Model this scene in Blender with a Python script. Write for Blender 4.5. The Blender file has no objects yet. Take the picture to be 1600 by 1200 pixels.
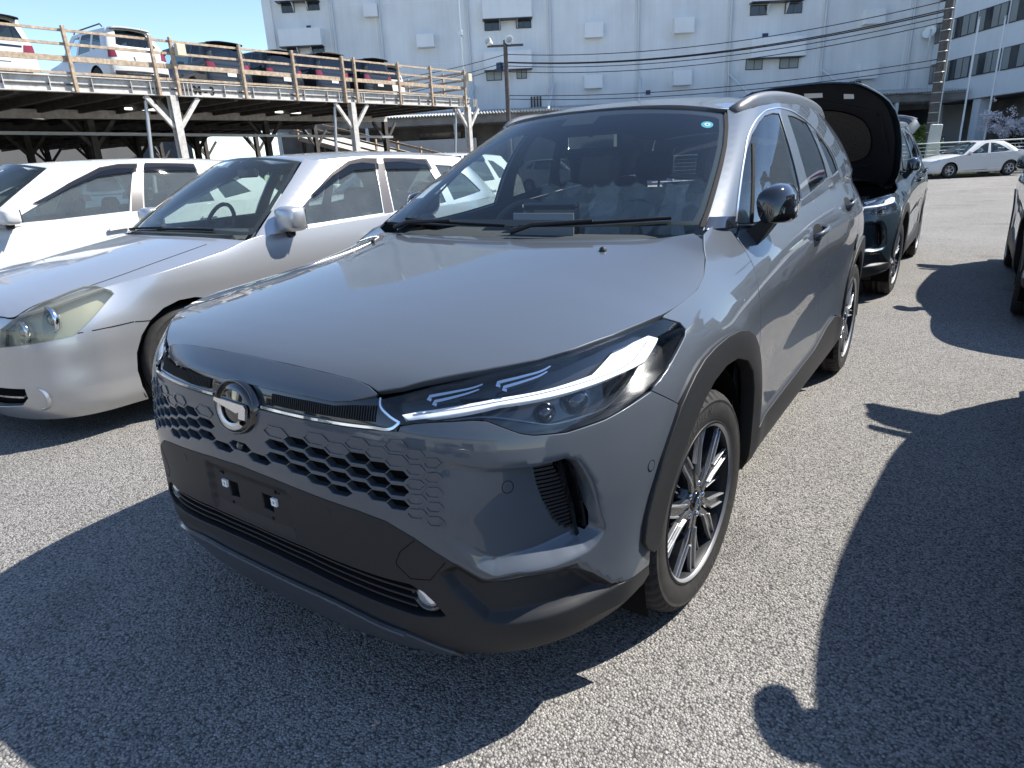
import bpy, bmesh, math, random
import numpy as np
from mathutils import Vector, Matrix, noise
from mathutils.geometry import delaunay_2d_cdt
random.seed(7); RNG=np.random.default_rng(11)
SC=bpy.context.scene
COL=SC.collection
# ---------------------------------------------------------------- camera
CAM=(1.4231,-1.7128,1.3160); YAW,PITCH,ROLL,FPX=0.61864,0.32459,-0.04846,1010.4
def _cam():
    cd=bpy.data.cameras.new('camera'); o=bpy.data.objects.new('camera',cd); COL.objects.link(o)
    cy,sy,cp,sp=math.cos(YAW),math.sin(YAW),math.cos(PITCH),math.sin(PITCH)
    f=Vector((-sy*cp,cy*cp,-sp)); r=Vector((cy,sy,0)); u=r.cross(f)
    cr,sr=math.cos(ROLL),math.sin(ROLL)
    r2=r*cr+u*sr; u2=u*cr-r*sr
    m=Matrix((r2,u2,-f)).transposed().to_4x4(); m.translation=CAM
    o.matrix_world=m
    cd.sensor_width=36; cd.sensor_fit='HORIZONTAL'; cd.lens=FPX/1600*36; cd.clip_start=.05; cd.clip_end=900
    SC.camera=o
_cam()
# ---------------------------------------------------------------- sky and sun
SUN=Vector((.60,.68,1.0)).normalized()
SUN_EL=math.asin(SUN.z); SUN_AZ=math.atan2(SUN.x,SUN.y)
def _world():
    w=bpy.data.worlds.new('World'); SC.world=w; w.use_nodes=True; n=w.node_tree.nodes; n.clear()
    s=n.new('ShaderNodeTexSky'); s.sky_type='NISHITA'; s.sun_disc=False; s.sun_elevation=SUN_EL; s.sun_rotation=SUN_AZ
    s.air_density=1.0; s.dust_density=.15; s.ozone_density=1.6; s.altitude=1400
    b=n.new('ShaderNodeBackground'); b.inputs['Strength'].default_value=.14
    o=n.new('ShaderNodeOutputWorld'); w.node_tree.links.new(s.outputs[0],b.inputs[0]); w.node_tree.links.new(b.outputs[0],o.inputs[0])
_world()
def _sun():
    l=bpy.data.lights.new('sun','SUN'); l.energy=5.0; l.angle=math.radians(.53); l.color=(1,.955,.88)
    o=bpy.data.objects.new('sun',l); COL.objects.link(o); o.location=SUN*60
    o.rotation_euler=SUN.to_track_quat('Z','Y').to_euler()
_sun()
SC.view_settings.view_transform='Standard'; SC.view_settings.look='None'; SC.view_settings.exposure=.92; SC.view_settings.gamma=1
SC.render.engine='CYCLES'; SC.cycles.use_denoising=True; SC.cycles.max_bounces=8; SC.cycles.transparent_max_bounces=14
SC.cycles.transmission_bounces=6; SC.cycles.glossy_bounces=5; SC.cycles.sample_clamp_indirect=6; SC.cycles.caustics_refractive=False; SC.cycles.caustics_reflective=False
# camera-aligned site axes of the buildings behind the lot
ER=Vector((math.cos(YAW),math.sin(YAW),0)); EF=Vector((-math.sin(YAW),math.cos(YAW),0))
def site(a,b,z=0.): return Vector((CAM[0],CAM[1],0))+ER*a+EF*b+Vector((0,0,z))
SITE_ROT=YAW
# ---- numeric helpers -------------------------------------------------
def _tang(t,p):
    # Catmull-Rom style tangents on uneven knots
    n=len(t); h=np.diff(t); d=np.diff(p,axis=0)/h.reshape(-1,*([1]*(p.ndim-1)))
    m=np.zeros_like(p); sh=(-1,)+(1,)*(p.ndim-1)
    if n==2: m[:]=d[0]; return m
    w0=h[1:].reshape(sh); w1=h[:-1].reshape(sh)
    m[1:-1]=(d[:-1]*w0+d[1:]*w1)/(w0+w1); m[0]=d[0]*1.5-m[1]*.5; m[-1]=d[-1]*1.5-m[-2]*.5
    return m
def spline(t,p,x,m=None):
    t=np.asarray(t,float);p=np.asarray(p,float);x=np.asarray(x,float)
    if m is None:m=_tang(t,p)
    i=np.clip(np.searchsorted(t,x)-1,0,len(t)-2); h=t[i+1]-t[i]; s=(x-t[i])/h
    sh=s.shape+(1,)*(p.ndim-1); s=s.reshape(sh);h=h.reshape(sh)
    lo=s<0; hi=s>1
    a=2*s**3-3*s**2+1;b=s**3-2*s**2+s;c=-2*s**3+3*s**2;d=s**3-s**2
    r=a*p[i]+b*h*m[i]+c*p[i+1]+d*h*m[i+1]
    r=np.where(lo,p[i]+m[i]*h*s,r); r=np.where(hi,p[i+1]+m[i+1]*h*(s-1),r)
    return r
class Tab:
    """bicubic table f(a,b) on uneven knots"""
    def __init__(s,A,B,V): s.A=np.array(A,float);s.B=np.array(B,float);s.V=np.array(V,float);s.mA=_tang(s.A,s.V)
    def __call__(s,a,b):
        a=np.asarray(a,float);b=np.asarray(b,float)
        row=spline(s.A,s.V,a,s.mA)          # (...,nB)
        t=s.B;i=np.clip(np.searchsorted(t,b)-1,0,len(t)-2)
        h=np.diff(t); d=np.diff(row,axis=-1)/h; m=np.zeros_like(row)
        m[...,1:-1]=(d[...,:-1]*h[1:]+d[...,1:]*h[:-1])/(h[1:]+h[:-1]); m[...,0]=1.5*d[...,0]-.5*m[...,1]; m[...,-1]=1.5*d[...,-1]-.5*m[...,-2]
        g=lambda q,j:np.take_along_axis(q,j[...,None],-1)[...,0]
        H=t[i+1]-t[i];s_=(b-t[i])/H;s_=np.clip(s_,-.3,1.3)
        return (2*s_**3-3*s_**2+1)*g(row,i)+(s_**3-2*s_**2+s_)*H*g(m,i)+(-2*s_**3+3*s_**2)*g(row,i+1)+(s_**3-s_**2)*H*g(m,i+1)
def seg_dist(P,poly,closed=True):
    """distance of points to polyline, and inside flag"""
    P=np.asarray(P,float);Q=np.asarray(poly,float); B=np.roll(Q,-1,0) if closed else Q[1:]; A=Q if closed else Q[:-1]
    best=np.full(len(P),1e9); ins=np.zeros(len(P),bool)
    for a,b in zip(A,B):
        ab=b-a; t=np.clip(((P-a)@ab)/max(ab@ab,1e-14),0,1); d=np.hypot(*(P-a-t[:,None]*ab).T); best=np.minimum(best,d)
        if closed:
            c=((a[1]>P[:,1])!=(b[1]>P[:,1])); 
            if a[1]!=b[1]: ins^=c&(P[:,0]<(b[0]-a[0])*(P[:,1]-a[1])/(b[1]-a[1])+a[0])
    return best,ins
def smooth(x): x=np.clip(x,0,1); return x*x*(3-2*x)
# ---- patches ---------------------------------------------------------
class Wrap:
    """body skin running round the car: (u along plan curve, z)"""
    def __init__(s,plan,ust,zrows,inset,feats=()):
        p=np.array(plan,float); l=np.r_[0,np.cumsum(np.hypot(*np.diff(p,axis=0).T))]
        s.l=l;s.p=p;s.m=_tang(l,p); s.m[0]=[np.hypot(*s.m[0]),0]; s.m[-1]=[-np.hypot(*s.m[-1]),0]
        s.L=l[-1]; s.tab=Tab([s.u_of(q) for q in ust],zrows,inset); s.feats=list(feats)
    def u_of(s,q):
        """station given as ('x',v) front part, ('y',v) flank, ('r',v) rear part, or number"""
        if not isinstance(q,tuple): return q
        uu=np.linspace(0,s.L,4000); P=spline(s.l,s.p,uu,s.m); k,v=q
        n=len(uu)
        if k=='x': sel=uu<np.interp(.0,[0],[0])+uu[np.argmax(P[:,0])]; return uu[sel][np.argmin(abs(P[sel,0]-v))]
        if k=='r': i=np.argmax(P[:,0]); return uu[i:][np.argmin(abs(P[i:,0]-v))]
        return uu[np.argmin(abs(P[:,1]-v))]
    def plan(s,u):
        P=spline(s.l,s.p,u,s.m); e=1e-3; T=spline(s.l,s.p,u+e,s.m)-spline(s.l,s.p,u-e,s.m); T/=np.linalg.norm(T,axis=-1,keepdims=True)
        return P,np.stack([T[...,1],-T[...,0]],-1)
    def __call__(s,u,z,feats=True):
        u=np.asarray(u,float);z=np.asarray(z,float); P,N=s.plan(u); d=s.tab(u,z)
        if feats:
            for f in s.feats: d=d+f(u,z)
        q=P-N*d[...,None]; return np.concatenate([q,z[...,None]],-1)
class Height:
    def __init__(s,f): s.f=f
    def __call__(s,x,y): x=np.asarray(x,float);y=np.asarray(y,float); return np.stack([x,y,s.f(x,y)],-1)
class Ring:
    """glasshouse: (u station, t from belt 0 to roof 1)"""
    def __init__(s,U,B,T,bulge): s.U=np.array(U,float);s.B=np.array(B,float);s.T=np.array(T,float);s.b=np.array(bulge,float);s.mB=_tang(s.U,s.B);s.mT=_tang(s.U,s.T)
    def __call__(s,u,t):
        u=np.asarray(u,float);t=np.asarray(t,float)
        b=spline(s.U,s.B,u,s.mB);q=spline(s.U,s.T,u,s.mT); e=1e-3
        r=b+(q-b)*t[...,None]
        tu=spline(s.U,s.B+s.T,u+e,s.mB+s.mT)-spline(s.U,s.B+s.T,u-e,s.mB+s.mT); n=np.cross(tu,q-b); n/=np.linalg.norm(n,axis=-1,keepdims=True)+1e-12
        k=np.interp(u,s.U,s.b)*4*t*(1-t)
        return r+n*k[...,None]
def normals(S,a,b,e=1.5e-3):
    n=np.cross(S(a+e,b)-S(a-e,b),S(a,b+e)-S(a,b-e)); return n/(np.linalg.norm(n,axis=-1,keepdims=True)+1e-15)
# ---------------------------------------------------------------- object helpers
def tag(o,label=None,cat=None,group=None,kind=None):
    if label:o['label']=label
    if cat:o['category']=cat
    if group:o['group']=group
    if kind:o['kind']=kind
    return o
def thing(name,label,cat,loc=(0,0,0),rotz=0.,group=None,parent=None):
    o=bpy.data.objects.new(name,None); COL.objects.link(o); o.location=loc; o.rotation_euler=(0,0,rotz); o.empty_display_size=.2
    return tag(o,label,cat,group)
def link(name,me,mat=None,parent=None):
    o=bpy.data.objects.new(name,me); COL.objects.link(o)
    if mat is not None and not me.materials: me.materials.append(mat)
    if parent is not None:o.parent=parent
    return o
def tree_copy(o,parent=None,sub=None):
    """copy a thing with its parts and sub-parts; sub maps material -> material"""
    c=o.copy(); COL.objects.link(c); c.parent=parent
    if sub and o.data is not None and o.type=='MESH':
        for i,sl in enumerate(c.material_slots):
            if sl.material in sub:
                sl.link='OBJECT'; sl.material=sub[o.data.materials[i]]
    for ch in list(o.children): tree_copy(ch,c,sub)
    return c
def mesh(name,V,F,smooth=False,nrm=None):
    me=bpy.data.meshes.new(name); me.from_pydata([tuple(map(float,v)) for v in V],[],[tuple(map(int,f)) for f in F])
    if smooth or nrm is not None:
        me.polygons.foreach_set('use_smooth',[True]*len(me.polygons))
    me.update()
    if nrm is not None: me.normals_split_custom_set_from_vertices([tuple(map(float,v)) for v in nrm])
    return me
class MB:
    """collects boxes, bars, tubes into one mesh"""
    def __init__(s): s.V=[];s.F=[];s.S=[]
    def add(s,V,F,smooth=False):
        b=len(s.V); s.V+=[tuple(v) for v in V]; s.F+=[tuple(i+b for i in f) for f in F]; s.S+=[smooth]*len(F); return s
    def box(s,x0,y0,z0,x1,y1,z1,M=None):
        V=[(x,y,z) for z in(z0,z1) for y in(y0,y1) for x in(x0,x1)]
        if M is not None: V=[M@Vector(v) for v in V]
        return s.add(V,[(0,2,3,1),(4,5,7,6),(0,1,5,4),(2,6,7,3),(0,4,6,2),(1,3,7,5)])
    def bbox(s,x0,y0,z0,x1,y1,z1,b=.01,M=None):
        """box with chamfered edges"""
        V=[];
        for (ax) in range(3):
            for sz in(0,1):
                for sy in(0,1):
                    for sx in(0,1):
                        p=[x1 if sx else x0,y1 if sy else y0,z1 if sz else z0]; q=[1 if k else -1 for k in(sx,sy,sz)]
                        for i in range(3):
                            if i!=ax: p[i]-=q[i]*b
                        V.append(Vector(p))
        def i(ax,sx,sy,sz): return ax*8+sz*4+sy*2+sx
        F=[]
        for ax in range(3):
            for sd in(0,1):
                o=[k for k in range(3) if k!=ax]; qs=[]
                for a,b_ in((0,0),(1,0),(1,1),(0,1)):
                    k=[0,0,0];k[ax]=sd;k[o[0]]=a;k[o[1]]=b_; qs.append(i(ax,*k))
                F.append(qs)
        for ax in range(3):
            o=[k for k in range(3) if k!=ax]
            for a in(0,1):
                for b_ in(0,1):
                    q=[]
                    for (pa,e) in((o[0],0),(o[0],1),(o[1],1),(o[1],0)):
                        k=[0,0,0];k[ax]=e;k[o[0]]=a;k[o[1]]=b_;q.append(i(pa,*k))
                    F.append(q)
        for sx in(0,1):
            for sy in(0,1):
                for sz in(0,1): F.append([i(a,sx,sy,sz) for a in range(3)])
        c=(Vector((x0,y0,z0))+Vector((x1,y1,z1)))/2; G=[]
        for f in F:
            n=(V[f[1]]-V[f[0]]).cross(V[f[2]]-V[f[0]]); m=sum((V[k] for k in f),Vector())/len(f)-c
            G.append(f if n.dot(m)>=0 else f[::-1])
        if M is not None:V=[M@v for v in V]
        return s.add(V,G)
    def tube(s,pts,r,n=8,caps=True,smooth=True,closed=False):
        P=[Vector(p) for p in pts]; k=len(P); R_=r if hasattr(r,'__len__') else [r]*k; V=[]
        for i in range(k):
            if closed: t=(P[(i+1)%k]-P[i-1])
            else: t=P[min(i+1,k-1)]-P[max(i-1,0)]
            t.normalize(); a=Vector((0,0,1)) if abs(t.z)<.9 else Vector((1,0,0)); x=t.cross(a).normalized(); y=t.cross(x)
            for j in range(n):
                w=2*math.pi*j/n; V.append(P[i]+(x*math.cos(w)+y*math.sin(w))*R_[i])
        F=[]
        for i in range(k if closed else k-1):
            i2=(i+1)%k
            for j in range(n): F.append((i*n+j,i2*n+j,i2*n+(j+1)%n,i*n+(j+1)%n)[::-1])
        s.add(V,F,smooth)
        if caps and not closed: s.add([V[j] for j in range(n)],[tuple(range(n))]); s.add([V[(k-1)*n+j] for j in range(n)],[tuple(range(n))[::-1]])
        return s
    def bar(s,a,b,w,h,up=(0,0,1)):
        a,b=Vector(a),Vector(b); t=(b-a).normalized(); u=Vector(up); x=t.cross(u)
        if x.length<1e-4: x=t.cross(Vector((1,0,0)))
        x.normalize(); y=x.cross(t); V=[]
        for p in(a,b):
            for i,j in((-1,-1),(1,-1),(1,1),(-1,1)): V.append(p+x*(w/2*i)+y*(h/2*j))
        return s.add(V,[(0,1,2,3),(7,6,5,4),(0,4,5,1),(1,5,6,2),(2,6,7,3),(3,7,4,0)])
    def lathe(s,prof,n=32,M=None,axis='x',smooth=True,close=False):
        """prof: (r,a) about an axis; a along the axis"""
        V=[]
        for r,a in prof:
            for j in range(n):
                w=2*math.pi*j/n; c_,s_=r*math.cos(w),r*math.sin(w)
                v=Vector((a,c_,s_)) if axis=='x' else (Vector((c_,a,s_)) if axis=='y' else Vector((c_,s_,a)))
                V.append(M@v if M is not None else v)
        k=len(prof);F=[]
        for i in range(k if close else k-1):
            for j in range(n): F.append((i*n+j,((i+1)%k)*n+j,((i+1)%k)*n+(j+1)%n,i*n+(j+1)%n))
        return s.add(V,F,smooth)
    def prism(s,poly,z0,z1,M=None):
        """polygon in (x,y) extruded z0..z1"""
        n=len(poly); V=[(p[0],p[1],z0) for p in poly]+[(p[0],p[1],z1) for p in poly]
        if M is not None: V=[M@Vector(v) for v in V]
        F=[tuple(range(n))[::-1],tuple(range(n,2*n))]+[(i,(i+1)%n,n+(i+1)%n,n+i) for i in range(n)]
        return s.add(V,F)
    def build(s,name,mat,parent=None,fix=True):
        me=bpy.data.meshes.new(name); me.from_pydata([tuple(v) for v in s.V],[],s.F)
        me.polygons.foreach_set('use_smooth',s.S); me.update()
        if fix:
            bm=bmesh.new(); bm.from_mesh(me); bmesh.ops.recalc_face_normals(bm,faces=bm.faces); bm.to_mesh(me); bm.free()
        return link(name,me,mat,parent)
# ---------------------------------------------------------------- cut panels from patches
def crv(pts,n=6):
    """smooth open curve through points"""
    p=np.array(pts,float); l=np.r_[0,np.cumsum(np.maximum(np.hypot(*np.diff(p,axis=0).T),1e-6))]
    x=np.concatenate([np.linspace(l[i],l[i+1],n,endpoint=False) for i in range(len(l)-1)]+[[l[-1]]])
    return [tuple(q) for q in spline(l,p,x)]
def loopcrv(pts,n=5):
    p=list(pts); m=len(p); q=np.array(p[-2:]+p+p[:3],float); l=np.r_[0,np.cumsum(np.maximum(np.hypot(*np.diff(q,axis=0).T),1e-6))]
    x=np.concatenate([np.linspace(l[i],l[i+1],n,endpoint=False) for i in range(2,2+m)]); return [tuple(v) for v in spline(l,q,x)]
def resamp(poly,res):
    out=[]; k=len(poly)
    for i in range(k):
        a=np.array(poly[i],float);b=np.array(poly[(i+1)%k],float); d=np.hypot(*(b-a))
        if d<1e-5: continue
        m=max(1,int(math.ceil(d/res)))
        for j in range(m): out.append(a+(b-a)*j/m)
    return np.array(out)
def circ2(c,r,n=20,ry=None): return [(c[0]+r*math.cos(2*math.pi*i/n),c[1]+(ry or r)*math.sin(2*math.pi*i/n)) for i in range(n)]
def cut(outline,holes=(),res=.03,mesh_scale=(1,1),extra=None):
    """triangulate polygon with holes; returns points, triangles, boundary loops"""
    sc=np.array(mesh_scale,float)
    L=[resamp([np.array(p)*sc for p in outline],res)]+[resamp([np.array(p)*sc for p in h],res) for h in holes]
    P=np.concatenate(L); E=[];b=0;loops=[]
    for q in L:
        k=len(q); E+=[(b+i,b+(i+1)%k) for i in range(k)]; loops.append(np.arange(b,b+k)); b+=k
    lo,hi=P.min(0),P.max(0)
    gx=np.arange(lo[0]+res*.5,hi[0],res); gy=np.arange(lo[1]+res*.5,hi[1],res*.87)
    if len(gx) and len(gy):
        X,Y=np.meshgrid(gx,gy); X=X+(np.arange(len(gy))%2)[:,None]*res*.5; G=np.stack([X.ravel(),Y.ravel()],-1)
        d,i_=seg_dist(G,L[0]); ok=i_&(d>res*.45)
        for h in L[1:]:
            d,i_=seg_dist(G,h); ok&=~i_&(d>res*.45)
        G=G[ok]
        if extra is not None and len(extra):
            X=np.asarray(extra,float)*sc; d,i_=seg_dist(X,L[0]); k=i_&(d>.003)
            for h in L[1:]:
                d,i_=seg_dist(X,h); k&=~i_&(d>.003)
            X=X[k]; far=np.array([((X-g)**2).sum(1).min()>(.007**2) for g in G]) if len(X) and len(G) else np.ones(len(G),bool)
            G=np.concatenate([G[far],X])
        P=np.concatenate([P,G])
    r=delaunay_2d_cdt([Vector(p) for p in P],E,[],0,1e-7)
    Q=np.array([v[:] for v in r[0]]); T=np.array([t for t in r[2] if len(t)==3],int)
    cen=Q[T].mean(1); d,ok=seg_dist(cen,L[0]); ok&=d>1e-7
    for h in L[1:]: ok&=~seg_dist(cen,h)[1]
    T=T[ok]
    a=Q[T]; ar=(a[:,1,0]-a[:,0,0])*(a[:,2,1]-a[:,0,1])-(a[:,1,1]-a[:,0,1])*(a[:,2,0]-a[:,0,0]); T[ar<0]=T[ar<0][:,::-1]; T=T[abs(ar)>1e-10]
    # boundary loops by position (cdt may merge points)
    idx=[]
    for q in L:
        d=((Q[None,:,:]-q[:,None,:])**2).sum(-1); idx.append(d.argmin(1))
    return Q/sc,T,idx
def skin(S,outline,holes=(),res=.03,extra=None,flange=.012,hflange=None,off=0.,lip=.0015,mirror=False,mesh_scale=(1,1),flip=False,back=False):
    """panel geometry on patch S -> V,F,N"""
    Q,T,loops=cut(outline,holes,res,mesh_scale,extra); a,b=Q[:,0],Q[:,1]
    N=normals(S,a,b)*(-1 if flip else 1); V=S(a,b)+N*off
    VV=[V];NN=[N];F=[T[:, ::-1] if flip else T]; base=len(V)
    for li,ix in enumerate(loops):
        dep=flange if li==0 else (hflange if hflange is not None else flange)
        if not dep: continue
        ix=np.array([i for k,i in enumerate(ix) if i!=ix[k-1]]); k=len(ix)
        if k<3: continue
        p=V[ix]; n=N[ix]; tg=np.roll(p,-1,0)-np.roll(p,1,0); tg/=np.linalg.norm(tg,axis=1,keepdims=True)+1e-12
        q2=Q[ix]; area=np.sum(q2[:,0]*np.roll(q2[:,1],-1)-np.roll(q2[:,0],-1)*q2[:,1]); s=1 if area>0 else -1
        o=np.cross(tg,n)*s*(-1 if flip else 1)
        if li>0:o=-o
        r0=p; n0=n
        r1=p+o*lip-n*lip; n1=(o+n)/math.sqrt(2)
        r2=p+o*lip*1.3-n*lip*3; r3=p+o*lip*1.3-n*dep
        VV+=[r0,r1,r2,r3]; NN+=[n0,n1,o,o]
        fw=(s>0)!=(li>0)
        if flip:fw=not fw
        for lay in range(3):
            A=base+lay*k+np.arange(k);B=base+lay*k+(np.arange(k)+1)%k;C=B+k;D=A+k
            # orientation along increasing index is ccw for outer positive loop
            qd=np.stack([A,D,C,B],1) if fw else np.stack([A,B,C,D],1)
            F.append(np.concatenate([qd[:,[0,1,2]],qd[:,[0,2,3]]]))
        base+=4*k
    V=np.concatenate(VV);N=np.concatenate(NN);F=np.concatenate(F)
    if mirror: V=V*[-1,1,1];N=N*[-1,1,1];F=F[:,::-1]
    return V,F,N
def panel(name,S,outline,mat,parent,side=1,**k):
    """side: 1 left only, -1 right (mirrored) only"""
    V,F,N=skin(S,outline,mirror=(side<0),**k); return link(name,mesh(name,V,F,nrm=N),mat,parent)
def both(name,S,outline,mat,parent,**k):
    V,F,N=skin(S,outline,**k)
    a=link(name,mesh(name,V,F,nrm=N),mat,parent); b=link(name,mesh(name,V*[-1,1,1],F[:,::-1],nrm=N*[-1,1,1]),mat,parent); return a,b
def isolines(poly,offs,step=.008):
    q=resamp(poly,step); t=np.roll(q,-1,0)-np.roll(q,1,0); t/=np.linalg.norm(t,axis=1,keepdims=True); n=np.stack([-t[:,1],t[:,0]],-1)
    A=np.sum(q[:,0]*np.roll(q[:,1],-1)-np.roll(q[:,0],-1)*q[:,1]); n=n if A>0 else -n; out=[]
    for o in offs:
        c=q+n*o; d,i=seg_dist(c,poly); ok=(np.abs(d-abs(o))<.0015)&(i==(o>0)) if o else np.ones(len(c),bool); out.append(c[ok])
    out=np.concatenate(out); return np.concatenate([out,out*[-1,1]])
def sym(half):
    """outline given for x>=0 from front axis to axis, completed by its mirror"""
    h=[tuple(p) for p in half]; m=[(-p[0],p[1]) for p in h[::-1]]
    if abs(h[-1][0])<1e-9:m=m[1:]
    if abs(h[0][0])<1e-9:m=m[:-1]
    return h+m
# ---------------------------------------------------------------- materials
def mat(name,col=(.5,.5,.5),rough=.5,metal=0.,coat=0.,spec=.5,alpha=1.,emit=None,es=1.,coatr=.02,trans=0.,ior=1.5):
    m=bpy.data.materials.new(name); m.use_nodes=True; b=m.node_tree.nodes['Principled BSDF']
    b.inputs['Base Color'].default_value=(*col,1); b.inputs['Roughness'].default_value=rough; b.inputs['Metallic'].default_value=metal
    b.inputs['Coat Weight'].default_value=coat; b.inputs['Coat Roughness'].default_value=coatr; b.inputs['Specular IOR Level'].default_value=spec
    b.inputs['Alpha'].default_value=alpha; b.inputs['Transmission Weight'].default_value=trans; b.inputs['IOR'].default_value=ior
    if emit: b.inputs['Emission Color'].default_value=(*emit,1); b.inputs['Emission Strength'].default_value=es
    return m
def nodes(m): return m.node_tree.nodes,m.node_tree.links,m.node_tree.nodes['Principled BSDF']
def grain(m,scale=60,amt=.15,bump=.0,dist=.002,detail=4,rough=None,coord='Object',sx=(1,1,1),blot=None):
    """vary base colour with noise, and bump"""
    n,l,b=nodes(m); tc=n.new('ShaderNodeTexCoord'); mp=n.new('ShaderNodeMapping'); mp.inputs['Scale'].default_value=sx; l.new(tc.outputs[coord],mp.inputs[0])
    no=n.new('ShaderNodeTexNoise'); no.inputs['Scale'].default_value=scale; no.inputs['Detail'].default_value=detail; l.new(mp.outputs[0],no.inputs['Vector'])
    c=np.array(b.inputs['Base Color'].default_value[:3]); r=n.new('ShaderNodeValToRGB'); e=r.color_ramp.elements
    e[0].position=.3;e[1].position=.7; e[0].color=(*(c*(1-amt)),1); e[1].color=(*np.minimum(c*(1+amt),1),1); l.new(no.outputs[0],r.inputs[0])
    out=r.outputs[0]
    if blot:
        n2=n.new('ShaderNodeTexNoise'); n2.inputs['Scale'].default_value=blot[0]; n2.inputs['Detail'].default_value=6; n2.inputs['Roughness'].default_value=.65; l.new(mp.outputs[0],n2.inputs['Vector'])
        r2=n.new('ShaderNodeValToRGB'); r2.color_ramp.elements[0].position=.42; r2.color_ramp.elements[1].position=.72; l.new(n2.outputs[0],r2.inputs[0])
        mx=n.new('ShaderNodeMixRGB'); mx.inputs[2].default_value=(*blot[1],1); l.new(r2.outputs[0],mx.inputs[0]); l.new(out,mx.inputs[1]); out=mx.outputs[0]
    l.new(out,b.inputs['Base Color'])
    if bump:
        bp=n.new('ShaderNodeBump'); bp.inputs['Strength'].default_value=bump; bp.inputs['Distance'].default_value=dist; l.new(no.outputs[0],bp.inputs['Height']); l.new(bp.outputs[0],b.inputs['Normal'])
    if rough:
        mr=n.new('ShaderNodeMapRange'); mr.inputs['To Min'].default_value=rough[0]; mr.inputs['To Max'].default_value=rough[1]; l.new(no.outputs[0],mr.inputs[0]); l.new(mr.outputs[0],b.inputs['Roughness'])
    return m
def car_paint(name,col,metal=.0,rough=.42,flake=.0,dust=.05):
    m=mat(name,col,rough,metal,coat=1.,coatr=.015,spec=.06); n,l,b=nodes(m); tc=n.new('ShaderNodeTexCoord')
    if flake:
        v=n.new('ShaderNodeTexVoronoi'); v.inputs['Scale'].default_value=1500; l.new(tc.outputs['Object'],v.inputs['Vector'])
        mx=n.new('ShaderNodeMixRGB'); mx.blend_type='MULTIPLY'; mx.inputs[0].default_value=flake; mx.inputs[1].default_value=(*col,1); l.new(v.outputs['Color'],mx.inputs[2]); l.new(mx.outputs[0],b.inputs['Base Color'])
    no=n.new('ShaderNodeTexNoise'); no.inputs['Scale'].default_value=9; no.inputs['Detail'].default_value=7; no.inputs['Roughness'].default_value=.7; l.new(tc.outputs['Object'],no.inputs['Vector'])
    mr=n.new('ShaderNodeMapRange'); mr.inputs['From Min'].default_value=.35; mr.inputs['From Max'].default_value=.8; mr.inputs['To Min'].default_value=.012; mr.inputs['To Max'].default_value=.012+dust; l.new(no.outputs[0],mr.inputs[0]); l.new(mr.outputs[0],b.inputs['Coat Roughness'])
    n2=n.new('ShaderNodeTexNoise'); n2.inputs['Scale'].default_value=5; n2.inputs['Detail'].default_value=1; l.new(tc.outputs['Object'],n2.inputs['Vector'])
    bp=n.new('ShaderNodeBump'); bp.inputs['Strength'].default_value=.06; bp.inputs['Distance'].default_value=.003; l.new(n2.outputs[0],bp.inputs['Height']); l.new(bp.outputs[0],b.inputs['Coat Normal'])
    return m
def glass(name,tint=(.80,.88,.86),dust=0.,dcol=(.45,.50,.48),f0=.075):
    """thin car glass: fresnel reflection over tinted transparency, with a diffuse film for dust and veiling haze"""
    m=bpy.data.materials.new(name); m.use_nodes=True; n=m.node_tree.nodes; l=m.node_tree.links; n.clear()
    t=n.new('ShaderNodeBsdfTransparent'); t.inputs[0].default_value=(*tint,1); g=n.new('ShaderNodeBsdfGlossy'); g.inputs['Roughness'].default_value=.008
    lw=n.new('ShaderNodeLayerWeight'); lw.inputs[0].default_value=.5; pw=n.new('ShaderNodeMath'); pw.operation='POWER'; pw.inputs[1].default_value=5.; l.new(lw.outputs['Facing'],pw.inputs[0])
    f=n.new('ShaderNodeMath'); f.operation='MULTIPLY_ADD'; f.inputs[1].default_value=1-f0; f.inputs[2].default_value=f0; l.new(pw.outputs[0],f.inputs[0]); mx=n.new('ShaderNodeMixShader'); o=n.new('ShaderNodeOutputMaterial')
    base=t.outputs[0]
    if dust:
        d=n.new('ShaderNodeBsdfDiffuse'); d.inputs[0].default_value=(*dcol,1); tr=n.new('ShaderNodeBsdfTranslucent'); tr.inputs[0].default_value=(*dcol,1); ad=n.new('ShaderNodeMixShader'); ad.inputs[0].default_value=.4; l.new(d.outputs[0],ad.inputs[1]); l.new(tr.outputs[0],ad.inputs[2])
        tc=n.new('ShaderNodeTexCoord'); no=n.new('ShaderNodeTexNoise'); no.inputs['Scale'].default_value=3; no.inputs['Detail'].default_value=8; no.inputs['Roughness'].default_value=.7; l.new(tc.outputs['Object'],no.inputs['Vector'])
        mr=n.new('ShaderNodeMapRange'); mr.inputs['From Min'].default_value=.3; mr.inputs['From Max'].default_value=.7; mr.inputs['To Min'].default_value=dust*.7; mr.inputs['To Max'].default_value=dust*1.25; l.new(no.outputs[0],mr.inputs[0])
        m1=n.new('ShaderNodeMixShader'); l.new(mr.outputs[0],m1.inputs[0]); l.new(base,m1.inputs[1]); l.new(ad.outputs[0],m1.inputs[2]); base=m1.outputs[0]
    l.new(f.outputs[0],mx.inputs[0]); l.new(base,mx.inputs[1]); l.new(g.outputs[0],mx.inputs[2]); l.new(mx.outputs[0],o.inputs[0]); return m
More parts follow.
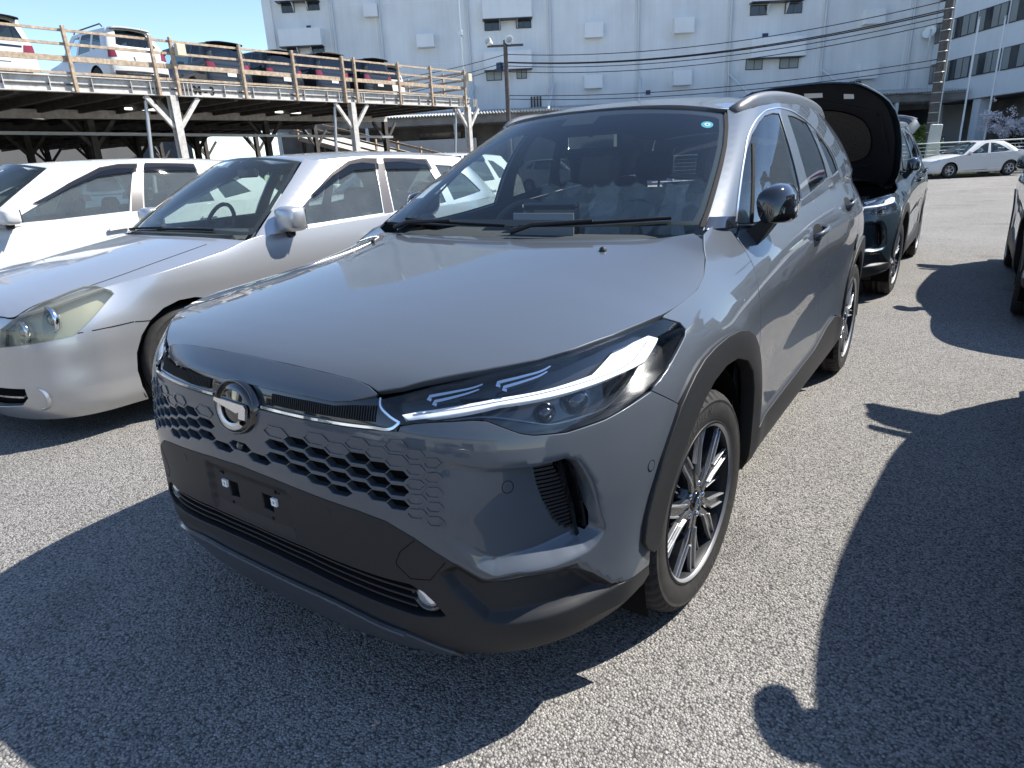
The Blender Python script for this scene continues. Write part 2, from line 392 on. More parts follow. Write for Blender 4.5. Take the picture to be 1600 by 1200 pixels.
def asphalt(name,stops,scale=95,bump=.7):
    m=mat(name,(.2,.2,.2),.85,spec=.35); n,l,b=nodes(m); tc=n.new('ShaderNodeTexCoord')
    v=n.new('ShaderNodeTexVoronoi'); v.inputs['Scale'].default_value=scale; v.inputs['Randomness'].default_value=1; l.new(tc.outputs['Object'],v.inputs['Vector'])
    sep=n.new('ShaderNodeSeparateColor'); l.new(v.outputs['Color'],sep.inputs[0])
    r=n.new('ShaderNodeValToRGB'); e=r.color_ramp.elements
    for i,(p,c) in enumerate(stops):
        if i<2: e[i].position=p;e[i].color=(*c,1)
        else: k=e.new(p);k.color=(*c,1)
    l.new(sep.outputs[0],r.inputs[0])
    # bitumen between the stones
    r2=n.new('ShaderNodeValToRGB'); r2.color_ramp.elements[0].position=.50; r2.color_ramp.elements[1].position=.80; l.new(v.outputs['Distance'],r2.inputs[0])
    mx=n.new('ShaderNodeMixRGB'); mx.inputs[2].default_value=(.085,.084,.082,1); l.new(r2.outputs[0],mx.inputs[0]); l.new(r.outputs[0],mx.inputs[1])
    n1=n.new('ShaderNodeTexNoise'); n1.inputs['Scale'].default_value=.55; n1.inputs['Detail'].default_value=7; n1.inputs['Roughness'].default_value=.62; l.new(tc.outputs['Object'],n1.inputs['Vector'])
    mr=n.new('ShaderNodeMapRange'); mr.inputs['From Min'].default_value=.3;mr.inputs['From Max'].default_value=.72; mr.inputs['To Min'].default_value=.80; mr.inputs['To Max'].default_value=1.12; l.new(n1.outputs[0],mr.inputs[0])
    # oil stains
    n3=n.new('ShaderNodeTexNoise'); n3.inputs['Scale'].default_value=.9; n3.inputs['Detail'].default_value=4; mp=n.new('ShaderNodeMapping'); mp.inputs['Location'].default_value=(3.7,8.1,0); l.new(tc.outputs['Object'],mp.inputs[0]); l.new(mp.outputs[0],n3.inputs['Vector'])
    mr3=n.new('ShaderNodeMapRange'); mr3.inputs['From Min'].default_value=.60;mr3.inputs['From Max'].default_value=.70; mr3.inputs['To Min'].default_value=1; mr3.inputs['To Max'].default_value=.66; l.new(n3.outputs[0],mr3.inputs[0])
    mu=n.new('ShaderNodeMath'); mu.operation='MULTIPLY'; l.new(mr.outputs[0],mu.inputs[0]); l.new(mr3.outputs[0],mu.inputs[1])
    m2=n.new('ShaderNodeMixRGB'); m2.blend_type='MULTIPLY'; m2.inputs[0].default_value=1; l.new(mx.outputs[0],m2.inputs[1]); l.new(mu.outputs[0],m2.inputs[2]); l.new(m2.outputs[0],b.inputs['Base Color'])
    # relief: stones stand up by different heights
    hh=n.new('ShaderNodeMath'); hh.operation='MULTIPLY_ADD'; hh.inputs[1].default_value=-1.; l.new(v.outputs['Distance'],hh.inputs[0]); l.new(sep.outputs[1],hh.inputs[2])
    v2=n.new('ShaderNodeTexNoise'); v2.inputs['Scale'].default_value=scale*2.2; v2.inputs['Detail'].default_value=2; l.new(tc.outputs['Object'],v2.inputs['Vector'])
    ad=n.new('ShaderNodeMath'); ad.operation='MULTIPLY_ADD'; ad.inputs[1].default_value=.6; l.new(v2.outputs[0],ad.inputs[0]); l.new(hh.outputs[0],ad.inputs[2])
    bp=n.new('ShaderNodeBump'); bp.inputs['Strength'].default_value=bump; bp.inputs['Distance'].default_value=.006; l.new(ad.outputs[0],bp.inputs['Height']); l.new(bp.outputs[0],b.inputs['Normal'])
    return m
def wall_mat(name,col,panel_w=0.,streak=.12,rough=.7,spec=.3):
    """painted wall with faint rain streaks"""
    m=mat(name,col,rough,spec=spec); n,l,b=nodes(m); tc=n.new('ShaderNodeTexCoord'); mp=n.new('ShaderNodeMapping'); mp.inputs['Scale'].default_value=(1,1,.07); l.new(tc.outputs['Object'],mp.inputs[0])
    no=n.new('ShaderNodeTexNoise'); no.inputs['Scale'].default_value=1.1; no.inputs['Detail'].default_value=7; no.inputs['Roughness'].default_value=.7; l.new(mp.outputs[0],no.inputs['Vector'])
    n2=n.new('ShaderNodeTexNoise'); n2.inputs['Scale'].default_value=.35; n2.inputs['Detail'].default_value=5; l.new(tc.outputs['Object'],n2.inputs['Vector'])
    ad=n.new('ShaderNodeMath'); ad.operation='ADD'; l.new(no.outputs[0],ad.inputs[0]); l.new(n2.outputs[0],ad.inputs[1])
    mr=n.new('ShaderNodeMapRange'); mr.inputs['From Min'].default_value=.7; mr.inputs['From Max'].default_value=1.3; mr.inputs['To Min'].default_value=1-streak; mr.inputs['To Max'].default_value=1+streak*.4; l.new(ad.outputs[0],mr.inputs[0])
    mx=n.new('ShaderNodeMixRGB'); mx.blend_type='MULTIPLY'; mx.inputs[0].default_value=1; mx.inputs[1].default_value=(*col,1); l.new(mr.outputs[0],mx.inputs[2]); l.new(mx.outputs[0],b.inputs['Base Color'])
    return m
M={}
M['grey_paint']=car_paint('slate_grey_paint',(.084,.096,.112),metal=.18,rough=.34,dust=.015)
M['green_paint']=car_paint('dark_green_grey_paint',(.020,.032,.040),metal=.3,rough=.34,dust=.015)
M['silver_paint']=car_paint('silver_metallic_paint',(.55,.555,.56),metal=.72,rough=.34,flake=.12)
M['white_paint']=car_paint('white_paint',(.62,.62,.60),rough=.4)
M['pearl_paint']=car_paint('pearl_white_paint',(.60,.59,.565),rough=.4)
M['black_paint']=car_paint('black_paint',(.012,.013,.015),rough=.4)
M['dark_paint']=car_paint('dark_metallic_paint',(.024,.026,.030),metal=.2,rough=.4)
M['navy_paint']=car_paint('navy_paint',(.012,.015,.024),rough=.4)
M['piano']=mat('gloss_black',(.008,.008,.009),.06,coat=1.)
M['plastic']=grain(mat('black_grained_plastic',(.017,.0175,.019),.5,spec=.35),900,.15,.25,.0006,2)
M['inner']=mat('matt_black_inner',(.006,.006,.007),.9,spec=.1)
M['rubber']=grain(mat('tyre_rubber',(.028,.027,.026),.75,spec=.3),40,.25,.0,rough=(.62,.85))
M['seal']=mat('black_seal',(.012,.012,.013),.75,spec=.12)
M['chrome']=mat('chrome',(.85,.86,.88),.07,1.)
M['satin']=mat('satin_silver',(.62,.63,.65),.25,1.)
M['machined']=mat('machined_alloy',(.50,.51,.53),.40,.85)
M['alloy_dark']=mat('dark_alloy_paint',(.022,.024,.028),.25,.2,coat=.8)
M['alloy']=mat('silver_alloy',(.55,.56,.57),.3,.9)
M['glass']=glass('windscreen_glass',(.84,.93,.92),.012)  # clean screen; its faint diffuse film stands in for a veiling reflection
M['dusty']=glass('dusty_side_glass',(.66,.76,.72),.20)
M['dusty_screen']=glass('dusty_windscreen',(.76,.86,.84),.06)
M['side_glass']=glass('side_glass',(.80,.88,.85),.02)
M['privacy']=glass('privacy_glass',(.10,.12,.12))
M['lens']=glass('lamp_lens',(.96,.975,.985),f0=.05)
M['lamp_old']=mat('aged_lamp_housing',(.52,.52,.44),.35,.4)
M['lens_old']=glass('yellowed_lamp_lens',(.84,.84,.74),.20,(.60,.60,.52))
M['red_lens']=mat('red_lamp_lens',(.20,.008,.012),.08,coat=1.)
M['lamp_in']=mat('lamp_housing_dark',(.020,.022,.026),.18,coat=.5)
M['lamp_chrome']=mat('lamp_reflector',(.75,.76,.78),.12,1.)
M['drl']=mat('white_light_guide',(.95,.965,.98),.12,coat=1.)
M['interior']=grain(mat('dark_interior',(.050,.052,.055),.7,spec=.3),300,.2,.1,.0005)
M['seat']=grain(mat('seat_cloth_black',(.085,.085,.088),.8),300,.3)
M['beige']=grain(mat('interior_beige',(.33,.30,.25),.7),200,.15)
M['film']=mat('clear_plastic_film',(.85,.88,.92),.12,alpha=.26,coat=1.)
M['paper']=mat('paper',(.80,.80,.76),.8)
M['disc']=mat('brake_disc',(.28,.27,.26),.4,1.)
M['fog']=mat('fog_lens_glass',(.80,.82,.85),.08,.6,coat=1.)
M['rail']=mat('rail_grey',(.05,.053,.058),.42,coat=.2)
M['pad']=grain(mat('felt_pad',(.045,.037,.028),.95),90,.5,.5,.004)
M['lamp_line']=mat('lamp_trim_grey',(.16,.17,.19),.3,.7)
M['barrel']=mat('black_rim_barrel',(.012,.013,.015),.5,.0,spec=.3)
HPLAN=[(0,-.904),(.15,-.902),(.30,-.891),(.45,-.866),(.58,-.825),(.69,-.760),(.78,-.665),(.838,-.545),(.870,-.42),(.888,-.28),(.896,-.1),(.898,.15),(.896,.6),(.895,1.1),(.895,1.6),(.896,2.1),(.894,2.45),(.884,2.75),(.858,3.02),(.805,3.22),(.71,3.36),(.56,3.44),(.35,3.485),(0,3.50)]
HZ=[.20,.25,.30,.36,.44,.54,.62,.72,.80,.86,.92,.98,1.04,1.12]
HST=[('x',0.),('x',.25),('x',.46),('x',.60),('x',.72),('x',.80),('x',.855),('y',-.28),('y',0.),('y',.3),('y',.6),('y',1.1),('y',1.7),('y',2.15),('y',2.64),('y',3.05),('r',.75),('r',.45),('r',0.)]
HIN=[ #.20 .25   .30   .36   .44  .54   .62   .72   .80   .86   .92   .98   1.04  1.12
 [.070,.030,.008,.002,.000,.000,.002,.010,.022,.046,.105,.20,.32,.46],
 [.070,.030,.008,.002,.000,.000,.002,.010,.022,.046,.105,.20,.32,.46],
 [.066,.027,.006,.000,.000,.000,.002,.014,.028,.056,.112,.21,.32,.46],
 [.058,.020,.002,-.004,-.002,.000,.002,.018,.036,.068,.122,.21,.32,.46],
 [.050,.012,-.006,-.010,-.004,.000,.004,.018,.038,.070,.116,.19,.30,.42],
 [.050,.014,-.006,-.010,-.004,.000,.002,.014,.034,.062,.104,.165,.25,.36],
 [.060,.020,-.004,-.008,-.002,.000,.000,.008,.024,.050,.088,.138,.21,.30],
 [.09,.046,.018,.004,.000,.000,.000,.004,.016,.038,.070,.115,.17,.25],
 [.09,.046,.018,.004,.000,.000,.000,.002,.011,.028,.058,.100,.15,.22],
 [.08,.040,.016,.006,.002,.000,.000,.002,.008,.020,.046,.084,.13,.19],
 [.08,.040,.016,.006,.004,.004,.006,.008,.006,.008,.020,.045,.085,.14],
 [.08,.040,.016,.006,.006,.010,.012,.012,.006,.002,.006,.018,.045,.11],
 [.08,.040,.016,.006,.006,.010,.012,.012,.004,-.002,-.002,.006,.028,.085],
 [.08,.040,.016,.006,.004,.004,.006,.006,.000,-.008,-.008,.000,.022,.070],
 [.09,.050,.020,.006,.002,.000,.000,.000,.000,-.004,-.006,.004,.026,.070],
 [.11,.060,.024,.006,.002,.000,.000,.004,.010,.012,.016,.030,.055,.10],
 [.12,.066,.026,.006,.002,.000,.000,.010,.022,.032,.044,.06,.085,.13],
 [.12,.066,.026,.006,.002,.000,.000,.020,.036,.048,.06,.08,.105,.15],
 [.12,.066,.026,.006,.002,.000,.000,.020,.036,.048,.06,.08,.105,.15]]
hero_wrap=Wrap(HPLAN,HST,HZ,HIN)

GB=[(0,.20,1.100),(.2,.207,1.100),(.40,.235,1.101),(.58,.29,1.103),(.685,.345,1.104),(.745,.43,1.102),(.780,.56,1.094),(.803,.80,1.086),(.815,1.2,1.095),(.818,1.7,1.13),(.815,2.1,1.165),(.80,2.5,1.195),(.765,2.9,1.215),(.70,3.18,1.21),(.62,3.31,1.19),(.40,3.38,1.165),(0,3.40,1.15)]
GT=[(0,.965,1.530),(.15,.970,1.528),(.30,.985,1.520),(.44,1.02,1.506),(.525,1.065,1.492),(.575,1.13,1.492),(.605,1.24,1.508),(.625,1.40,1.525),(.640,1.65,1.538),(.645,1.95,1.540),(.64,2.25,1.532),(.625,2.6,1.510),(.60,2.85,1.478),(.545,3.0,1.45),(.47,3.06,1.445),(.3,3.10,1.455),(0,3.12,1.462)]
GU=np.r_[0,np.cumsum([np.linalg.norm(np.subtract(b,a)) for a,b in zip(GB[:-1],GB[1:])])]
GBUL=[.020,.020,.020,.018,.012,.008,.010,.014,.018,.02,.02,.02,.016,.01,.01,.02,.02]
hero_ring=Ring(GU,GB,GT,GBUL)
def _hood(x,y):
    Y=[-.95,-.87,-.84,-.81,-.77,-.70,-.60,-.45,-.28,-.10,.07,.16,.24,.33,.45]
    ZC=[.80,.862,.888,.9045,.919,.938,.959,.985,1.012,1.040,1.066,1.078,1.089,1.10,1.115]
    XE=[.33,.38,.40,.43,.495,.60,.69,.765,.80,.816,.813,.80,.776,.74,.70]
    ZE=[.78,.825,.848,.868,.888,.906,.921,.935,.944,.949,.966,.988,1.022,1.080,1.10]
    PW=[3.2,3.2,3.2,3.2,2.8,2.4,2.4,2.6,3.,3.4,4.,4.5,5.,6.,6.]
    f=lambda V:spline(Y,V,y)
    zc=f(ZC);xe=f(XE);ze=f(ZE);p=f(PW); r=np.abs(x)/xe
    return zc-(zc-ze)*np.where(r<1,r**p,1+p*(r-1))
hero_hood=Height(_hood)
def _roof(x,y):
    Y=[.9,.965,1.1,1.4,1.8,2.2,2.6,2.95,3.12,3.3]
    ZC=[1.515,1.532,1.556,1.583,1.595,1.590,1.565,1.525,1.500,1.47]
    XE=[.45,.47,.565,.625,.643,.641,.625,.57,.50,.45]
    ZE=[1.49,1.500,1.492,1.525,1.540,1.534,1.510,1.46,1.445,1.42]
    f=lambda V:spline(Y,V,y); zc=f(ZC);ze=f(ZE);xe=f(XE); r=np.abs(x)/xe
    return zc-(zc-ze)*r**2.6
hero_roof=Height(_roof)
# ---------------------------------------------------------------- wheels
def text_outline(txt,size=1.,bold=0.):
    cu=bpy.data.curves.new('t','FONT'); cu.body=txt; cu.size=size; cu.resolution_u=2; cu.offset=bold; o=bpy.data.objects.new('t',cu); COL.objects.link(o)
    dg=bpy.context.evaluated_depsgraph_get(); me=o.evaluated_get(dg).to_mesh(); V=[v.co.copy() for v in me.vertices]; F=[tuple(p.vertices) for p in me.polygons]
    o.evaluated_get(dg).to_mesh_clear(); bpy.data.objects.remove(o); bpy.data.curves.remove(cu); return V,F
def tyre_mesh(R,W,rimr,n=120,tread=True):
    """lathe about x, outer face towards +x; shoulder blocks cut by cross grooves"""
    h=W/2; prof=[(rimr,h*.80),(rimr+.004,h*.88),(rimr+.012,h*.955),(rimr+.015,h*.955),(rimr+.020,h*.975),((R+rimr)/2-.010,h*1.0),((R+rimr)/2+.010,h*1.0),(R-.034,h*.975),(R-.032,h*.99),(R-.028,h*.985),(R-.018,h*.92),(R-.009,h*.83)]
    g=.007
    tr=[(R-.003,h*.70),(R-.001,h*.45),(R-.001-g,h*.44),(R-.001-g,h*.37),(R-.001,h*.36),(R,h*.06),(R-g,h*.05),(R-g,-h*.05),(R,-h*.06),(R-.001,-h*.36),(R-.001-g,-h*.37),(R-.001-g,-h*.44),(R-.001,-h*.45),(R-.003,-h*.70)]
    full=prof+tr+[(r,-a) for r,a in prof[::-1]]
    V=[];F=[];S=[]; m=len(prof); k=len(full)
    sh=set(range(m-2,m+2))|set(range(k-m-2,k-m+2))
    for i,(r,a) in enumerate(full):
        for j in range(n):
            rr=r
            if tread and i in sh and j%4==0: rr-=.0075
            w=2*math.pi*(j+.5*((j%4==0)-(j%4==1))*(-.6 if tread else 0))/n; V.append((a,rr*math.cos(w),rr*math.sin(w)))
    for i in range(k-1):
        for j in range(n):
            F.append((i*n+j,i*n+(j+1)%n,(i+1)*n+(j+1)%n,(i+1)*n+j)); S.append(not(tread and (i in sh or i+1 in sh)))
    me=mesh('tyre',V,F,True); me.polygons.foreach_set('use_smooth',S); return me
def poly_spoke(pts,x0,x1,bev=.004):
    """spoke polygon (radius,angle offset distance) extruded in x with a narrower top"""
    n=len(pts); c=np.mean(pts,0); V=[(x0,p[0],p[1]) for p in pts]+[(x1-bev,p[0],p[1]) for p in pts]
    t=[]
    for i in range(n):
        a=np.array(pts[i-1]);b=np.array(pts[i]);d=np.array(pts[(i+1)%n]); e1=(b-a)/np.linalg.norm(b-a);e2=(d-b)/np.linalg.norm(d-b)
        m=np.array([-(e1+e2)[1],(e1+e2)[0]]); m/=np.linalg.norm(m)+1e-9
        if m@(c-b)<0:m=-m
        t.append(b+m*bev)
    V+=[(x1,q[0],q[1]) for q in t]
    F=[(i,(i+1)%n,n+(i+1)%n,n+i) for i in range(n)]+[(n+i,n+(i+1)%n,2*n+(i+1)%n,2*n+i) for i in range(n)]+[tuple(range(2*n,3*n))]
    return V,F
def rotx(V,a): c,s=math.cos(a),math.sin(a); return [(x,y*c-z*s,y*s+z*c) for x,y,z in V]
def wheel_template(R=.341,W=.225,rim=.245,style='hero'):
    """returns list of (name, mesh, sub-of) in wheel space, outer face +x at x=0"""
    out=[]; h=W/2
    out.append(('tyre',tyre_mesh(R,W,rim-.006,208 if style=='hero' else 60,style=='hero'),M['rubber'],None))
    b=MB()
    b.lathe([(rim+.004,h-.012),(rim+.004,h-.004),(rim-.003,h-.004),(rim-.010,h-.012),(rim-.016,h-.03),(rim-.020,h-.09),(rim-.03,-h+.02),(rim,-h+.006)],64 if style=='hero' else 40)
    out.append(('rim',b,M['barrel'] if style=='hero' else M['alloy'],None))
    if style=='hero':
        b=MB(); b.lathe([(rim-.004,h-.0032),(rim-.010,h-.0075),(rim-.0125,h-.011)],64); out.append(('rim_lip',b,M['machined'],None))
    b=MB(); b.lathe([(.0,-.02),(rim-.05,-.02),(rim-.05,-.03),(0,-.03)],40); out.append(('brake_disc',b,M['barrel'] if style=='hero' else M['disc'],None))
    b=MB(); b.lathe([(0,-.05),(rim-.02,-.05)],32); out.append(('hub_backing',b,M['inner'],None))
    xf=h-.018
    if style=='hero':
        for k in range(5):
            a0=2*math.pi*k/5+.35; b=MB(); top=MB()
            for sg in(-1,1):
                # broad dark arm that forks towards the rim
                P=[(.040,sg*.004),(.120,sg*.002),(.165,sg*.018),(rim-.012,sg*.050),(rim-.012,sg*.086),(.160,sg*.058),(.110,sg*.034),(.046,sg*.030)]
                V,F=poly_spoke(P,xf-.055,xf-.004,.006); b.add(rotx(V,a0),F)
                # machined faces along the arm edges
                P=[(.085,sg*.0225),(.118,sg*.030),(.165,sg*.0515),(rim-.010,sg*.080),(rim-.010,sg*.086),(.161,sg*.057),(.112,sg*.035),(.080,sg*.026)]
                V,F=poly_spoke(P,xf-.010,xf+.002,.002); top.add(rotx(V,a0),F)
                P=[(.140,sg*.0075),(.168,sg*.0185),(rim-.010,sg*.050),(rim-.010,sg*.056),(.167,sg*.0245),(.135,sg*.012)]
                V,F=poly_spoke(P,xf-.010,xf+.001,.0015); top.add(rotx(V,a0),F)
            out.append(('spoke',b,M['alloy_dark'],None)); out.append(('machined_face',top,M['machined'],'spoke'))
            # thin web in the gap between arms
            b=MB(); V,F=poly_spoke([(.05,-.010),(.13,-.006),(rim-.014,-.012),(rim-.014,.012),(.13,.006),(.05,.010)],xf-.06,xf-.03,.004); b.add(rotx(V,a0+math.pi/5),F); out.append(('spoke',b,M['alloy_dark'],None))
            b=MB()
            for sg in(-1,1):
                V,F=poly_spoke([(.12,sg*.0075),(rim-.014,sg*.0125),(rim-.014,sg*.017),(.12,sg*.0105)],xf-.034,xf-.020,.001); b.add(rotx(V,a0+math.pi/5),F)
            out.append(('machined_face',b,M['machined'],None))
        b=MB(); b.lathe([(.078,xf-.05),(.074,xf-.012),(.060,xf-.006),(.034,xf-.008),(.033,xf-.008)],40); out.append(('hub',b,M['alloy_dark'],None))
        b=MB(); b.lathe([(.032,xf-.012),(.031,xf-.002),(.026,xf),(.0,xf+.001)],32); out.append(('centre_cap',b,M['piano'],None))
        b=MB(); ring=[(xf+.002,.019*math.cos(t),.014*math.sin(t)) for t in np.linspace(0,2*math.pi,25)[:-1]]; b.tube(ring,.0016,6,closed=True)
        ring=[(xf+.002,.008*math.cos(t),.0135*math.sin(t)) for t in np.linspace(0,2*math.pi,25)[:-1]]; b.tube(ring,.0014,6,closed=True); out.append(('cap_emblem',b,M['chrome'],'centre_cap'))
        for k in range(5):
            a=2*math.pi*k/5+.35+math.pi/5; b=MB(); T=Matrix.Translation((0,.0525*math.cos(a),.0525*math.sin(a)))
            b.lathe([(.0105,xf-.03),(.0105,xf-.008),(.007,xf-.003),(0,xf-.002)],8,T,smooth=False); out.append(('wheel_nut',b,M['chrome'],None))
    else:
        ns={'five':5,'six':6,'seven':7,'ten':10}[style]; wd={5:.034,6:.022,7:.022,10:.014}[ns]
        b=MB()
        for k in range(ns):
            P=[(.03,-wd*.9),(.10,-wd*.75),(rim-.014,-wd*1.1),(rim-.014,wd*1.1),(.10,wd*.75),(.03,wd*.9)]
            V,F=poly_spoke(P,xf-.05,xf-.006,.006); b.add(rotx(V,2*math.pi*k/ns+.3),F)
        b.lathe([(.06,xf-.05),(.055,xf-.008),(.035,xf),(0,xf+.001)],24)
        out.append(('spokes',b,M['alloy'],None))
    res=[]
    for nm,g,mt,sub in out:
        if isinstance(g,MB):
            o=g.build(nm,mt); me=o.data; bpy.data.objects.remove(o)
        else: me=g; me.materials.append(mt)
        res.append((nm,me,sub))
    return res
_WT={}
def add_wheel(parent,x,y,z,tmpl,side,steer=0.,spin=0.,track_x=None):
    """wheel centred at tyre centre plane"""
    e=bpy.data.objects.new('wheel',None); COL.objects.link(e); e.parent=parent; e.location=(x,y,z); e.empty_display_size=.1
    e.rotation_euler=(0,0,steer+(math.pi if side<0 else 0)); last=None
    for nm,me,sub in tmpl:
        o=link(nm,me); o.parent=e; o.rotation_euler=(spin,0,0)
    return e
def sidewall_text(parent,txt,r,x,size,mt,a0,step):
    b=MB(); a=a0
    for ch in txt:
        V,F=text_outline(ch,size); w=(max(v.x for v in V)-min(v.x for v in V)) if V else size*.3; x0=min(v.x for v in V) if V else 0
        th=a; Q=[]
        for v in V:
            p=v.x-x0-w/2; rr=r+v.y; t=th-p/r; Q.append((x,rr*math.cos(t),rr*math.sin(t)))
        b.add(Q,F); a-=(w+size*.22)/r
    return b.build('sidewall_lettering',mt,parent,fix=False)
# ---------------------------------------------------------------- hero crossover
HS=lambda u,z:(lambda q:q*np.stack([np.where(np.asarray(u)<0,-1.,1.),np.ones_like(np.asarray(u,float)),np.ones_like(np.asarray(u,float))],-1))(hero_wrap(np.abs(u),z))
U0=float(hero_wrap.u_of(('y',0.))); UR=float(hero_wrap.u_of(('y',2.64)))
def uy(y): return float(hero_wrap.u_of(('y',y)))
REC=[(.597,.737),(.694,.723),(.811,.715),(.908,.71),(.925,.686),(.964,.562),(.974,.527),(.951,.497),(.869,.48),(.771,.474),(.699,.474),(.6,.549),(.545,.61)]  # outlines here and below mostly traced from image pixels, cast onto the skin
RECS=None
def _f_recess(u,z):
    global RECS
    if RECS is None: RECS=loopcrv(REC,3)
    sh=np.shape(u); P=np.stack([np.ravel(np.abs(u)),np.ravel(z)],-1); near=(P[:,0]>.5)&(P[:,0]<1.05)&(P[:,1]>.42)&(P[:,1]<.78); d=np.zeros(len(P))
    if near.any():
        q=P[near]; ds,i=seg_dist(q,RECS); s=np.where(i,ds,-ds); a=.004+.048*smooth((q[:,0]-.58)/.32); wd=.015+.028*smooth((.64-q[:,1])/.12); d[near]=a*smooth((s+.003)/wd)
    return d.reshape(sh)
STEP=[(.57,.48),(.603,.428),(.675,.352),(.70,.345),(.80,.350),(.90,.352),(1.019,.363),(1.04,.372),(.99,.385),(.93,.44),(.9,.47),(.75,.48),(.68,.47),(.62,.51)]
def _f_step(u,z):
    sh=np.shape(u); P=np.stack([np.ravel(np.abs(u)),np.ravel(z)],-1); near=(P[:,0]>.52)&(P[:,0]<1.1)&(P[:,1]>.31)&(P[:,1]<.53); d=np.zeros(len(P))
    if near.any():
        q=P[near]; ds,i=seg_dist(q,STEP); d[near]=np.where(i,.024*smooth(ds/.032),0)
    return d.reshape(sh)
PLR=[(-.172,.492),(.172,.492),(.172,.598),(-.172,.598)]
def _f_plate(u,z):
    a=smooth((.175-np.abs(u))/.010)*smooth((np.asarray(z)-.470)/.02)*smooth((.606-np.asarray(z))/.010); return .010*a
def _f_flare(u,z):
    """arch lips swell a little out of the flank, shoulder crease over the rear arch"""
    u=np.abs(np.asarray(u,float)); z=np.asarray(z,float); d=0
    for c in(U0,UR):
        r=np.hypot(u-c,(z-.341)); d=d-.010*np.exp(-((r-.50)/.07)**2)*(z>.3)
    # door undercut line rising to the rear
    k=.60+.05*(u-2.1); d=d+.008*np.exp(-((z-k)/.07)**2)*smooth((u-2.0)/.3)*smooth((3.75-u)/.3)
    return d
hero_wrap.feats=[_f_recess,_f_step,_f_plate,_f_flare]
def LSH(off):
    def f(u,z):
        u=np.asarray(u,float); return HS(u,z)+normals(HS,u,np.asarray(z,float))*off
    return f
def hexagon(cu,cz,w,h): return [(cu-w/2,cz),(cu-w*.27,cz-h/2),(cu+w*.27,cz-h/2),(cu+w/2,cz),(cu+w*.27,cz+h/2),(cu-w*.27,cz+h/2)]
def ribbon(S,pts,w,o0,o1,n=None):
    """bar following pts on patch S, width w across, from offset o0 to o1"""
    p=np.array(pts,float); t=np.gradient(p,axis=0); t/=np.linalg.norm(t,axis=1,keepdims=True)+1e-12; nn=np.stack([-t[:,1],t[:,0]],-1)
    w=np.broadcast_to(np.asarray(w,float),(len(p),))[:,None]; V=[]
    for off,k in((o0,-1),(o0,1),(o1,1),(o1,-1)):
        q=p+nn*w/2*k; N=normals(S,q[:,0],q[:,1]); V.append(S(q[:,0],q[:,1])+N*off)
    V=np.concatenate(V); m=len(p); F=[]
    for a,b in((0,1),(1,2),(2,3),(3,0)):
        for i in range(m-1): F.append((a*m+i,a*m+i+1,b*m+i+1,b*m+i))
    F.append((0,m,2*m,3*m)); F.append((m-1,4*m-1,3*m-1,2*m-1)); return V,F
def rib(name,S,pts,w,o0,o1,mt,parent,sides=(1,)):
    V,F=ribbon(S,pts,w,o0,o1); r=[]
    for s in sides:
        b=MB(); b.add(V*[s,1,1],F); r.append(b.build(name,mt,parent))
    return r
def wallring(S,loop,o0,o1,name,mt,parent,sides=(1,-1)):
    L=resamp(loop,.02); N=normals(S,L[:,0],L[:,1]); P=S(L[:,0],L[:,1]); k=len(L); V=np.concatenate([P+N*o0,P+N*o1]); F=[(i,(i+1)%k,k+(i+1)%k,k+i) for i in range(k)]
    for s in sides: link(name,mesh(name,V*[s,1,1],F,True),mt,parent)
def arch_loop(c,ro,z0,a0=-2,n=26):
    pass
HL=[(.443,.855),(.452,.843),(.474,.826),(.508,.811),(.543,.817),(.581,.820),(.673,.823),(.707,.820),(.734,.809),(.78,.790),(.81,.783),(.891,.777),(.995,.782),(1.077,.792),(1.153,.806),(1.241,.830),(1.3,.853),(1.391,.886),(1.408,.895),(1.397,.912),(1.335,.934),(1.229,.934),(1.1,.930),(.97,.922),(.857,.915),(.715,.902),(.571,.882)]
PAINTLOW=[(0,.634),(.139,.629),(.242,.621),(.394,.607),(.465,.594),(.53,.563),(.602,.517),(.641,.49),(.683,.459),(.700,.449),(.72,.446),(.772,.450),(.85,.449),(.905,.443),(.935,.427),(.985,.380),(1.005,.373),(1.046,.368),(1.14,.350)]
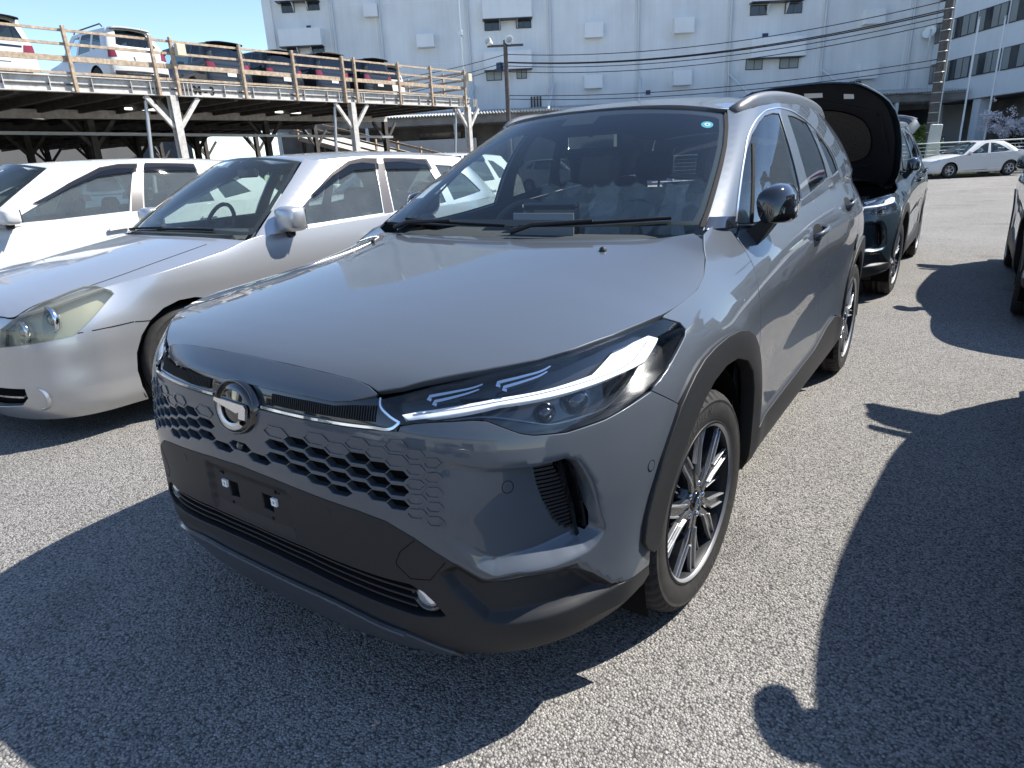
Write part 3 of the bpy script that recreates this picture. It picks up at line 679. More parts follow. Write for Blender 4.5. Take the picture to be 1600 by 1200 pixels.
def build_hero(name,label):
    root=thing(name,label,'car'); P=M['grey_paint']; par=dict(parent=root)
    # --- front bumper, painted, with honeycomb openings
    ucol=[0,.0765,.150,.2185,.283,.343,.399,.450,.497,.541,.581]
    zlow=np.interp; opened=[];shallow=[]
    for k,uc in enumerate(ucol):
        pitch=.0765 if k<1 else (ucol[k]-ucol[k-1]); w=pitch*1.30*(1 if k<9 else .85); h=.027 if k<9 else .022
        tilt=np.interp(uc,[0,.15,.5],[0,0,.016])
        for j in range(-3,6):
            zc=.685+.0325*j+(.01625 if k%2 else 0)+tilt
            zb=np.interp(uc,[p[0] for p in PAINTLOW],[p[1] for p in PAINTLOW])
            if zc-h/2<zb+.012: continue
            zt=np.interp(uc,[0,.10,.15,.3,.40,.46],[.70,.715,.735,.745,.735,.715])
            if uc<.11 and zc>.70: continue   # below the badge
            top=np.interp(uc,[0,.14,.3,.5,.6],[.745,.755,.775,.77,.75])
            if zc>top: continue
            tgt=opened if (zc<zt and k<9) else shallow
            for sgn in((1,) if k==0 else (1,-1)): tgt.append((sgn*uc,zc,w,h))
    holes=[hexagon(*q) for q in opened]
    half=PAINTLOW+[(1.141,.395),(1.112,.418),(1.097,.440),(1.108,.502),(1.135,.57),(1.169,.629),(1.21,.68),(1.250,.722),(1.262,.742),(1.166,.800)]+[(p[0],p[1]-.0045) for p in HL[3:15]][::-1][1:]+[(.503,.796),(.40,.7935),(.25,.7935),(.12,.7935),(0,.7935)]
    vent=[(.811,.708),(.905,.698),(.921,.678),(.948,.566),(.952,.530),(.941,.519),(.886,.543),(.864,.565),(.831,.616),(.817,.659)]
    ventr=[(-a,b) for a,b in vent[::-1]]
    bump=panel('front_bumper',HS,sym(half),P,root,holes=holes+[vent,ventr],extra=isolines(loopcrv(REC,3),(-.003,.002,.007,.012,.020,.030,.040),.007),res=.0125,flange=.016,hflange=.022)
    # shallow embossed cells
    for (uc,zc,w,h) in shallow:
        b=MB(); L=np.array(hexagon(uc,zc,w*.92,h*.95)); L=np.r_[L,L[:1]]; L=np.concatenate([np.linspace(L[i],L[i+1],3,endpoint=False) for i in range(6)])
        L=np.r_[L,L[:1]]; V,F=ribbon(HS,L,.0042,-.002,.0026); b.add(V,F); b.build('honeycomb_relief',P,bump)
    panel('grille_backing',LSH(-.024),[(-.50,.615),(.50,.615),(.52,.79),(-.52,.79)],M['inner'],root,res=.05,flange=0)
    # camera eye in the honeycomb
    c=Vector(HS(np.array(0.0),np.array(.686))); b=MB(); b.lathe([(.011,.0),(.011,-.012),(.008,-.015),(0,-.016)],16,Matrix.Translation(c+Vector((0,.012,0))),'y'); b.build('front_camera',M['piano'],root)
    # parking sensors
    for s in(1,-1):
        for (uc,zc) in((.746,.666),(1.128,.632)):
            panel('parking_sensor',LSH(.0012),circ2((s*uc,zc),.0115,18),P,root,res=.006,flange=.003)
            b=MB(); L=circ2((s*uc,zc),.0135,25); L.append(L[0]); V,F=ribbon(HS,L,.0016,-.002,.0009); b.add(V,F); b.build('sensor_ring',M['seal'],root)
    # --- corner vents
    def B0(off):
        def f(u,z):
            u=np.asarray(u,float);z=np.asarray(z,float); g0=lambda a,b:(lambda q:q*np.stack([np.where(a<0,-1.,1.),np.ones_like(a),np.ones_like(a)],-1))(hero_wrap(np.abs(a),b,False)); return g0(u,z)+normals(g0,u,z)*off
        return f
    for s in(1,-1):
        v=panel('corner_vent',B0(-.066),[(s*a,b) for a,b in[(.785,.735),(.98,.735),(.985,.49),(.785,.49)]][::s],M['piano'],root,res=.05,flange=0)
        for z in np.linspace(.703,.527,19):
            uo=np.interp(z,[.519,.53,.566,.678,.698],[.925,.932,.925,.890,.878])-.012; ui=np.interp(z,[.52,.543,.565,.616,.659,.708],[.925,.880,.858,.828,.814,.806])
            if uo-ui<.010: continue
            V,F=ribbon(B0(0),[(s*q,z) for q in np.linspace(ui,uo,5)],.0058,-.066,-.047); b=MB(); b.add(V,F); b.build('vent_slat',M['plastic'],v)
        V,F=ribbon(B0(0),[(s*q[0],q[1]) for q in crv([(.880,.71),(.888,.66),(.905,.60),(.918,.53),(.926,.50)],4)],.010,-.066,-.036); b=MB(); b.add(V,F); b.build('vent_divider',M['piano'],v)
        V,F=ribbon(B0(0),[(s*q[0],q[1]) for q in crv([(.902,.70),(.916,.66),(.934,.58),(.942,.53)],4)],.007,-.066,-.030); b=MB(); b.add(V,F); b.build('vent_blade',M['piano'],v)
    # --- lower bumper, black plastic
    lg=[(0,.467),(.10,.4665),(.20,.464),(.371,.449),(.44,.443),(.507,.440),(.540,.425),(.565,.402),(.590,.370),(.582,.362),(.556,.357),(.523,.353),(.471,.359),(.357,.374),(.194,.394),(.08,.400),(0,.401)]
    low=[(p[0],p[1]-.0045) for p in PAINTLOW[::-1]]; bot=[(0,.243),(.20,.243),(.40,.245),(.55,.248),(.65,.256),(.78,.268),(.9,.277),(1.02,.288),(1.12,.300),(1.150,.315)]
    ph=[[(s*.050,.569),(s*.096,.569),(s*.093,.52),(s*.049,.524)] for s in(1,-1)]
    lb=panel('lower_bumper',HS,sym(bot+low),M['plastic'],root,holes=[sym(lg)]+ph,extra=isolines(STEP,(.0,.008,.016,.024,.032)),res=.018,flange=.02,hflange=.035)
    panel('lower_grille_backing',LSH(-.05),[(-.62,.34),(.62,.34),(.62,.60),(-.62,.60)],M['inner'],root,res=.06,flange=0)
    for dz in(.018,.034,.050):
        pts=[]
        for q in np.linspace(-.515,.515,60):
            zt=np.interp(abs(q),[0,.2,.371,.44,.51],[.467,.464,.449,.443,.438]); zb=np.interp(abs(q),[0,.08,.194,.357,.471,.52],[.401,.400,.394,.374,.359,.353]); pts.append((q,zt-(zt-zb)*dz/.066))
        V,F=ribbon(HS,pts,.0055,-.030,-.012); b=MB(); b.add(V,F); b.build('grille_slat',M['plastic'],lb)
    for s in(1,-1):
        # fog lamps
        c=Vector(HS(np.array(s*.536),np.array(.405)));n=Vector(normals(HS,np.array([s*.536]),np.array([.405]))[0]); n=(n+Vector((0,-1,0))*1.2).normalized(); Mx=Matrix.Translation(c-n*.020)@n.to_track_quat('X','Z').to_matrix().to_4x4()
        b=MB(); b.lathe([(.046,-.03),(.043,.004),(.036,.006),(.033,-.004)],28,Mx); f=b.build('fog_lamp',M['piano'],root)
        b=MB(); b.lathe([(.033,-.006),(.030,.002),(.020,.008),(0,.010)],24,Mx); b.build('fog_lens',M['fog'],f)
        # tow hook cover outline
        L=[(.531,.556),(.492,.521),(.479,.493),(.480,.484),(.511,.455),(.559,.459),(.598,.508)]; L=[(s*a,z) for a,z in L]; b=MB(); V,F=ribbon(HS,np.concatenate([np.linspace(L[i],L[i+1],5,endpoint=False) for i in range(6)]+[[L[-1]]]),.0018,-.001,.0006); b.add(V,F); b.build('tow_cover_seam',M['inner'],lb)
        # plate clips
        cx=Vector(HS(np.array(s*.105),np.array(.557))); b=MB(); y=cx.y-.004
        for (x0,z0,x1,z1) in((-.010,-.010,-.004,.010),(.004,-.010,.010,.010),(-.004,.004,.004,.010),(-.004,-.010,.004,-.004)): b.box(cx.x+x0,y-.002,cx.z+z0,cx.x+x1,y+.006,cx.z+z1)
        b.build('plate_clip',M['paper'],lb)
        for (ux,uz,rr) in((.112,.585,.005),(.125,.585,.0025),(.085,.505,.004),(.30,.585,.010)):
            panel('bolt_hole' if rr<.006 else 'parking_sensor',LSH(.0012),circ2((s*ux,uz),rr,12),M['inner'] if rr<.006 else M['plastic'],lb,res=.006,flange=.002)
    # skid lip under the bumper
    sk=[(0,.236),(.30,.237),(.50,.243),(.615,.252),(.57,.268),(.520,.287),(.481,.299),(.422,.309),(.345,.325),(.283,.335),(.14,.341),(0,.342)]
    panel('skid_lip',LSH(.008),sym(sk),mat('dark_silver_lip',(.055,.060,.068),.38,.3,coat=.3),root,res=.03,flange=.016)
    top=[(-a,z+.002) for a,z in sk[11:5:-1][::-1]]; full=[(-.481,.300),(-.422,.310),(-.345,.326),(-.283,.336),(-.14,.342),(0,.343),(.14,.342),(.283,.336),(.345,.326),(.422,.310),(.481,.300)]
    rib('lip_edge',HS,crv(full,5),.006,.004,.0125,M['satin'],root)
    # --- black upper grille strip with chrome line and badge
    gt=[(0,.8455),(.10,.8455),(.25,.8455),(.327,.843),(.374,.849),(.435,.862),(.447,.855),(.470,.829),(.500,.808),(.494,.798),(.38,.7965),(.25,.7965),(0,.7965)]
    gs=panel('grille_strip',LSH(-.008),sym(gt),M['piano'],root,res=.02,flange=.01)
    for s in(1,-1):
        b=MB()
        for q in np.linspace(.13,.44,46):
            zt=np.interp(q,[0,.25,.327,.374,.44],[.838,.838,.836,.842,.846]); V,F=ribbon(HS,[(s*q,.812),(s*q,zt)],.0022,-.009,-.004); b.add(V,F)
        b.build('grille_ribs',M['plastic'],gs)
    rib('chrome_line',HS,crv([(-.505,.815),(-.490,.8035),(-.44,.8015),(-.38,.801),(-.25,.8015),(-.10,.803)],6),.0055,-.006,.003,M['chrome'],root)
    rib('chrome_line',HS,crv([(.505,.815),(.490,.8035),(.44,.8015),(.38,.801),(.25,.8015),(.10,.803)],6),.0055,-.006,.003,M['chrome'],root)
    c=Vector(HS(np.array(0.),np.array(.788))); n=Vector(normals(HS,np.array([0.]),np.array([.788]))[0]); Mx=Matrix.Translation(c+n*.004)@Matrix(((1,0,0,0),(0,1,0,0),(0,0,1,0),(0,0,0,1)))@Matrix.Rotation(-math.atan2(n.z,-n.y),4,'X')
    def oval(b,prof,n=48,k=.80):
        V=[Mx@Vector((r*math.cos(t),-a,r*k*math.sin(t))) for r,a in prof for t in np.linspace(0,2*math.pi,n,endpoint=False)]; F=[(i*n+j,i*n+(j+1)%n,(i+1)*n+(j+1)%n,(i+1)*n+j) for i in range(len(prof)-1) for j in range(n)]; b.add(V,F,True)
    b=MB(); oval(b,[(.086,-.02),(.084,.004),(.080,.006),(.077,.004),(.0755,-.002)]); em=b.build('badge',M['piano'],root)
    b=MB(); oval(b,[(.076,-.004),(.0745,.002),(.05,.005),(.0001,.006)]); b.build('badge_face',M['piano'],em)
    b=MB() # stylised C with cross bar
    arc=[(math.cos(t)*.056,math.sin(t)*.047-.004) for t in np.linspace(math.radians(158),math.radians(318),26)]
    for i in range(len(arc)-1):
        w0=.0115; V=[]
        for (x,z) in(arc[i],arc[i+1]):
            r=Vector((x,z)).normalized(); ww=w0
            V+=[Mx@Vector((x-r.x*ww,-.010,z-r.y*ww)),Mx@Vector((x,-.014,z)),Mx@Vector((x+r.x*ww*.6,-.009,z+r.y*ww*.6))]
        b.add(V,[(0,1,4,3),(1,2,5,4)],True)
    b.build('badge_c',M['satin'],em)
    b=MB(); b.prism([(-.064,.016),(.058,.013),(.066,.006),(.066,-.022),(.040,-.022),(.040,-.006),(.030,-.010),(-.050,.004),(-.066,.008)],.008,.017,Mx@Matrix.Rotation(math.pi/2,4,'X')); b.build('badge_bar',M['chrome'],em)
    # --- nose panel between hood and grille strip
    hf=[(0,.8985),(.08,.8985),(.22,.895),(.32,.8895),(.381,.884),(.41,.878),(.437,.866)]
    nb=[(.434,.8645),(.374,.8515),(.327,.8455),(.25,.848),(.10,.848),(0,.848)]
    panel('nose_panel',HS,sym(hf[:1]+hf[1:]+nb) if False else sym([(0,.848),(.10,.848),(.25,.848),(.327,.8455),(.374,.8515),(.434,.8645),(.437,.867),(.41,.879),(.381,.885),(.32,.8905),(.22,.896),(.08,.899),(0,.8995)]),P,root,res=.015,flange=.012)
    # --- hood (height field) edge follows lamps and fenders
    he=[(0,-.8185),(.079,-.8195),(.215,-.817),(.310,-.811),(.368,-.8055),(.395,-.804),(.424,-.8065),(.475,-.782),(.528,-.744),(.612,-.679),(.650,-.642),(.695,-.592),(.740,-.510),(.777,-.400),(.799,-.279),(.810,-.189),(.814,-.107),(.811,.067),(.797,.158),(.768,.245),(.735,.312),(.700,.335),(.60,.262),(.42,.208),(.2,.178),(0,.172)]
    hd=sym(he[:1]+he[1:]); hood=panel('hood',hero_hood,hd,P,root,res=.03,flange=.018)
    for s in(1,-1):
        c=Vector(hero_hood(np.array(s*.50),np.array(.10)))
        b=MB(); b.lathe([(.012,0),(.010,.008),(.005,.012),(0,.012)],12,Matrix.Translation(c),'z'); b.build('washer_nozzle',M['plastic'],hood)
    lin=[(x*.93,-.70+(y+.70)*.93 if y<0 else y*.85) for x,y in he]; lin[0]=(0,lin[0][1]); lin[-1]=(0,lin[-1][1])
    ln=panel('hood_liner',Height(lambda x,y:_hood(x,y)-.030),sym(lin),M['plastic'],hood,res=.06,flange=.0,flip=False)
    pad=[(0,-.55),(.30,-.54),(.50,-.44),(.56,-.25),(.52,-.05),(.40,.02),(0,.03)]
    panel('insulation_pad',Height(lambda x,y:_hood(x,y)-.042),loopcrv(sym([(0,-.55),(.30,-.53),(.50,-.42),(.56,-.25),(.52,-.06),(.36,.01)]),4),M['pad'],hood,res=.06,flange=-.01)
    for (x0,x1,y0) in((.02,.17,-.735),(.34,.42,-.700)):
        panel('hood_label',Height(lambda x,y:_hood(x,y)-.034),[(x0,y0),(x1,y0+.01),(x1,y0+.055),(x0,y0+.05)],M['paper'],hood,res=.05,flange=0)
    for (xa,ya,xb,yb) in((.10,-.66,.60,-.50),(.62,-.48,.70,-.10),(.10,.07,.55,.06)):
        for sg in(1,-1):
            pts=[(sg*(xa+(xb-xa)*t),ya+(yb-ya)*t) for t in np.linspace(0,1,8)]; V,F=ribbon(Height(lambda x,y:_hood(x,y)-.030),pts,.03,-.012,.0); b=MB(); b.add(V,F); b.build('hood_rib',M['plastic'],hood)
    # --- cowl
    cw=[(0,.165),(.42,.20),(.60,.255),(.71,.335),(.76,.40),(.73,.47),(.60,.36),(.40,.30),(0,.27)]
    panel('cowl',Height(lambda x,y:np.minimum(_hood(x,np.minimum(y,.3)),1.09)-.022),sym(cw),M['plastic'],root,res=.05,flange=.03)
    # --- fenders
    fo_low=[(1.262,.747),(1.31,.770),(1.36,.792),(1.43,.812),(1.52,.824),(1.62,.828),(1.72,.822),(1.80,.805),(1.88,.772),(1.94,.72),(1.975,.66),(1.995,.58),(2.005,.50),(2.012,.41)]
    fend=fo_low+[(2.046,.41),(2.046,.517),(2.014,.709),(2.007,.80),(2.007,.892),(2.032,.957),(2.040,1.024),(2.030,1.075),(2.00,1.096),(1.94,1.103),(1.86,1.085),(1.81,1.052),(1.772,1.021),(1.692,.9865),(1.60,.9625),(1.42,.9455),(1.339,.9385)]+[(1.402,.914),(1.413,.895),(1.395,.882),(1.3,.8485),(1.241,.8255),(1.170,.8035)]
    both('fender',HS,fend,P,root,res=.022,flange=.014)
    # --- doors, quarter panel
    zb=lambda y:np.interp(y,[.5,.8,1.2,1.7,2.1,2.5,2.9,3.1],[1.092,1.084,1.093,1.127,1.16,1.19,1.212,1.212])
    sillz=lambda y:np.interp(y,[.45,1.5,1.75,1.95,2.2],[.405,.425,.47,.49,.46])
    def top(y0,y1,n=8): return [(uy(y),float(zb(y))-.004) for y in np.linspace(y0,y1,n)]
    def bot_(y0,y1,n=8): return [(uy(y),float(sillz(y))+.006) for y in np.linspace(y0,y1,n)]
    fd=bot_(.522,1.585,7)+[(3.140,.693),(3.116,.80),(3.092,.90),(3.078,.96),(3.078,1.04),(uy(1.545),float(zb(1.545))-.004)]+top(.58,1.50,8)[::-1]+[(2.046,1.055),(2.046,1.024),(2.038,.957),(2.013,.892),(2.013,.80),(2.020,.709),(2.052,.517)]
    doors=both('front_door',HS,fd,P,root,res=.03,flange=.014)
    ra=[(UR+.487*math.cos(t),.341+.487*math.sin(t)) for t in np.linspace(math.radians(167),math.radians(100),9)]
    rd=bot_(1.593,2.05,4)+[(UR-.497,.452)]+ra[:5]+[(UR-.27,.86),(UR-.235,.96),(UR-.22,1.06),(uy(2.36),float(zb(2.36))-.004)]+top(1.555,2.30,6)[::-1]+[(3.084,1.04),(3.084,.96),(3.098,.90),(3.122,.80),(3.146,.693)]
    rdoors=both('rear_door',HS,rd,P,root,res=.03,flange=.014)
    rb=[(UR+.487*math.cos(t),.341+.487*math.sin(t)) for t in np.linspace(math.radians(125),math.radians(-2),16)]
    ru=lambda x:float(hero_wrap.u_of(('r',x)))
    qp=[(UR-.264,.86)]+rb[1:]+[(UR+.52,.36),(ru(.80),.60),(ru(.76),.70),(ru(.74),.98),(uy(3.19),1.18),(uy(3.0),1.208),(uy(2.7),1.20),(uy(2.37),float(zb(2.37))-.004),(UR-.213,1.06),(UR-.228,.96)]
    both('quarter_panel',HS,qp,P,root,res=.035,flange=.014)
    # --- arch cladding and sills in black plastic
    SO=LSH(.012)
    ao=[(1.098,.440),(1.108,.502),(1.135,.57),(1.169,.629),(1.21,.68),(1.262,.737),(1.31,.768),(1.36,.791),(1.43,.811),(1.52,.823),(1.62,.827),(1.72,.821),(1.80,.804),(1.88,.771),(1.94,.719),(1.975,.66),(1.995,.58),(2.005,.50),(2.012,.405)]
    ai=[(2.045,.405),(2.035,.30),(1.985,.262),(1.955,.30),(1.938,.40),(1.926,.50),(1.905,.59),(1.868,.66),(1.80,.715),(1.70,.748),(1.60,.752),(1.50,.735),(1.42,.702),(1.332,.645),(1.27,.585),(1.222,.519),(1.190,.45),(1.168,.392),(1.145,.389),(1.113,.416)]
    both('arch_cladding',SO,ao+ai[1:],M['plastic'],root,res=.03,flange=.045)
    si=[(uy(.44),.262),(uy(.43),.33),(uy(.455),.40)]+bot_(.52,1.75,10)[0:]+[(uy(1.95),.492),(uy(2.05),.474),(UR-.497,.45),(UR-.470,.40),(UR-.445,.32),(UR-.42,.265),(uy(1.6),.225),(uy(.7),.225)]
    both('sill_cladding',SO,si,M['plastic'],root,res=.045,flange=.04)
    ro=[(UR+.49*math.cos(t),.341+.49*math.sin(t)) for t in np.linspace(math.radians(-6),math.radians(164),24)]; ri=[(UR+.408*math.cos(t),.341+.408*math.sin(t)) for t in np.linspace(math.radians(168),math.radians(-8),24)]
    both('arch_cladding',SO,ro+ri,M['plastic'],root,res=.03,flange=.045)
    # wheel wells
    for yc in(0,2.64):
        for s in(1,-1):
            b=MB(); w=.40 if yc else .405
            prof=[(s*.45,0),(s*.885,0)]; A=np.linspace(math.radians(-25),math.radians(205),30); V=[];F=[]
            for i,t in enumerate(A):
                for x in(.45,.872): V.append((s*x,yc+w*math.cos(t),.341+w*math.sin(t)))
            F=[(2*i,2*i+2,2*i+3,2*i+1) for i in range(29)]; b.add(V,F,True); n0=len(A); b.add([(s*.45,yc,.341)]+[V[2*i] for i in range(n0)],[(0,i,i+1) for i in range(1,n0)])
            b.build('wheel_well',M['inner'],root)
    # mud spat in front of the wheel
    for s in(1,-1):
        b=MB(); b.box(s*.62-.11*(s<0)-.0,-.395,.185,s*.62+.11*(s>0)+.0,-.385,.30); b.build('air_deflector',M['plastic'],root)
    # --- lamps
    HLS=[(p[0]+(.003 if p[0]<.5 else 0),p[1]) for p in HL]
    for s in(1,-1):
        SS=(lambda s:(lambda u,z:hero_wrap(u,z,False)*[s,1,1]))(s)
        lamp=bpy.data.objects.new('headlight',None); COL.objects.link(lamp); lamp.parent=root
        base=lambda u,z:hero_wrap(u,z,False)
        panel('lens',base,HLS,M['lens'],lamp,side=s,res=.025,flange=.010)
        def deep(off): return lambda u,z:base(u,z)+normals(base,np.asarray(u,float),np.asarray(z,float))*off
        inner=[(a,b) for a,b in HL]
        panel('housing',deep(-.055),inner,M['lamp_in'],lamp,side=s,res=.03,flange=0)
        wallring(base,HL,-.004,-.056,'bezel',M['lamp_in'],lamp,sides=(s,))
        drl=[(.504,.831),(.523,.822),(.58,.829),(.66,.8395),(.739,.848),(.84,.852),(.933,.855),(1.048,.861),(1.13,.864),(1.188,.868),(1.281,.902),(1.272,.916),(1.15,.915),(1.042,.884),(1.018,.877),(.90,.869),(.741,.862),(.66,.855),(.544,.840)]
        def guide(u,z):
            u=np.asarray(u,float);z=np.asarray(z,float); zl=np.interp(u,[.50,.58,.739,.933,1.048,1.19,1.29],[.824,.829,.848,.855,.861,.868,.902]); o=-.006-.9*np.clip(z-zl,0,.06); return base(u,z)+normals(base,u,z)*o[...,None]
        panel('light_guide',guide,drl,M['drl'],lamp,side=s,res=.014,flange=.012)
        # groove lines in the guide
        for dz in(.0,):
            V,F=ribbon(guide,crv([(.53,.832),(.66,.847),(.84,.860),(1.0,.866),(1.12,.872),(1.19,.885),(1.25,.905)],6),.0016,-.001,.0010); b=MB(); b.add(V*[s,1,1],F); b.build('guide_groove',M['satin'],lamp)
        # silver fins above
        for (u0,u1,z0) in((.560,.70,.8665),(.575,.69,.8575),(.735,.90,.8875),(.75,.885,.8785)):
            pts=[(u0+.012,z0-.0055),(u0+.002,z0-.003),(u0+.006,z0+.001)]+crv([(u0+.02,z0+.003),((u0+u1)/2,z0+.0095),(u1-.02,z0+.0165),(u1,z0+.021)],6); V,F=ribbon(deep(-.012),pts,np.linspace(.0058,.0022,len(pts)),-.003,.003); b=MB(); b.add(V*[s,1,1],F); b.build('reflector_fin',M['lamp_chrome'],lamp)
        rib_pts=crv([(.452,.860),(.455,.846),(.476,.829),(.506,.815)],5); V,F=ribbon(base,rib_pts,.0045,-.004,.002); b=MB(); b.add(V*[s,1,1],F); b.build('lamp_edge_trim',M['chrome'],lamp)
        # projectors
        for (uc,zc,r) in((.955,.833,.030),(.86,.822,.022)):
            c=deep(-.040)(np.array(uc),np.array(zc)); n=normals(base,np.array([uc]),np.array([zc]))[0]+np.array([0,-1.0,0]); n/=np.linalg.norm(n); Mx=Matrix.Translation(Vector(c*[s,1,1]))@Vector(n*[s,1,1]).to_track_quat('X','Z').to_matrix().to_4x4()
            b=MB(); b.lathe([(r,-.03),(r,.0),(r*.92,.003)],24,Mx); o=b.build('projector',M['lamp_chrome'],lamp)
            o.data.materials[0]=M['lamp_chrome'] if r>.025 else M['lamp_in']
            b=MB(); b.lathe([(r*.92,.002),(r*.75,.012),(r*.4,.018),(0,.020)],20,Mx); b.build('projector_lens',M['piano'],o) if False else b.build('projector_lens',M['piano'],lamp)
        for pts in([(.60,.822),(.72,.828),(.80,.812),(.86,.797),(.95,.795),(1.05,.803),(1.12,.83),(1.17,.852)],):
            p=crv(pts,6); V,F=ribbon(deep(-.034),p,.0028,-.002,.002); b=MB(); b.add(V*[s,1,1],F); b.build('inner_trim_line',M['lamp_line'],lamp)
    # --- glasshouse
    GR=hero_ring
    ws=[(.0,.03),(.25,.03),(.50,.028),(.65,.025),(.735,.02),(.752,.12),(.758,.25),(.766,.45),(.768,.62),(.758,.80),(.742,.93),(.727,.955),(.68,.962),(.49,.962),(.25,.965),(0,.967)]
    GS=lambda u,t:(lambda q:q*np.stack([np.where(np.asarray(u)<0,-1.,1.),np.ones_like(np.asarray(u,float)),np.ones_like(np.asarray(u,float))],-1))(GR(np.abs(u),t))
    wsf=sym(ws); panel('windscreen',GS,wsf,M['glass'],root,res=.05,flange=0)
    # ceramic band round the screen
    ins=[(0,.075),(.25,.072),(.50,.062),(.65,.05),(.712,.05),(.728,.14),(.733,.26),(.740,.45),(.742,.62),(.734,.78),(.72,.90),(.70,.918),(.66,.925),(.49,.926),(.25,.928),(.10,.925),(.095,.84),(0,.84)]
    panel('screen_frit',lambda u,t:GS(u,t)-normals(GS,np.asarray(u,float),np.asarray(t,float))*.004,wsf,M['seal'],root,holes=[sym(ins)],res=.04,flange=0)
    sg=lambda t:np.interp(t,[0,1],[0,1])
    DT=[(1.098,.885),(1.25,.903),(1.394,.905),(1.60,.885),(1.821,.835),(2.02,.765),(2.178,.675),(2.33,.55),(2.465,.385),(2.588,.118)]
    # windows: quarter light, front, rear, fixed
    w1=[(.925,.018),(1.06,.008),(1.227,.006),(1.45,.03),(1.688,.062),(1.64,.20),(1.55,.42),(1.46,.64),(1.375,.862),(1.25,.868),(1.12,.850),(1.04,.80),(.97,.70),(.93,.52),(.918,.30)]
    w2=[(1.875,.082),(2.06,.10),(2.277,.120),(2.23,.27),(2.15,.50),(2.08,.66),(2.021,.755),(1.82,.800),(1.70,.825),(1.565,.845),(1.62,.68),(1.72,.42),(1.82,.20)]
    w3=[(2.42,.10),(2.56,.115),(2.50,.27),(2.42,.42),(2.31,.555),(2.20,.66),(2.24,.52),(2.32,.32)]
    both('front_window',GS,w1,M['side_glass'],root,res=.06,flange=.003,off=-.004)
    both('rear_window',GS,w2,M['privacy'],root,res=.06,flange=.003,off=-.004)
    both('quarter_window',GS,w3,M['privacy'],root,res=.06,flange=.003,off=-.004)
    # pillars and frames in paint: region between screen and roof with window holes
    frame=[(.757,-.02),(.768,.12),(.775,.25),(.782,.45),(.785,.62),(.776,.80),(.765,.93),(.757,1.0),(.95,1.0),(1.3,1.0),(1.8,1.0),(2.3,1.0),(2.8,1.0),(3.15,1.0),(3.55,1.0),(3.58,.5),(3.60,.02),(3.3,-.01),(2.9,-.01),(2.5,-.01),(2.1,-.01),(1.6,-.01),(1.2,-.01),(.95,-.01)]
    def grow(L,d):
        c=np.array(L);m=c.mean(0); r=[]
        n=len(c)
        for i in range(n):
            t=c[(i+1)%n]-c[i-1]; t/=np.linalg.norm(t); nn=np.array([t[1],-t[0]]); r.append(tuple(c[i]+nn*d*np.array([1,1.5])))
        return r
    both('window_frame',GS,frame,P,root,holes=[grow(w1,.014),grow(w2,.014),grow(w3,.012)],res=.04,flange=.004,hflange=.02)
    for w in(w1,w2,w3):
        g=grow(w,.013); 
        both('window_seal',lambda u,t:GS(u,t),g,M['seal'],root,holes=[w],res=.05,flange=0,off=-.006)
    trim=crv([(.912,.02),(.903,.25),(.908,.50),(.935,.735),(1.00,.845),(1.10,.905),(1.25,.925),(1.394,.928),(1.60,.906),(1.82,.857),(2.02,.788),(2.19,.695),(2.34,.565),(2.485,.395),(2.60,.12)],5); V,F=ribbon(GS,trim,.011,-.002,.0035)
    for s in(1,-1): b=MB(); b.add(V*[s,1,1],F); b.build('window_moulding',M['satin'],root)
    trim=crv([(.92,.0),(1.06,-.012),(1.227,-.014),(1.45,.012),(1.688,.044),(1.875,.064),(2.06,.082),(2.28,.10),(2.42,.082),(2.60,.10)],5); V,F=ribbon(GS,trim,.010,-.002,.0035)
    for s in(1,-1): b=MB(); b.add(V*[s,1,1],F); b.build('belt_moulding',M['satin'],root)
    # black B pillar covers and mirror triangle
    both('b_pillar_cover',GS,[(1.70,.062),(1.86,.080),(1.805,.20),(1.705,.42),(1.605,.68),(1.552,.845),(1.388,.862),(1.473,.64),(1.563,.42),(1.653,.20)],P,root,res=.05,flange=.004,off=.0015)
    both('quarter_light_divider',GS,[(1.035,.006),(1.055,.006),(.985,.62),(.970,.62)],M['seal'],root,res=.05,flange=.003,off=.001)
    both('pillar_foot_cover',GS,[(.762,-.02),(.930,-.012),(.915,.055),(.770,.06)],M['piano'],root,res=.03,flange=.006,off=.003)
    both('screen_moulding',GS,[(.742,.0),(.760,.0),(.768,.12),(.775,.25),(.783,.45),(.785,.62),(.776,.80),(.762,.93),(.745,.965),(.742,.93),(.758,.80),(.768,.62),(.766,.45),(.758,.25),(.752,.12)],M['seal'],root,res=.04,flange=.004,off=.003)
    # rear glass and tailgate
    tg=bpy.data.objects.new('tailgate',None); COL.objects.link(tg); tg.parent=root; tg.location=(0,3.08,1.46)
    def ttail(o): o.parent=tg; o.location=(0,-3.08,-1.46); return o
    rg=[(4.374-a,b) for a,b in[(0,.08),(.3,.08),(.55,.10),(.62,.15),(.55,.80),(.45,.90),(0,.92)]]
    full=[(4.374,.08)]
    def GSR(u,t):
        u=np.asarray(u,float); d=u-GU[-1]; q=GR(GU[-1]-np.abs(d),t); return q*np.stack([np.where(d>0,-1.,1.),np.ones_like(d),np.ones_like(d)],-1)
    symr=lambda h:[(GU[-1]-a,b) for a,b in h]+[(GU[-1]+a,b) for a,b in h[::-1] if a>0]
    ttail(panel('rear_glass',GSR,symr([(0,.10),(.3,.10),(.55,.12),(.62,.17),(.56,.80),(.46,.90),(0,.92)]),M['privacy'],root,res=.07,flange=.004))
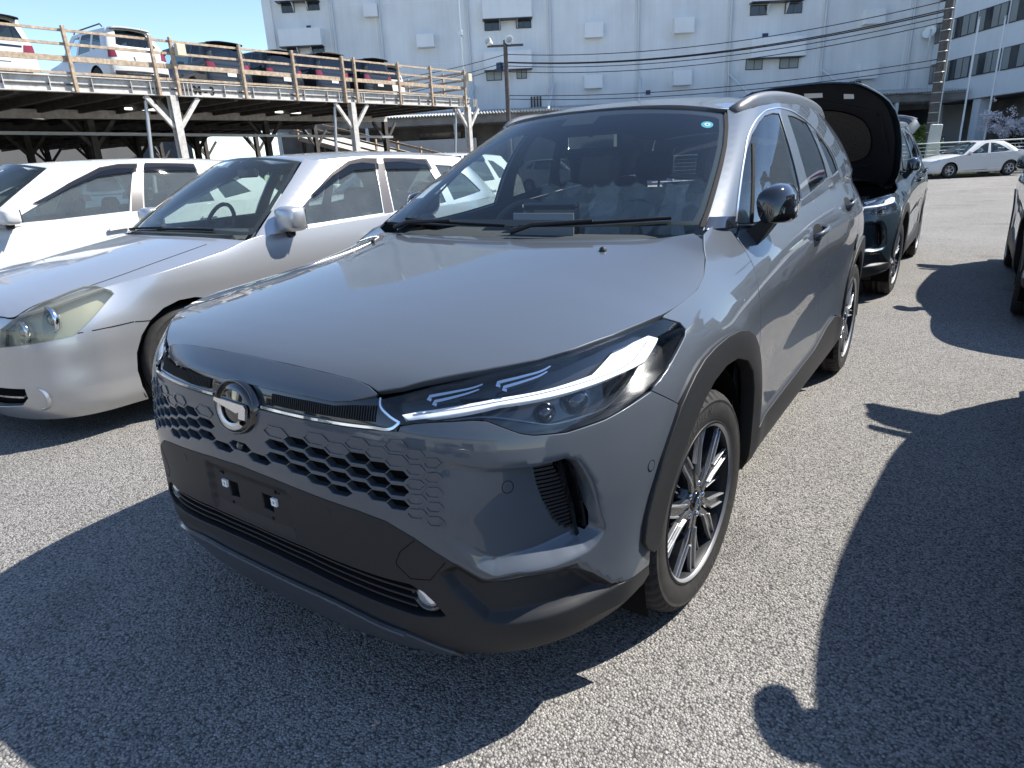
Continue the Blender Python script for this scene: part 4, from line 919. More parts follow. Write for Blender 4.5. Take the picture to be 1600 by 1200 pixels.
    ttail(panel('tailgate_skin',GSR,symr([(0,-.02),(.4,-.02),(.74,-.02),(.76,.3),(.78,.6),(.80,1.0),(.5,1.0),(0,1.0)]),P,root,holes=[symr([(0,.09),(.3,.09),(.55,.11),(.63,.16),(.57,.81),(.46,.91),(0,.93)])],res=.05,flange=.01))
    L_=hero_wrap.L
    def HSR(u,z):
        u=np.asarray(u,float); d=u-L_; q=hero_wrap(L_-np.abs(d),z,False); return q*np.stack([np.where(d>0,-1.,1.),np.ones_like(d),np.ones_like(d)],-1)
    symw=lambda h:[(L_-a,b) for a,b in h]+[(L_+a,b) for a,b in h[::-1] if a>0]
    ttail(panel('tailgate_lower',HSR,symw([(0,.66),(.55,.66),(.62,.72),(.62,1.0),(.70,1.14),(.4,1.15),(0,1.15)]),P,root,res=.05,flange=.01))
    b=MB(); 
    for i in range(12): pass
    ttail(panel('roof_spoiler',Height(lambda x,y:1.492-.18*(y-3.02)-.04*(np.abs(x)/.55)**3),sym([(0,2.98),(.52,2.97),(.56,3.08),(.53,3.22),(.3,3.26),(0,3.27)]),P,root,res=.05,flange=.03))
    for s in(1,-1):
        ttail(panel('tail_lamp',HSR,[(L_-s*.30,.90),(L_-s*.63,.88),(L_-s*.64,1.02),(L_-s*.45,.99),(L_-s*.30,.95)][::s],M['red_lens'],root,res=.05,flange=.01,off=.012))
        o=panel('tail_lamp',HSR,[(L_-s*.645,.88),(L_-s*1.0,.90),(L_-s*1.05,1.0),(L_-s*.86,1.03),(L_-s*.645,1.02)][::s],M['red_lens'],root,res=.05,flange=.01,off=.010)
    panel('rear_bumper',HSR,symw([(0,.34),(.6,.34),(1.0,.36),(1.02,.5),(.93,.66),(.87,.70),(.66,.70),(.56,.645),(0,.645)]),P,root,res=.05,flange=.014)
    panel('rear_lower_bumper',LSH(0) if False else HSR,symw([(0,.24),(.6,.24),(1.02,.26),(1.02,.352),(.6,.333),(0,.333)]),M['plastic'],root,res=.06,flange=.02)
    # --- roof, rails
    rf=[(0,.955),(.15,.960),(.30,.975),(.44,1.01),(.525,1.055),(.565,1.12),(.598,1.24),(.620,1.40),(.635,1.65),(.640,1.95),(.635,2.25),(.620,2.6),(.595,2.85),(.545,2.99),(.3,3.06),(0,3.07)]
    panel('roof',hero_roof,sym(rf),P,root,res=.06,flange=.016)
    for s in(1,-1):
        y=np.linspace(1.10,2.86,28); V=[];F=[]; k=7
        for i,yy in enumerate(y):
            t=(yy-1.10)/1.76; e=min(1,t/.10,(1-t)/.12); e=math.sin(max(e,0)*math.pi/2)
            xr=np.interp(yy,[1.1,1.24,1.4,1.65,1.95,2.25,2.6,2.85],[.560,.592,.607,.622,.627,.622,.605,.58]); zb_=float(_roof(xr,np.array(yy)))-.012; hgt=.014+.038*e; hw=.022
            for (dx,dz) in((-hw*1.1,0),(-hw*.95,.6),(-hw*.5,.95),(0,1.0),(hw*.5,.92),(hw*1.0,.55),(hw*1.15,-.1)): V.append((s*(xr+dx),yy,zb_+dz*hgt))
        for i in range(len(y)-1):
            for j in range(k-1): F.append((i*k+j,i*k+j+1,(i+1)*k+j+1,(i+1)*k+j))
        F+= [tuple(range(k)),tuple(range(len(V)-k,len(V)))]
        b=MB(); b.add(V,F,False); o=b.build('roof_rail',M['rail'],root)
        for p in o.data.polygons: p.use_smooth=len(p.vertices)==4
    # --- mirrors
    for s in(1,-1):
        mir=bpy.data.objects.new('door_mirror',None); COL.objects.link(mir); mir.parent=root
        # folded head: long axis runs back along the door
        secs=[(.595,.842,.018,1.135,.038,.038),(.605,.854,.031,1.145,.052,.050),(.64,.870,.042,1.152,.062,.060),(.69,.878,.045,1.156,.064,.066),(.75,.878,.043,1.158,.061,.065),(.80,.874,.035,1.157,.052,.055),(.82,.872,.022,1.155,.036,.038)]
        V=[];n=20
        for (y,xc,hx,zc,hu,hd) in secs:
            for j in range(n):
                w=2*math.pi*j/n; cx=math.cos(w);sz=math.sin(w); px=abs(cx)**.7*np.sign(cx);pz=abs(sz)**.75*np.sign(sz); V.append((s*(xc+hx*px-.014*sz),y,zc+(hu if pz>0 else hd)*pz))
        F=[(i*n+j,(i+1)*n+j,(i+1)*n+(j+1)%n,i*n+(j+1)%n) for i in range(len(secs)-1) for j in range(n)]+[tuple(range(n)),tuple(range(len(V)-n,len(V)))[::-1]]
        b=MB(); b.add(V,F,True); b.build('mirror_shell',M['piano'],mir); mir.location=(.035,.06,0) if s<0 else (0,0,0)
        b=MB(); b.add([(s*.79,.60,1.07),(s*.79,.74,1.07),(s*.82,.70,1.02),(s*.82,.62,1.01),(s*.845,.61,1.115),(s*.845,.74,1.115),(s*.875,.72,1.10),(s*.875,.61,1.095)],[(0,1,5,4),(1,2,6,5),(2,3,7,6),(3,0,4,7),(4,5,6,7),(0,3,2,1)]); b.build('mirror_arm',M['plastic'],mir)
    # --- handles
    for (dr,yc,zc) in((doors,1.385,.985),(rdoors,2.20,1.045)):
        for s,d in zip((1,-1),dr):
            pts=[(uy(yc-.105),zc-.012),(uy(yc-.07),zc-.006),(uy(yc),zc),(uy(yc+.06),zc+.006),(uy(yc+.09),zc+.008)]; pts=crv(pts,5); k=len(pts)
            off=[.004+.036*math.sin(math.pi*i/(k-1))**.5 for i in range(k)]; V=[];F=[]
            for i,(u_,z_) in enumerate(pts):
                p=HS(np.array([u_]),np.array([z_]))[0]; nn=normals(HS,np.array([u_]),np.array([z_]))[0]
                for (dz,do) in((-.013,-.008),(-.012,.0),(0,.004),(.012,.0),(.013,-.008),(0,-.012)): V.append((p+nn*(off[i]+do)+np.array([0,0,dz]))*[s,1,1])
            for i in range(k-1):
                for j in range(6): F.append((i*6+j,i*6+(j+1)%6,(i+1)*6+(j+1)%6,(i+1)*6+j))
            F+=[tuple(range(6)),tuple(range(6*k-6,6*k))]; b=MB(); b.add(V,F,True); b.build('door_handle',P,d)
            panel('handle_cup',LSH(.0015),circ2((uy(yc-.01),zc),.085,24,.034),M['seal'],d,side=s,res=.03,flange=.001)
    # --- wipers
    for (pv,tip,el) in(((-.52,.285),(.06,.30),(-.30,.30)),((.10,.235),(.62,.365),(.30,.275))):
        def on(x,y,h=.012):
            d=np.abs(GB0(x)); 
            return None
        w=bpy.data.objects.new('wiper',None); COL.objects.link(w); w.parent=root
        def gp(x,t,o):
            uu=np.linspace(0,.72,60); px=GR(uu,np.full(60,t))[:,0]; u_=float(np.interp(abs(x),px,uu)); q=GS(np.array([u_*(1 if x>=0 else -1)]),np.array([t]))[0]; nn=normals(GS,np.array([u_*(1 if x>=0 else -1)+1e-4]),np.array([t]))[0]; return Vector(q+nn*o)
        x0,x1=pv[0],tip[0]
        blade=[gp(x,tt,.010) for x,tt in zip(np.linspace(x0+.03*(1),x1,10),np.linspace(.045,.018,10))] if x0<0 else [gp(x,tt,.010) for x,tt in zip(np.linspace(x0+.02,x1,10),np.linspace(.016,.050,10))]
        b=MB(); b.tube(blade,.006,6); b.build('wiper_blade',M['seal'],w)
        arm=[gp(x0,-.02,.010),gp(x0+(x1-x0)*.15,.006,.024),gp(x0+(x1-x0)*.55,.034,.020)] ; b=MB(); b.tube(arm,[.011,.009,.006],6); b.build('wiper_arm',M['plastic'],w)
    # --- sticker, papers
    pass
    def stick(nm,u_,t_,ru_,rt,mt,o): return panel(nm,GS,circ2((u_,t_),ru_,24,rt),mt,root,res=.03,flange=0,off=o)
    stick('inspection_sticker',.672,.838,.027,.034,mat('teal_sticker',(.03,.30,.36),.5),-.006); stick('sticker_centre',.672,.838,.013,.016,M['paper'],-.0052); stick('sticker_mark',.672,.838,.006,.007,mat('sticker_blue',(.02,.08,.22),.5),-.0045)
    panel('window_note',GS,[(-.60,.24),(-.70,.24),(-.705,.37),(-.60,.40)][::-1],M['paper'],root,res=.05,flange=0,off=-.008)
    panel('window_note',GS,[(-.665,.50),(-.70,.50),(-.70,.56),(-.665,.56)][::-1],M['paper'],root,res=.05,flange=0,off=-.008)
    # --- body inner shell, floor and interior
    Vn=[];Fn=[]; uu=np.linspace(1.05,uy(3.0),60); zz=np.array([.24,.5,.75,.95,1.06]); A,Bz=np.meshgrid(uu,zz,indexing='ij'); S3=hero_wrap(A,Bz,False); S3[...,0]-=.045
    k=len(zz)
    for s in(1,-1):
        F=[]
        for i in range(len(uu)-1):
            for j in range(k-1):
                yc=(S3[i,j,1]+S3[i+1,j,1])/2; zc=(zz[j]+zz[j+1])/2
                if min(math.hypot(yc,zc-.341),math.hypot(yc-2.64,zc-.341))<.44: continue
                if yc<.3: continue
                F.append((i*k+j,(i+1)*k+j,(i+1)*k+j+1,i*k+j+1))
        link('door_trim',mesh('door_trim',S3.reshape(-1,3)*[s,1,1],F,True),M['interior'],root)
    b=MB(); b.box(-.85,.45,.22,.85,3.3,.30); b.box(-.45,-.8,.24,.45,.46,.30); b.box(-.80,.42,.30,.80,.46,.95); b.build('floor',M['inner'],root)
    b=MB(); b.box(-.60,-.62,.30,.60,.40,.80); b.build('engine_block',M['inner'],root)
    # radiator support and engine bay rim (seen when a hood is open)
    b=MB(); b.box(-.62,-.70,.72,.62,-.60,.84); b.box(-.30,-.40,.78,.25,.10,.92); b.box(.30,-.30,.78,.60,.0,.90); b.build('engine_cover',M['plastic'],root)
    # dashboard
    yy=[.26,.36,.50,.62,.72,.78]; zz=[1.030,1.045,1.050,1.045,1.01,.90]; V=[];F=[]; xs=np.linspace(-.74,.74,13)
    for y_,z_ in zip(yy,zz):
        for x in xs: V.append((x*(1 if y_>.4 else .93),y_-.06*(x/.74)**2*-1,z_+(.025 if x<-.1 and x>-.6 and .55<y_<.75 else 0)))
    k=len(xs); F=[(i*k+j,i*k+j+1,(i+1)*k+j+1,(i+1)*k+j) for i in range(len(yy)-1) for j in range(k-1)]; b=MB(); b.add(V,F,True); b.box(-.70,.60,.55,.70,.76,.95); b.build('dashboard',M['interior'],root,fix=False)
    b=MB(); b.bbox(-.13,.60,1.02,.13,.63,1.17,.008); b.build('centre_screen',M['piano'],root)
    b=MB(); b.bbox(-.12,.52,1.045,.16,.525,1.135,.001,Matrix.Rotation(-.0,4,'X')); b.build('dash_paper',mat('grey_card',(.22,.23,.24),.7),root)
    T=Matrix.Translation((-.36,.93,.98))@Matrix.Rotation(math.radians(-24),4,'X'); b=MB(); b.tube([T@Vector((.185*math.cos(t),0,.185*math.sin(t))) for t in np.linspace(0,2*math.pi,37)[:-1]],.015,8,closed=True); b.bbox(-.06,-.02,-.07,.06,.02,.05,.012,T); b.bar(T@Vector((-.17,0,0)),T@Vector((.17,0,0)),.03,.02); b.bar(T@Vector((0,0,-.17)),T@Vector((0,0,0)),.03,.02); b.build('steering_wheel',M['interior'],root)
    for (x,y0,w) in((-.37,1.15,.25),(.37,1.15,.25),(-.42,2.05,.27),(.42,2.05,.27),(0,2.07,.14)):
        st=bpy.data.objects.new('seat',None); COL.objects.link(st); st.parent=root
        b=MB(); b.bbox(x-w,y0-.10,.40,x+w,y0+.42,.58,.05); b.build('cushion',M['seat'],st)
        T=Matrix.Translation((x,y0+.40,.50))@Matrix.Rotation(math.radians(-16),4,'X'); b=MB(); b.bbox(-w,-.07,0,w,.07,.66,.055,T); b.build('backrest',M['seat'],st)
        b=MB(); b.bbox(-.125,-.05,.71,.125,.05,.90,.035,T); b.bar(T@Vector((-.05,0,.6)),T@Vector((-.05,0,.75)),.012,.012); b.bar(T@Vector((.05,0,.6)),T@Vector((.05,0,.75)),.012,.012); b.build('headrest',M['seat'],st)
    # crumpled delivery film on the front seats
    for (x,y0) in((-.37,1.42),(.37,1.42),(.06,1.22)):
        V=[];n=12
        for i in range(n):
            for j in range(n):
                V.append((x+(i/(n-1)-.5)*.5+random.uniform(-.02,.02),y0+random.uniform(-.035,.035)+.12*(j/(n-1)),.70+.50*(j/(n-1))+random.uniform(-.02,.02)))
        F=[(i*n+j,(i+1)*n+j,(i+1)*n+j+1,i*n+j+1) for i in range(n-1) for j in range(n-1)]; link('seat_film',mesh('seat_film',V,F),M['film'],root)
    b=MB(); T=Matrix.Translation((0,.98,1.40)); b.bbox(-.12,-.012,-.035,.12,.012,.035,.01,T); b.bar((0,.93,1.49),(0,.98,1.42),.02,.02); b.build('rear_view_mirror',M['piano'],root)
    panel('headliner',Height(lambda x,y:_roof(x,y)-.03),sym([(0,1.0),(.44,1.06),(.56,1.25),(.60,1.7),(.59,2.5),(.5,2.95),(0,3.0)]),M['interior'],root,res=.12,flange=0)
    # --- wheels
    if 'hero' not in _WT: _WT['hero']=wheel_template()
    xs=.898-.1125-.012
    wl=[]
    for (y_,s,st) in((0,1,math.radians(-2.9)),(0,-1,math.radians(-2.9)),(2.64,1,0),(2.64,-1,0)):
        w=add_wheel(root,s*xs,y_,.341,_WT['hero'],s,st,spin=.25 if y_==0 else 1.1); wl.append(w)
    lt=mat('tyre_lettering',(.055,.054,.052),.6)
    for w in wl[:1]+wl[2:3]:
        for a0 in(2.05,2.05+math.pi): sidewall_text(w,'MICHELIN',.278,.1135,.034,lt,a0,.1)
    return root
# ---------------------------------------------------------------- generic car geometry
class CarGeo:
    def __init__(s,hw=.87,fo=.88,wb=2.7,ro=.9,R=.32,cf=.55,cr=.45,pf=.72,pr=.62,zlow=.20,zh0=.70,zcowl=.98,ycowl=.45,yA=.62,hdrop=.07,hpow=2.6,
                 belt=((.5,.95),(1.5,.98),(3.2,1.02)),ywt=1.05,yrt=3.0,xr=.60,xrr=.56,zr=1.46,crown=.045,yC=3.1,kind='wagon',lean=.10,shoulder=.06,zdeck=1.05,ydeck=3.0,rlean=.10,wsd=.18,zmid=.55,rtop=None,belt_in=.04):
        s.__dict__.update({k:v for k,v in locals().items() if k!='s'})
        yr=wb+ro; P=[]
        for t in np.linspace(0,math.pi/2,9): P.append((hw*.985*math.sin(t)**pf,-fo+cf*(1-math.cos(t)**pf)))
        for y in np.linspace(-fo+cf+.25,yr-cr-.25,6): P.append((hw*(.997 if (y<.2 or y>wb-.2) else 1.0),y))
        for t in np.linspace(math.pi/2,0,9): P.append((hw*.985*math.sin(t)**pr,yr-cr*(1-math.cos(t)**pr)))
        Q=[P[0]]
        for p in P[1:]:
            if math.hypot(p[0]-Q[-1][0],p[1]-Q[-1][1])>.02:Q.append(p)
        Q[0]=(0,-fo);Q[-1]=(0,yr)
        zr_=np.array([zlow-.05,zlow,zlow+.06,zlow+.14,zmid-.12,zmid,zmid+.12,.78,.88,.98,1.08,1.2,1.35])
        w0=Wrap(Q,[0.,1.],[0,1],[[0,0],[0,0]]); s.L=w0.L; us=np.linspace(0,s.L,30); tab=[]
        for u in us:
            p,_=w0.plan(np.array(u)); y=p[1]; nf=float(smooth((-.05-y)/(fo*.55))); nr=float(smooth((y-wb-.1)/(ro*.6))); mid=1-nf-nr
            row=[]
            for z in zr_:
                low=.10*max(0,(zlow+.12-z)/.17)**1.6 if z<zlow+.12 else 0
                up=max(0,z-zmid)
                side=.010*up+shoulder*(max(0,z-.80)/.25)**1.7 if y<yA else .02*up+belt_in*(max(0,z-.80)/.25)**1.5
                k=float(smooth((y-yA+.5)/.5)); side=(.010*up+shoulder*(max(0,z-.78)/.22)**1.7)*(1-k)+(.02*up+belt_in*(max(0,z-.78)/.25)**1.5)*k
                front=lean*(up/.25)**1.8; rear=rlean*(up/.45)**1.3
                row.append(low+nf*front+nr*rear+mid*side)
            tab.append(row)
        s.wrap=Wrap(Q,list(us),zr_,tab); w=s.wrap
        s.uy=lambda y:float(w.u_of(('y',y)))
        ys=np.array([-fo-.1,-fo,-fo+.06,-fo+.16,-fo+.35,-.2,.1,ycowl,ycowl+.3]); zc0=zcowl
        t=np.clip((ys+fo)/(ycowl+fo),-.1,1.4); zc=zh0+(zcowl-zh0)*np.sign(t)*np.abs(t)**.62; zc[0]=zh0-.08
        pl=lambda y:np.interp(y,[p[1] for p in Q[:len(Q)//2]],[p[0] for p in Q[:len(Q)//2]])
        def hood(x,y): 
            c=spline(ys,zc,y); xe=np.maximum(pl(y),.25)-.05; return c-hdrop*(np.abs(x)/xe)**hpow
        s.hoodf=hood; s.hood=Height(hood)
        s.beltz=lambda y:np.interp(y,[b[0] for b in belt],[b[1] for b in belt])
        def inter(u,f,z0,z1):
            a,b=z0,z1
            for _ in range(30):
                m=(a+b)/2; q=w(np.array(u),np.array(m))
                if m<float(f(q[0],q[1])): a=m
                else: b=m
            return (a+b)/2
        uA=s.uy(yA); uF=np.concatenate([np.linspace(0,uA*.6,22),np.linspace(uA*.6,uA,14)[1:]]); zF=np.array([inter(u,hood,zmid,1.2) for u in uF])
        # blend hood line into belt near the A pillar
        zF=np.where(True,zF,zF); kb=smooth((w.plan(uF)[0][:,1]-(yA-.35))/.35); zF=zF*(1-kb)+s.beltz(yA)*kb
        s.uA=uA; s.uC=s.uy(yC)
        uM=np.linspace(uA,s.uC,16)[1:]; zM=s.beltz(w.plan(uM)[0][:,1])
        if kind=='sedan':
            def deck(x,y): return zdeck-.10*np.maximum(0,(y-ydeck)/(yr-ydeck))**2-.05*(np.abs(x)/hw)**2.5
            s.deck=Height(deck); s.deckf=deck; uR=np.linspace(s.uC,s.L,22)[1:]; zR=np.array([inter(u,deck,zmid,1.3) for u in uR]); k=smooth((w.plan(uR)[0][:,1]-yC)/.3); zR=zR*k+zM[-1]*(1-k)
        else:
            uR=np.linspace(s.uC,s.L,16)[1:]; zR=s.beltz(np.minimum(w.plan(uR)[0][:,1],9))
        s.tu=np.concatenate([uF,uM,uR]); s.tz=np.concatenate([zF,zM,zR]); s.top=lambda u:np.interp(u,s.tu,s.tz)
        s.hood_edge=[tuple(w(np.array(u),np.array(z))[:2]) for u,z in zip(uF,zF)]
        pA=w(np.array(uA),np.array(zF[-1])); xA=float(pA[0])
        # ring
        B=[];T=[];bul=[]; yrf=[ywt,yrt]; 
        zed=lambda y:zr-crown-.035*((y-(ywt+yrt)/2)/((yrt-ywt)/2))**2 if rtop is None else np.interp(y,[r[0] for r in rtop],[r[1] for r in rtop])-crown
        for f in(0,.25,.5,.72,.9):
            x=xA*f; y=ycowl+(yA-.08-ycowl)*f**2.4; B.append((x,y,float(hood(x,y))+.006 if f<.8 else float(hood(x,y))*.5+.5*zF[-1])); T.append((xr*.93*f,ywt+wsd*.6*f**2.2,zr-crown*f**2*.9-.015)); bul.append(.02)
        n=9
        for i,u in enumerate(np.linspace(uA,s.uC,n)):
            p=w(np.array(u),np.array(s.top(u))); B.append(tuple(p)); f=i/(n-1); y=(ywt+wsd*.95)+(yrt-ywt-wsd*.95-.04)*f; T.append((xr+(xrr-xr)*f-.02*(i==0)+.02*math.sin(math.pi*f),y,float(zed(y)))); bul.append(.014)
        if kind=='sedan':
            xC=B[-1][0]; yB=yrt+.55 if ydeck is None else ydeck
            for f in(.88,.70,.45,0):
                x=xC*f; y=yB-(yB-yC)*f**3*.6; B.append((x,y,float(deck(x,y))+.004)); T.append((xrr*.92*f,yrt+.03*(1-f),zr-crown*f**2*.9-.02)); bul.append(.02)
        else:
            uu=np.linspace(s.uC,s.L,7)[1:]
            for i,u in enumerate(uu):
                p=w(np.array(u),np.array(s.top(u))); B.append(tuple(p)); f=1-(i+1)/len(uu); T.append((xrr*.96*f**.6,yrt+.03*(1-f),float(zed(yrt))+crown*(1-f**1.2)*.7)); bul.append(.02)
        U=np.r_[0,np.cumsum([np.linalg.norm(np.subtract(b,a)) for a,b in zip(B[:-1],B[1:])])]; s.ring=Ring(U,B,T,bul); s.RU=U; s.RB=np.array(B); s.RT=np.array(T); s.iA=5; s.iC=5+n-1
        s.ry=lambda y:float(np.interp(y,s.RB[s.iA:s.iC+1,1],U[s.iA:s.iC+1]))
        def rooff(x,y):
            e=np.interp(y,s.RT[s.iA-3:s.iC+1,1],s.RT[s.iA-3:s.iC+1,0]); ze=np.array([zed(q) for q in np.ravel(y)]).reshape(np.shape(y)); c=crown*np.ones_like(ze); return ze+c*(1-(np.abs(x)/np.maximum(e,.2))**2.4)
        s.rooff=rooff; s.roof=Height(rooff)
        s.roof_edge=[(q[0],q[1]) for q in s.RT]
    def S(s,u,z):
        u=np.asarray(u,float); q=s.wrap(np.abs(u),z); return q*np.stack([np.where(u<0,-1.,1.),np.ones_like(u),np.ones_like(u)],-1)
    def G(s,u,t):
        u=np.asarray(u,float); q=s.ring(np.abs(u),t); return q*np.stack([np.where(u<0,-1.,1.),np.ones_like(u),np.ones_like(u)],-1)
    def GR(s,u,t):
        u=np.asarray(u,float); d=u-s.RU[-1]; q=s.ring(s.RU[-1]-np.abs(d),t); return q*np.stack([np.where(d>0,-1.,1.),np.ones_like(d),np.ones_like(d)],-1)
    def SR(s,u,z):
        u=np.asarray(u,float); d=u-s.L; q=s.wrap(s.L-np.abs(d),z); return q*np.stack([np.where(d>0,-1.,1.),np.ones_like(d),np.ones_like(d)],-1)
    def off(s,F,o): return lambda u,z:F(u,z)+normals(F,np.asarray(u,float),np.asarray(z,float))*o
SILVER=dict(hw=.872,fo=.93,wb=2.70,ro=.87,R=.315,zh0=.70,zcowl=.985,ycowl=.33,yA=.62,belt=((.5,.965),(1.5,1.00),(3.2,1.05)),ywt=1.12,yrt=3.05,xr=.61,zr=1.50,crown=.055,yC=3.2,lean=.085,zlow=.14)
# ---------------------------------------------------------------- generic car build
def seam(S,pts,parent,w=.005,name='panel_gap',mt=None,sides=(1,-1),o=.0012):
    V,F=ribbon(S,pts,w,-.004,o)
    for s in sides:
        b=MB(); b.add(V*[s,1,1],F); b.build(name,mt or M['inner'],parent)
def mirror_part(root,x,y,z,paint,side,w=.20,h=.13,dep=.12,fold=0.):
    m=bpy.data.objects.new('door_mirror',None); COL.objects.link(m); m.parent=root; m.location=(side*x,y,z); m.rotation_euler=(0,0,side*fold)
    V=[];n=18; secs=[(0,.55,.72),(.06,.85,.90),(.30,1,1),(.72,.98,.97),(.93,.82,.86),(1.0,.55,.66)]
    for (f,a,c) in secs:
        for j in range(n):
            t=2*math.pi*j/n; cy=math.cos(t);sz=math.sin(t); py=abs(cy)**.5*np.sign(cy); pz=abs(sz)**.42*np.sign(sz); V.append((side*(f*w),(dep*.35*py if py>0 else dep*.65*py)*a,h/2*pz*c))
    F=[(i*n+j,(i+1)*n+j,(i+1)*n+(j+1)%n,i*n+(j+1)%n) for i in range(len(secs)-1) for j in range(n)]+[tuple(range(n)),tuple(range(len(V)-n,len(V)))]
    b=MB(); b.add(V,F,True); b.build('mirror_shell',paint,m)
    b=MB(); b.bbox(min(-side*.06,side*.07),-.03,-h/2-.035,max(-side*.06,side*.07),.03,-h/2+.03,.012); b.build('mirror_foot',M['plastic'],m)
    b=MB(); b.box(min(side*.02,side*(w-.02)),dep*.35-.004,-h*.40,max(side*.02,side*(w-.02)),dep*.35+.001,h*.40); b.build('mirror_glass',M['chrome'],m)
    return m
def make_car(name,label,cat,geo,paint,o):
    """o: options dict"""
    g=geo; root=thing(name,label,cat,group=o.get('group')); res=o.get('res',.05); R=g.R; ra=o.get('arch',R+.05); az=R+.0
    uf=g.uy(0.);ur=g.uy(g.wb)
    # body skin with arch cut-outs; front half and rear half of the wrap, so lamps and gaps sit on a closed skin
    zl=g.zlow
    def arch(c,n=16):
        a=math.asin(max(-1,min(1,(zl-az)/ra))); return [(c+ra*math.cos(t),az+ra*math.sin(t)) for t in np.linspace(math.pi-a,a,n)]
    bot=[(0,zl),(uf*.35,zl),(uf*.62,zl)]+arch(uf)+[((uf+ur)/2,zl)]+arch(ur)+[(ur+(g.L-ur)*.5,zl),(g.L,zl+.03)]
    um=uf+ (ur-uf)*.0+ .62
    tops=[(u,z) for u,z in zip(g.tu,g.tz)]
    gap=.003
    fr=[p for p in bot if p[0]<=uf+ra+.01]; cutu=g.uA-.02
    holes=[]
    if o.get('grille'): holes=[sym(h) if abs(h[0][0])<1e-6 else h for h in o['grille']]
    hl=[h for h in o.get('lamp_holes',[])]
    half=[p for p in fr]+[(cutu,zl+.005)]+[(cutu,float(g.top(cutu)))]+[(u,z-gap) for u,z in tops[::-1] if u<cutu]
    half=[half[0]]+half[1:]; half[-1]=(0,half[-1][1])
    hh=list(holes)
    for h in hl: hh+=[h,[(-a,b) for a,b in h[::-1]]]
    nosep=panel('front_body',g.S,sym(half),paint,root,holes=hh,res=o.get('fres',res*.6),flange=.012,hflange=.03)
    cut2=g.uC-.05
    side=[(cutu+.004,zl+.005)]+[p for p in bot if cutu<p[0]<cut2]+[(cut2,zl)]
    # doors as flank panels split at given y
    dl=[g.yA-.02]+list(o.get('doors',(1.65,2.62)))
    def flank(y0,y1,nm):
        u0,u1=g.uy(y0)+.002,g.uy(y1)-.002; lo=[(u0,zl+.09)]+[p for p in bot if u0<p[0]<u1 and p[1]>zl+.09]+[(u1,max(zl+.09,az+math.sqrt(max(ra**2-(u1-ur)**2,0))))]
        if abs(u1-ur)<ra: lo=[(u0,zl+.09),(ur-math.sqrt(max(ra**2-(zl+.09-az)**2,0)),zl+.09)]+[p for p in arch(ur) if p[0]<u1 and p[1]>zl+.10]+[(u1,az+math.sqrt(ra**2-(u1-ur)**2))]
        up=[(u,float(g.top(u))-gap) for u in np.linspace(u1,u0,8)]
        return both(nm,g.S,lo+up,paint,root,res=res,flange=.012)
    d1=flank(dl[0],dl[1],'front_door'); d2=flank(dl[1],dl[2],'rear_door')
    u0,u1=g.uy(dl[0])+.002,ur-ra; si=[(u0,zl),(u1-.01,zl),(u1-.004,zl+.082),(u0,zl+.082)]
    if abs(si[1][0]-u0)>.2: both('sill',g.S,si,o.get('sill_mat',paint),root,res=res,flange=.02)
    ue=g.uy(dl[2])+.002; rp=[p for p in arch(ur) if p[0]>ue]
    rear=([(ue,az+math.sqrt(max(ra**2-(ue-ur)**2,0)))] if abs(ue-ur)<ra else [(ue,zl)]+arch(ur)[:0])+rp+[(ur+(g.L-ur)*.5,zl),(g.L,zl+.03)]
    rt=[(u,z-gap) for u,z in tops if u>ue]; rear=rear+rt[::-1]+[(ue,float(g.top(ue))-gap)]
    RL=g.L; rr=[(p[0],p[1]) for p in rear]; full=[p for p in rr]
    # rear body mirrored across the tail
    lowr=rear[:len(rear)-len(rt)-1]; upr=rear[len(rear)-len(rt)-1:]
    outline=lowr[:-1]+[(2*RL-a,b) for a,b in lowr[::-1]][0:]+[(2*RL-a,b) for a,b in upr[::-1]][0:]+upr[1:]
    rearb=panel('rear_body',g.SR,outline,paint,root,res=res,flange=.012)
    # hood, roof
    he=g.hood_edge; yb=[(x*f,0) for x,f in()]; iA=g.iA
    cowl=[tuple(q[:2]) for q in g.RB[:iA+1][::-1]]; hood=[(x,y) for x,y in he if y<g.RB[iA][1]-.02]
    hood=[(0,hood[0][1])]+hood[1:]+[(q[0],q[1]-.02) for q in cowl[1:-1]]+[(0,cowl[-1][1]-.02)]
    panel('hood',Height(lambda x,y:g.hoodf(x,y)+.001),sym(hood),paint,root,res=res,flange=.014)
    panel('cowl',Height(lambda x,y:g.hoodf(x,y)-.02),sym([(0,g.ycowl-.06),(g.RB[iA-1][0],g.RB[iA-1][1]-.06),(g.RB[iA-1][0],g.RB[iA-1][1]+.06),(0,g.ycowl+.06)]),M['plastic'],root,res=.1,flange=0)
    re=[(0,g.RT[0][1]-.006)]+[(x,y) for x,y in g.roof_edge[1:-1]]+[(0,g.RT[-1][1])]
    panel('roof',g.roof,sym(re),o.get('roof_mat',paint),root,res=res*1.3,flange=.012)
    if g.kind=='sedan':
        k=len(g.RB)-1; dk=[tuple(q[:2]) for q in g.RB[g.iC+1:]]; de=[tuple(g.wrap(np.array(u),np.array(z))[:2]) for u,z in zip(g.tu,g.tz) if u>g.uC+.10]
        de[-1]=(0,de[-1][1]); panel('boot_lid',Height(lambda x,y:g.deckf(x,y)+.001),sym([(0,dk[-1][1]+.01)]+[(x,y+.01) for x,y in dk[::-1][1:]]+de),paint,root,res=res,flange=.012)
    # glasshouse
    RU=g.RU; uA,uC=RU[iA],RU[g.iC]
    ws=[(0,.03),(uA*.55,.03),(uA*.90,.035),(uA*.915,.3),(uA*.905,.7),(uA*.88,.955),(uA*.5,.965),(0,.968)]
    panel('windscreen',g.G,sym(ws),o.get('screen_glass',M['glass']),root,res=.08,flange=.004,off=-.001)
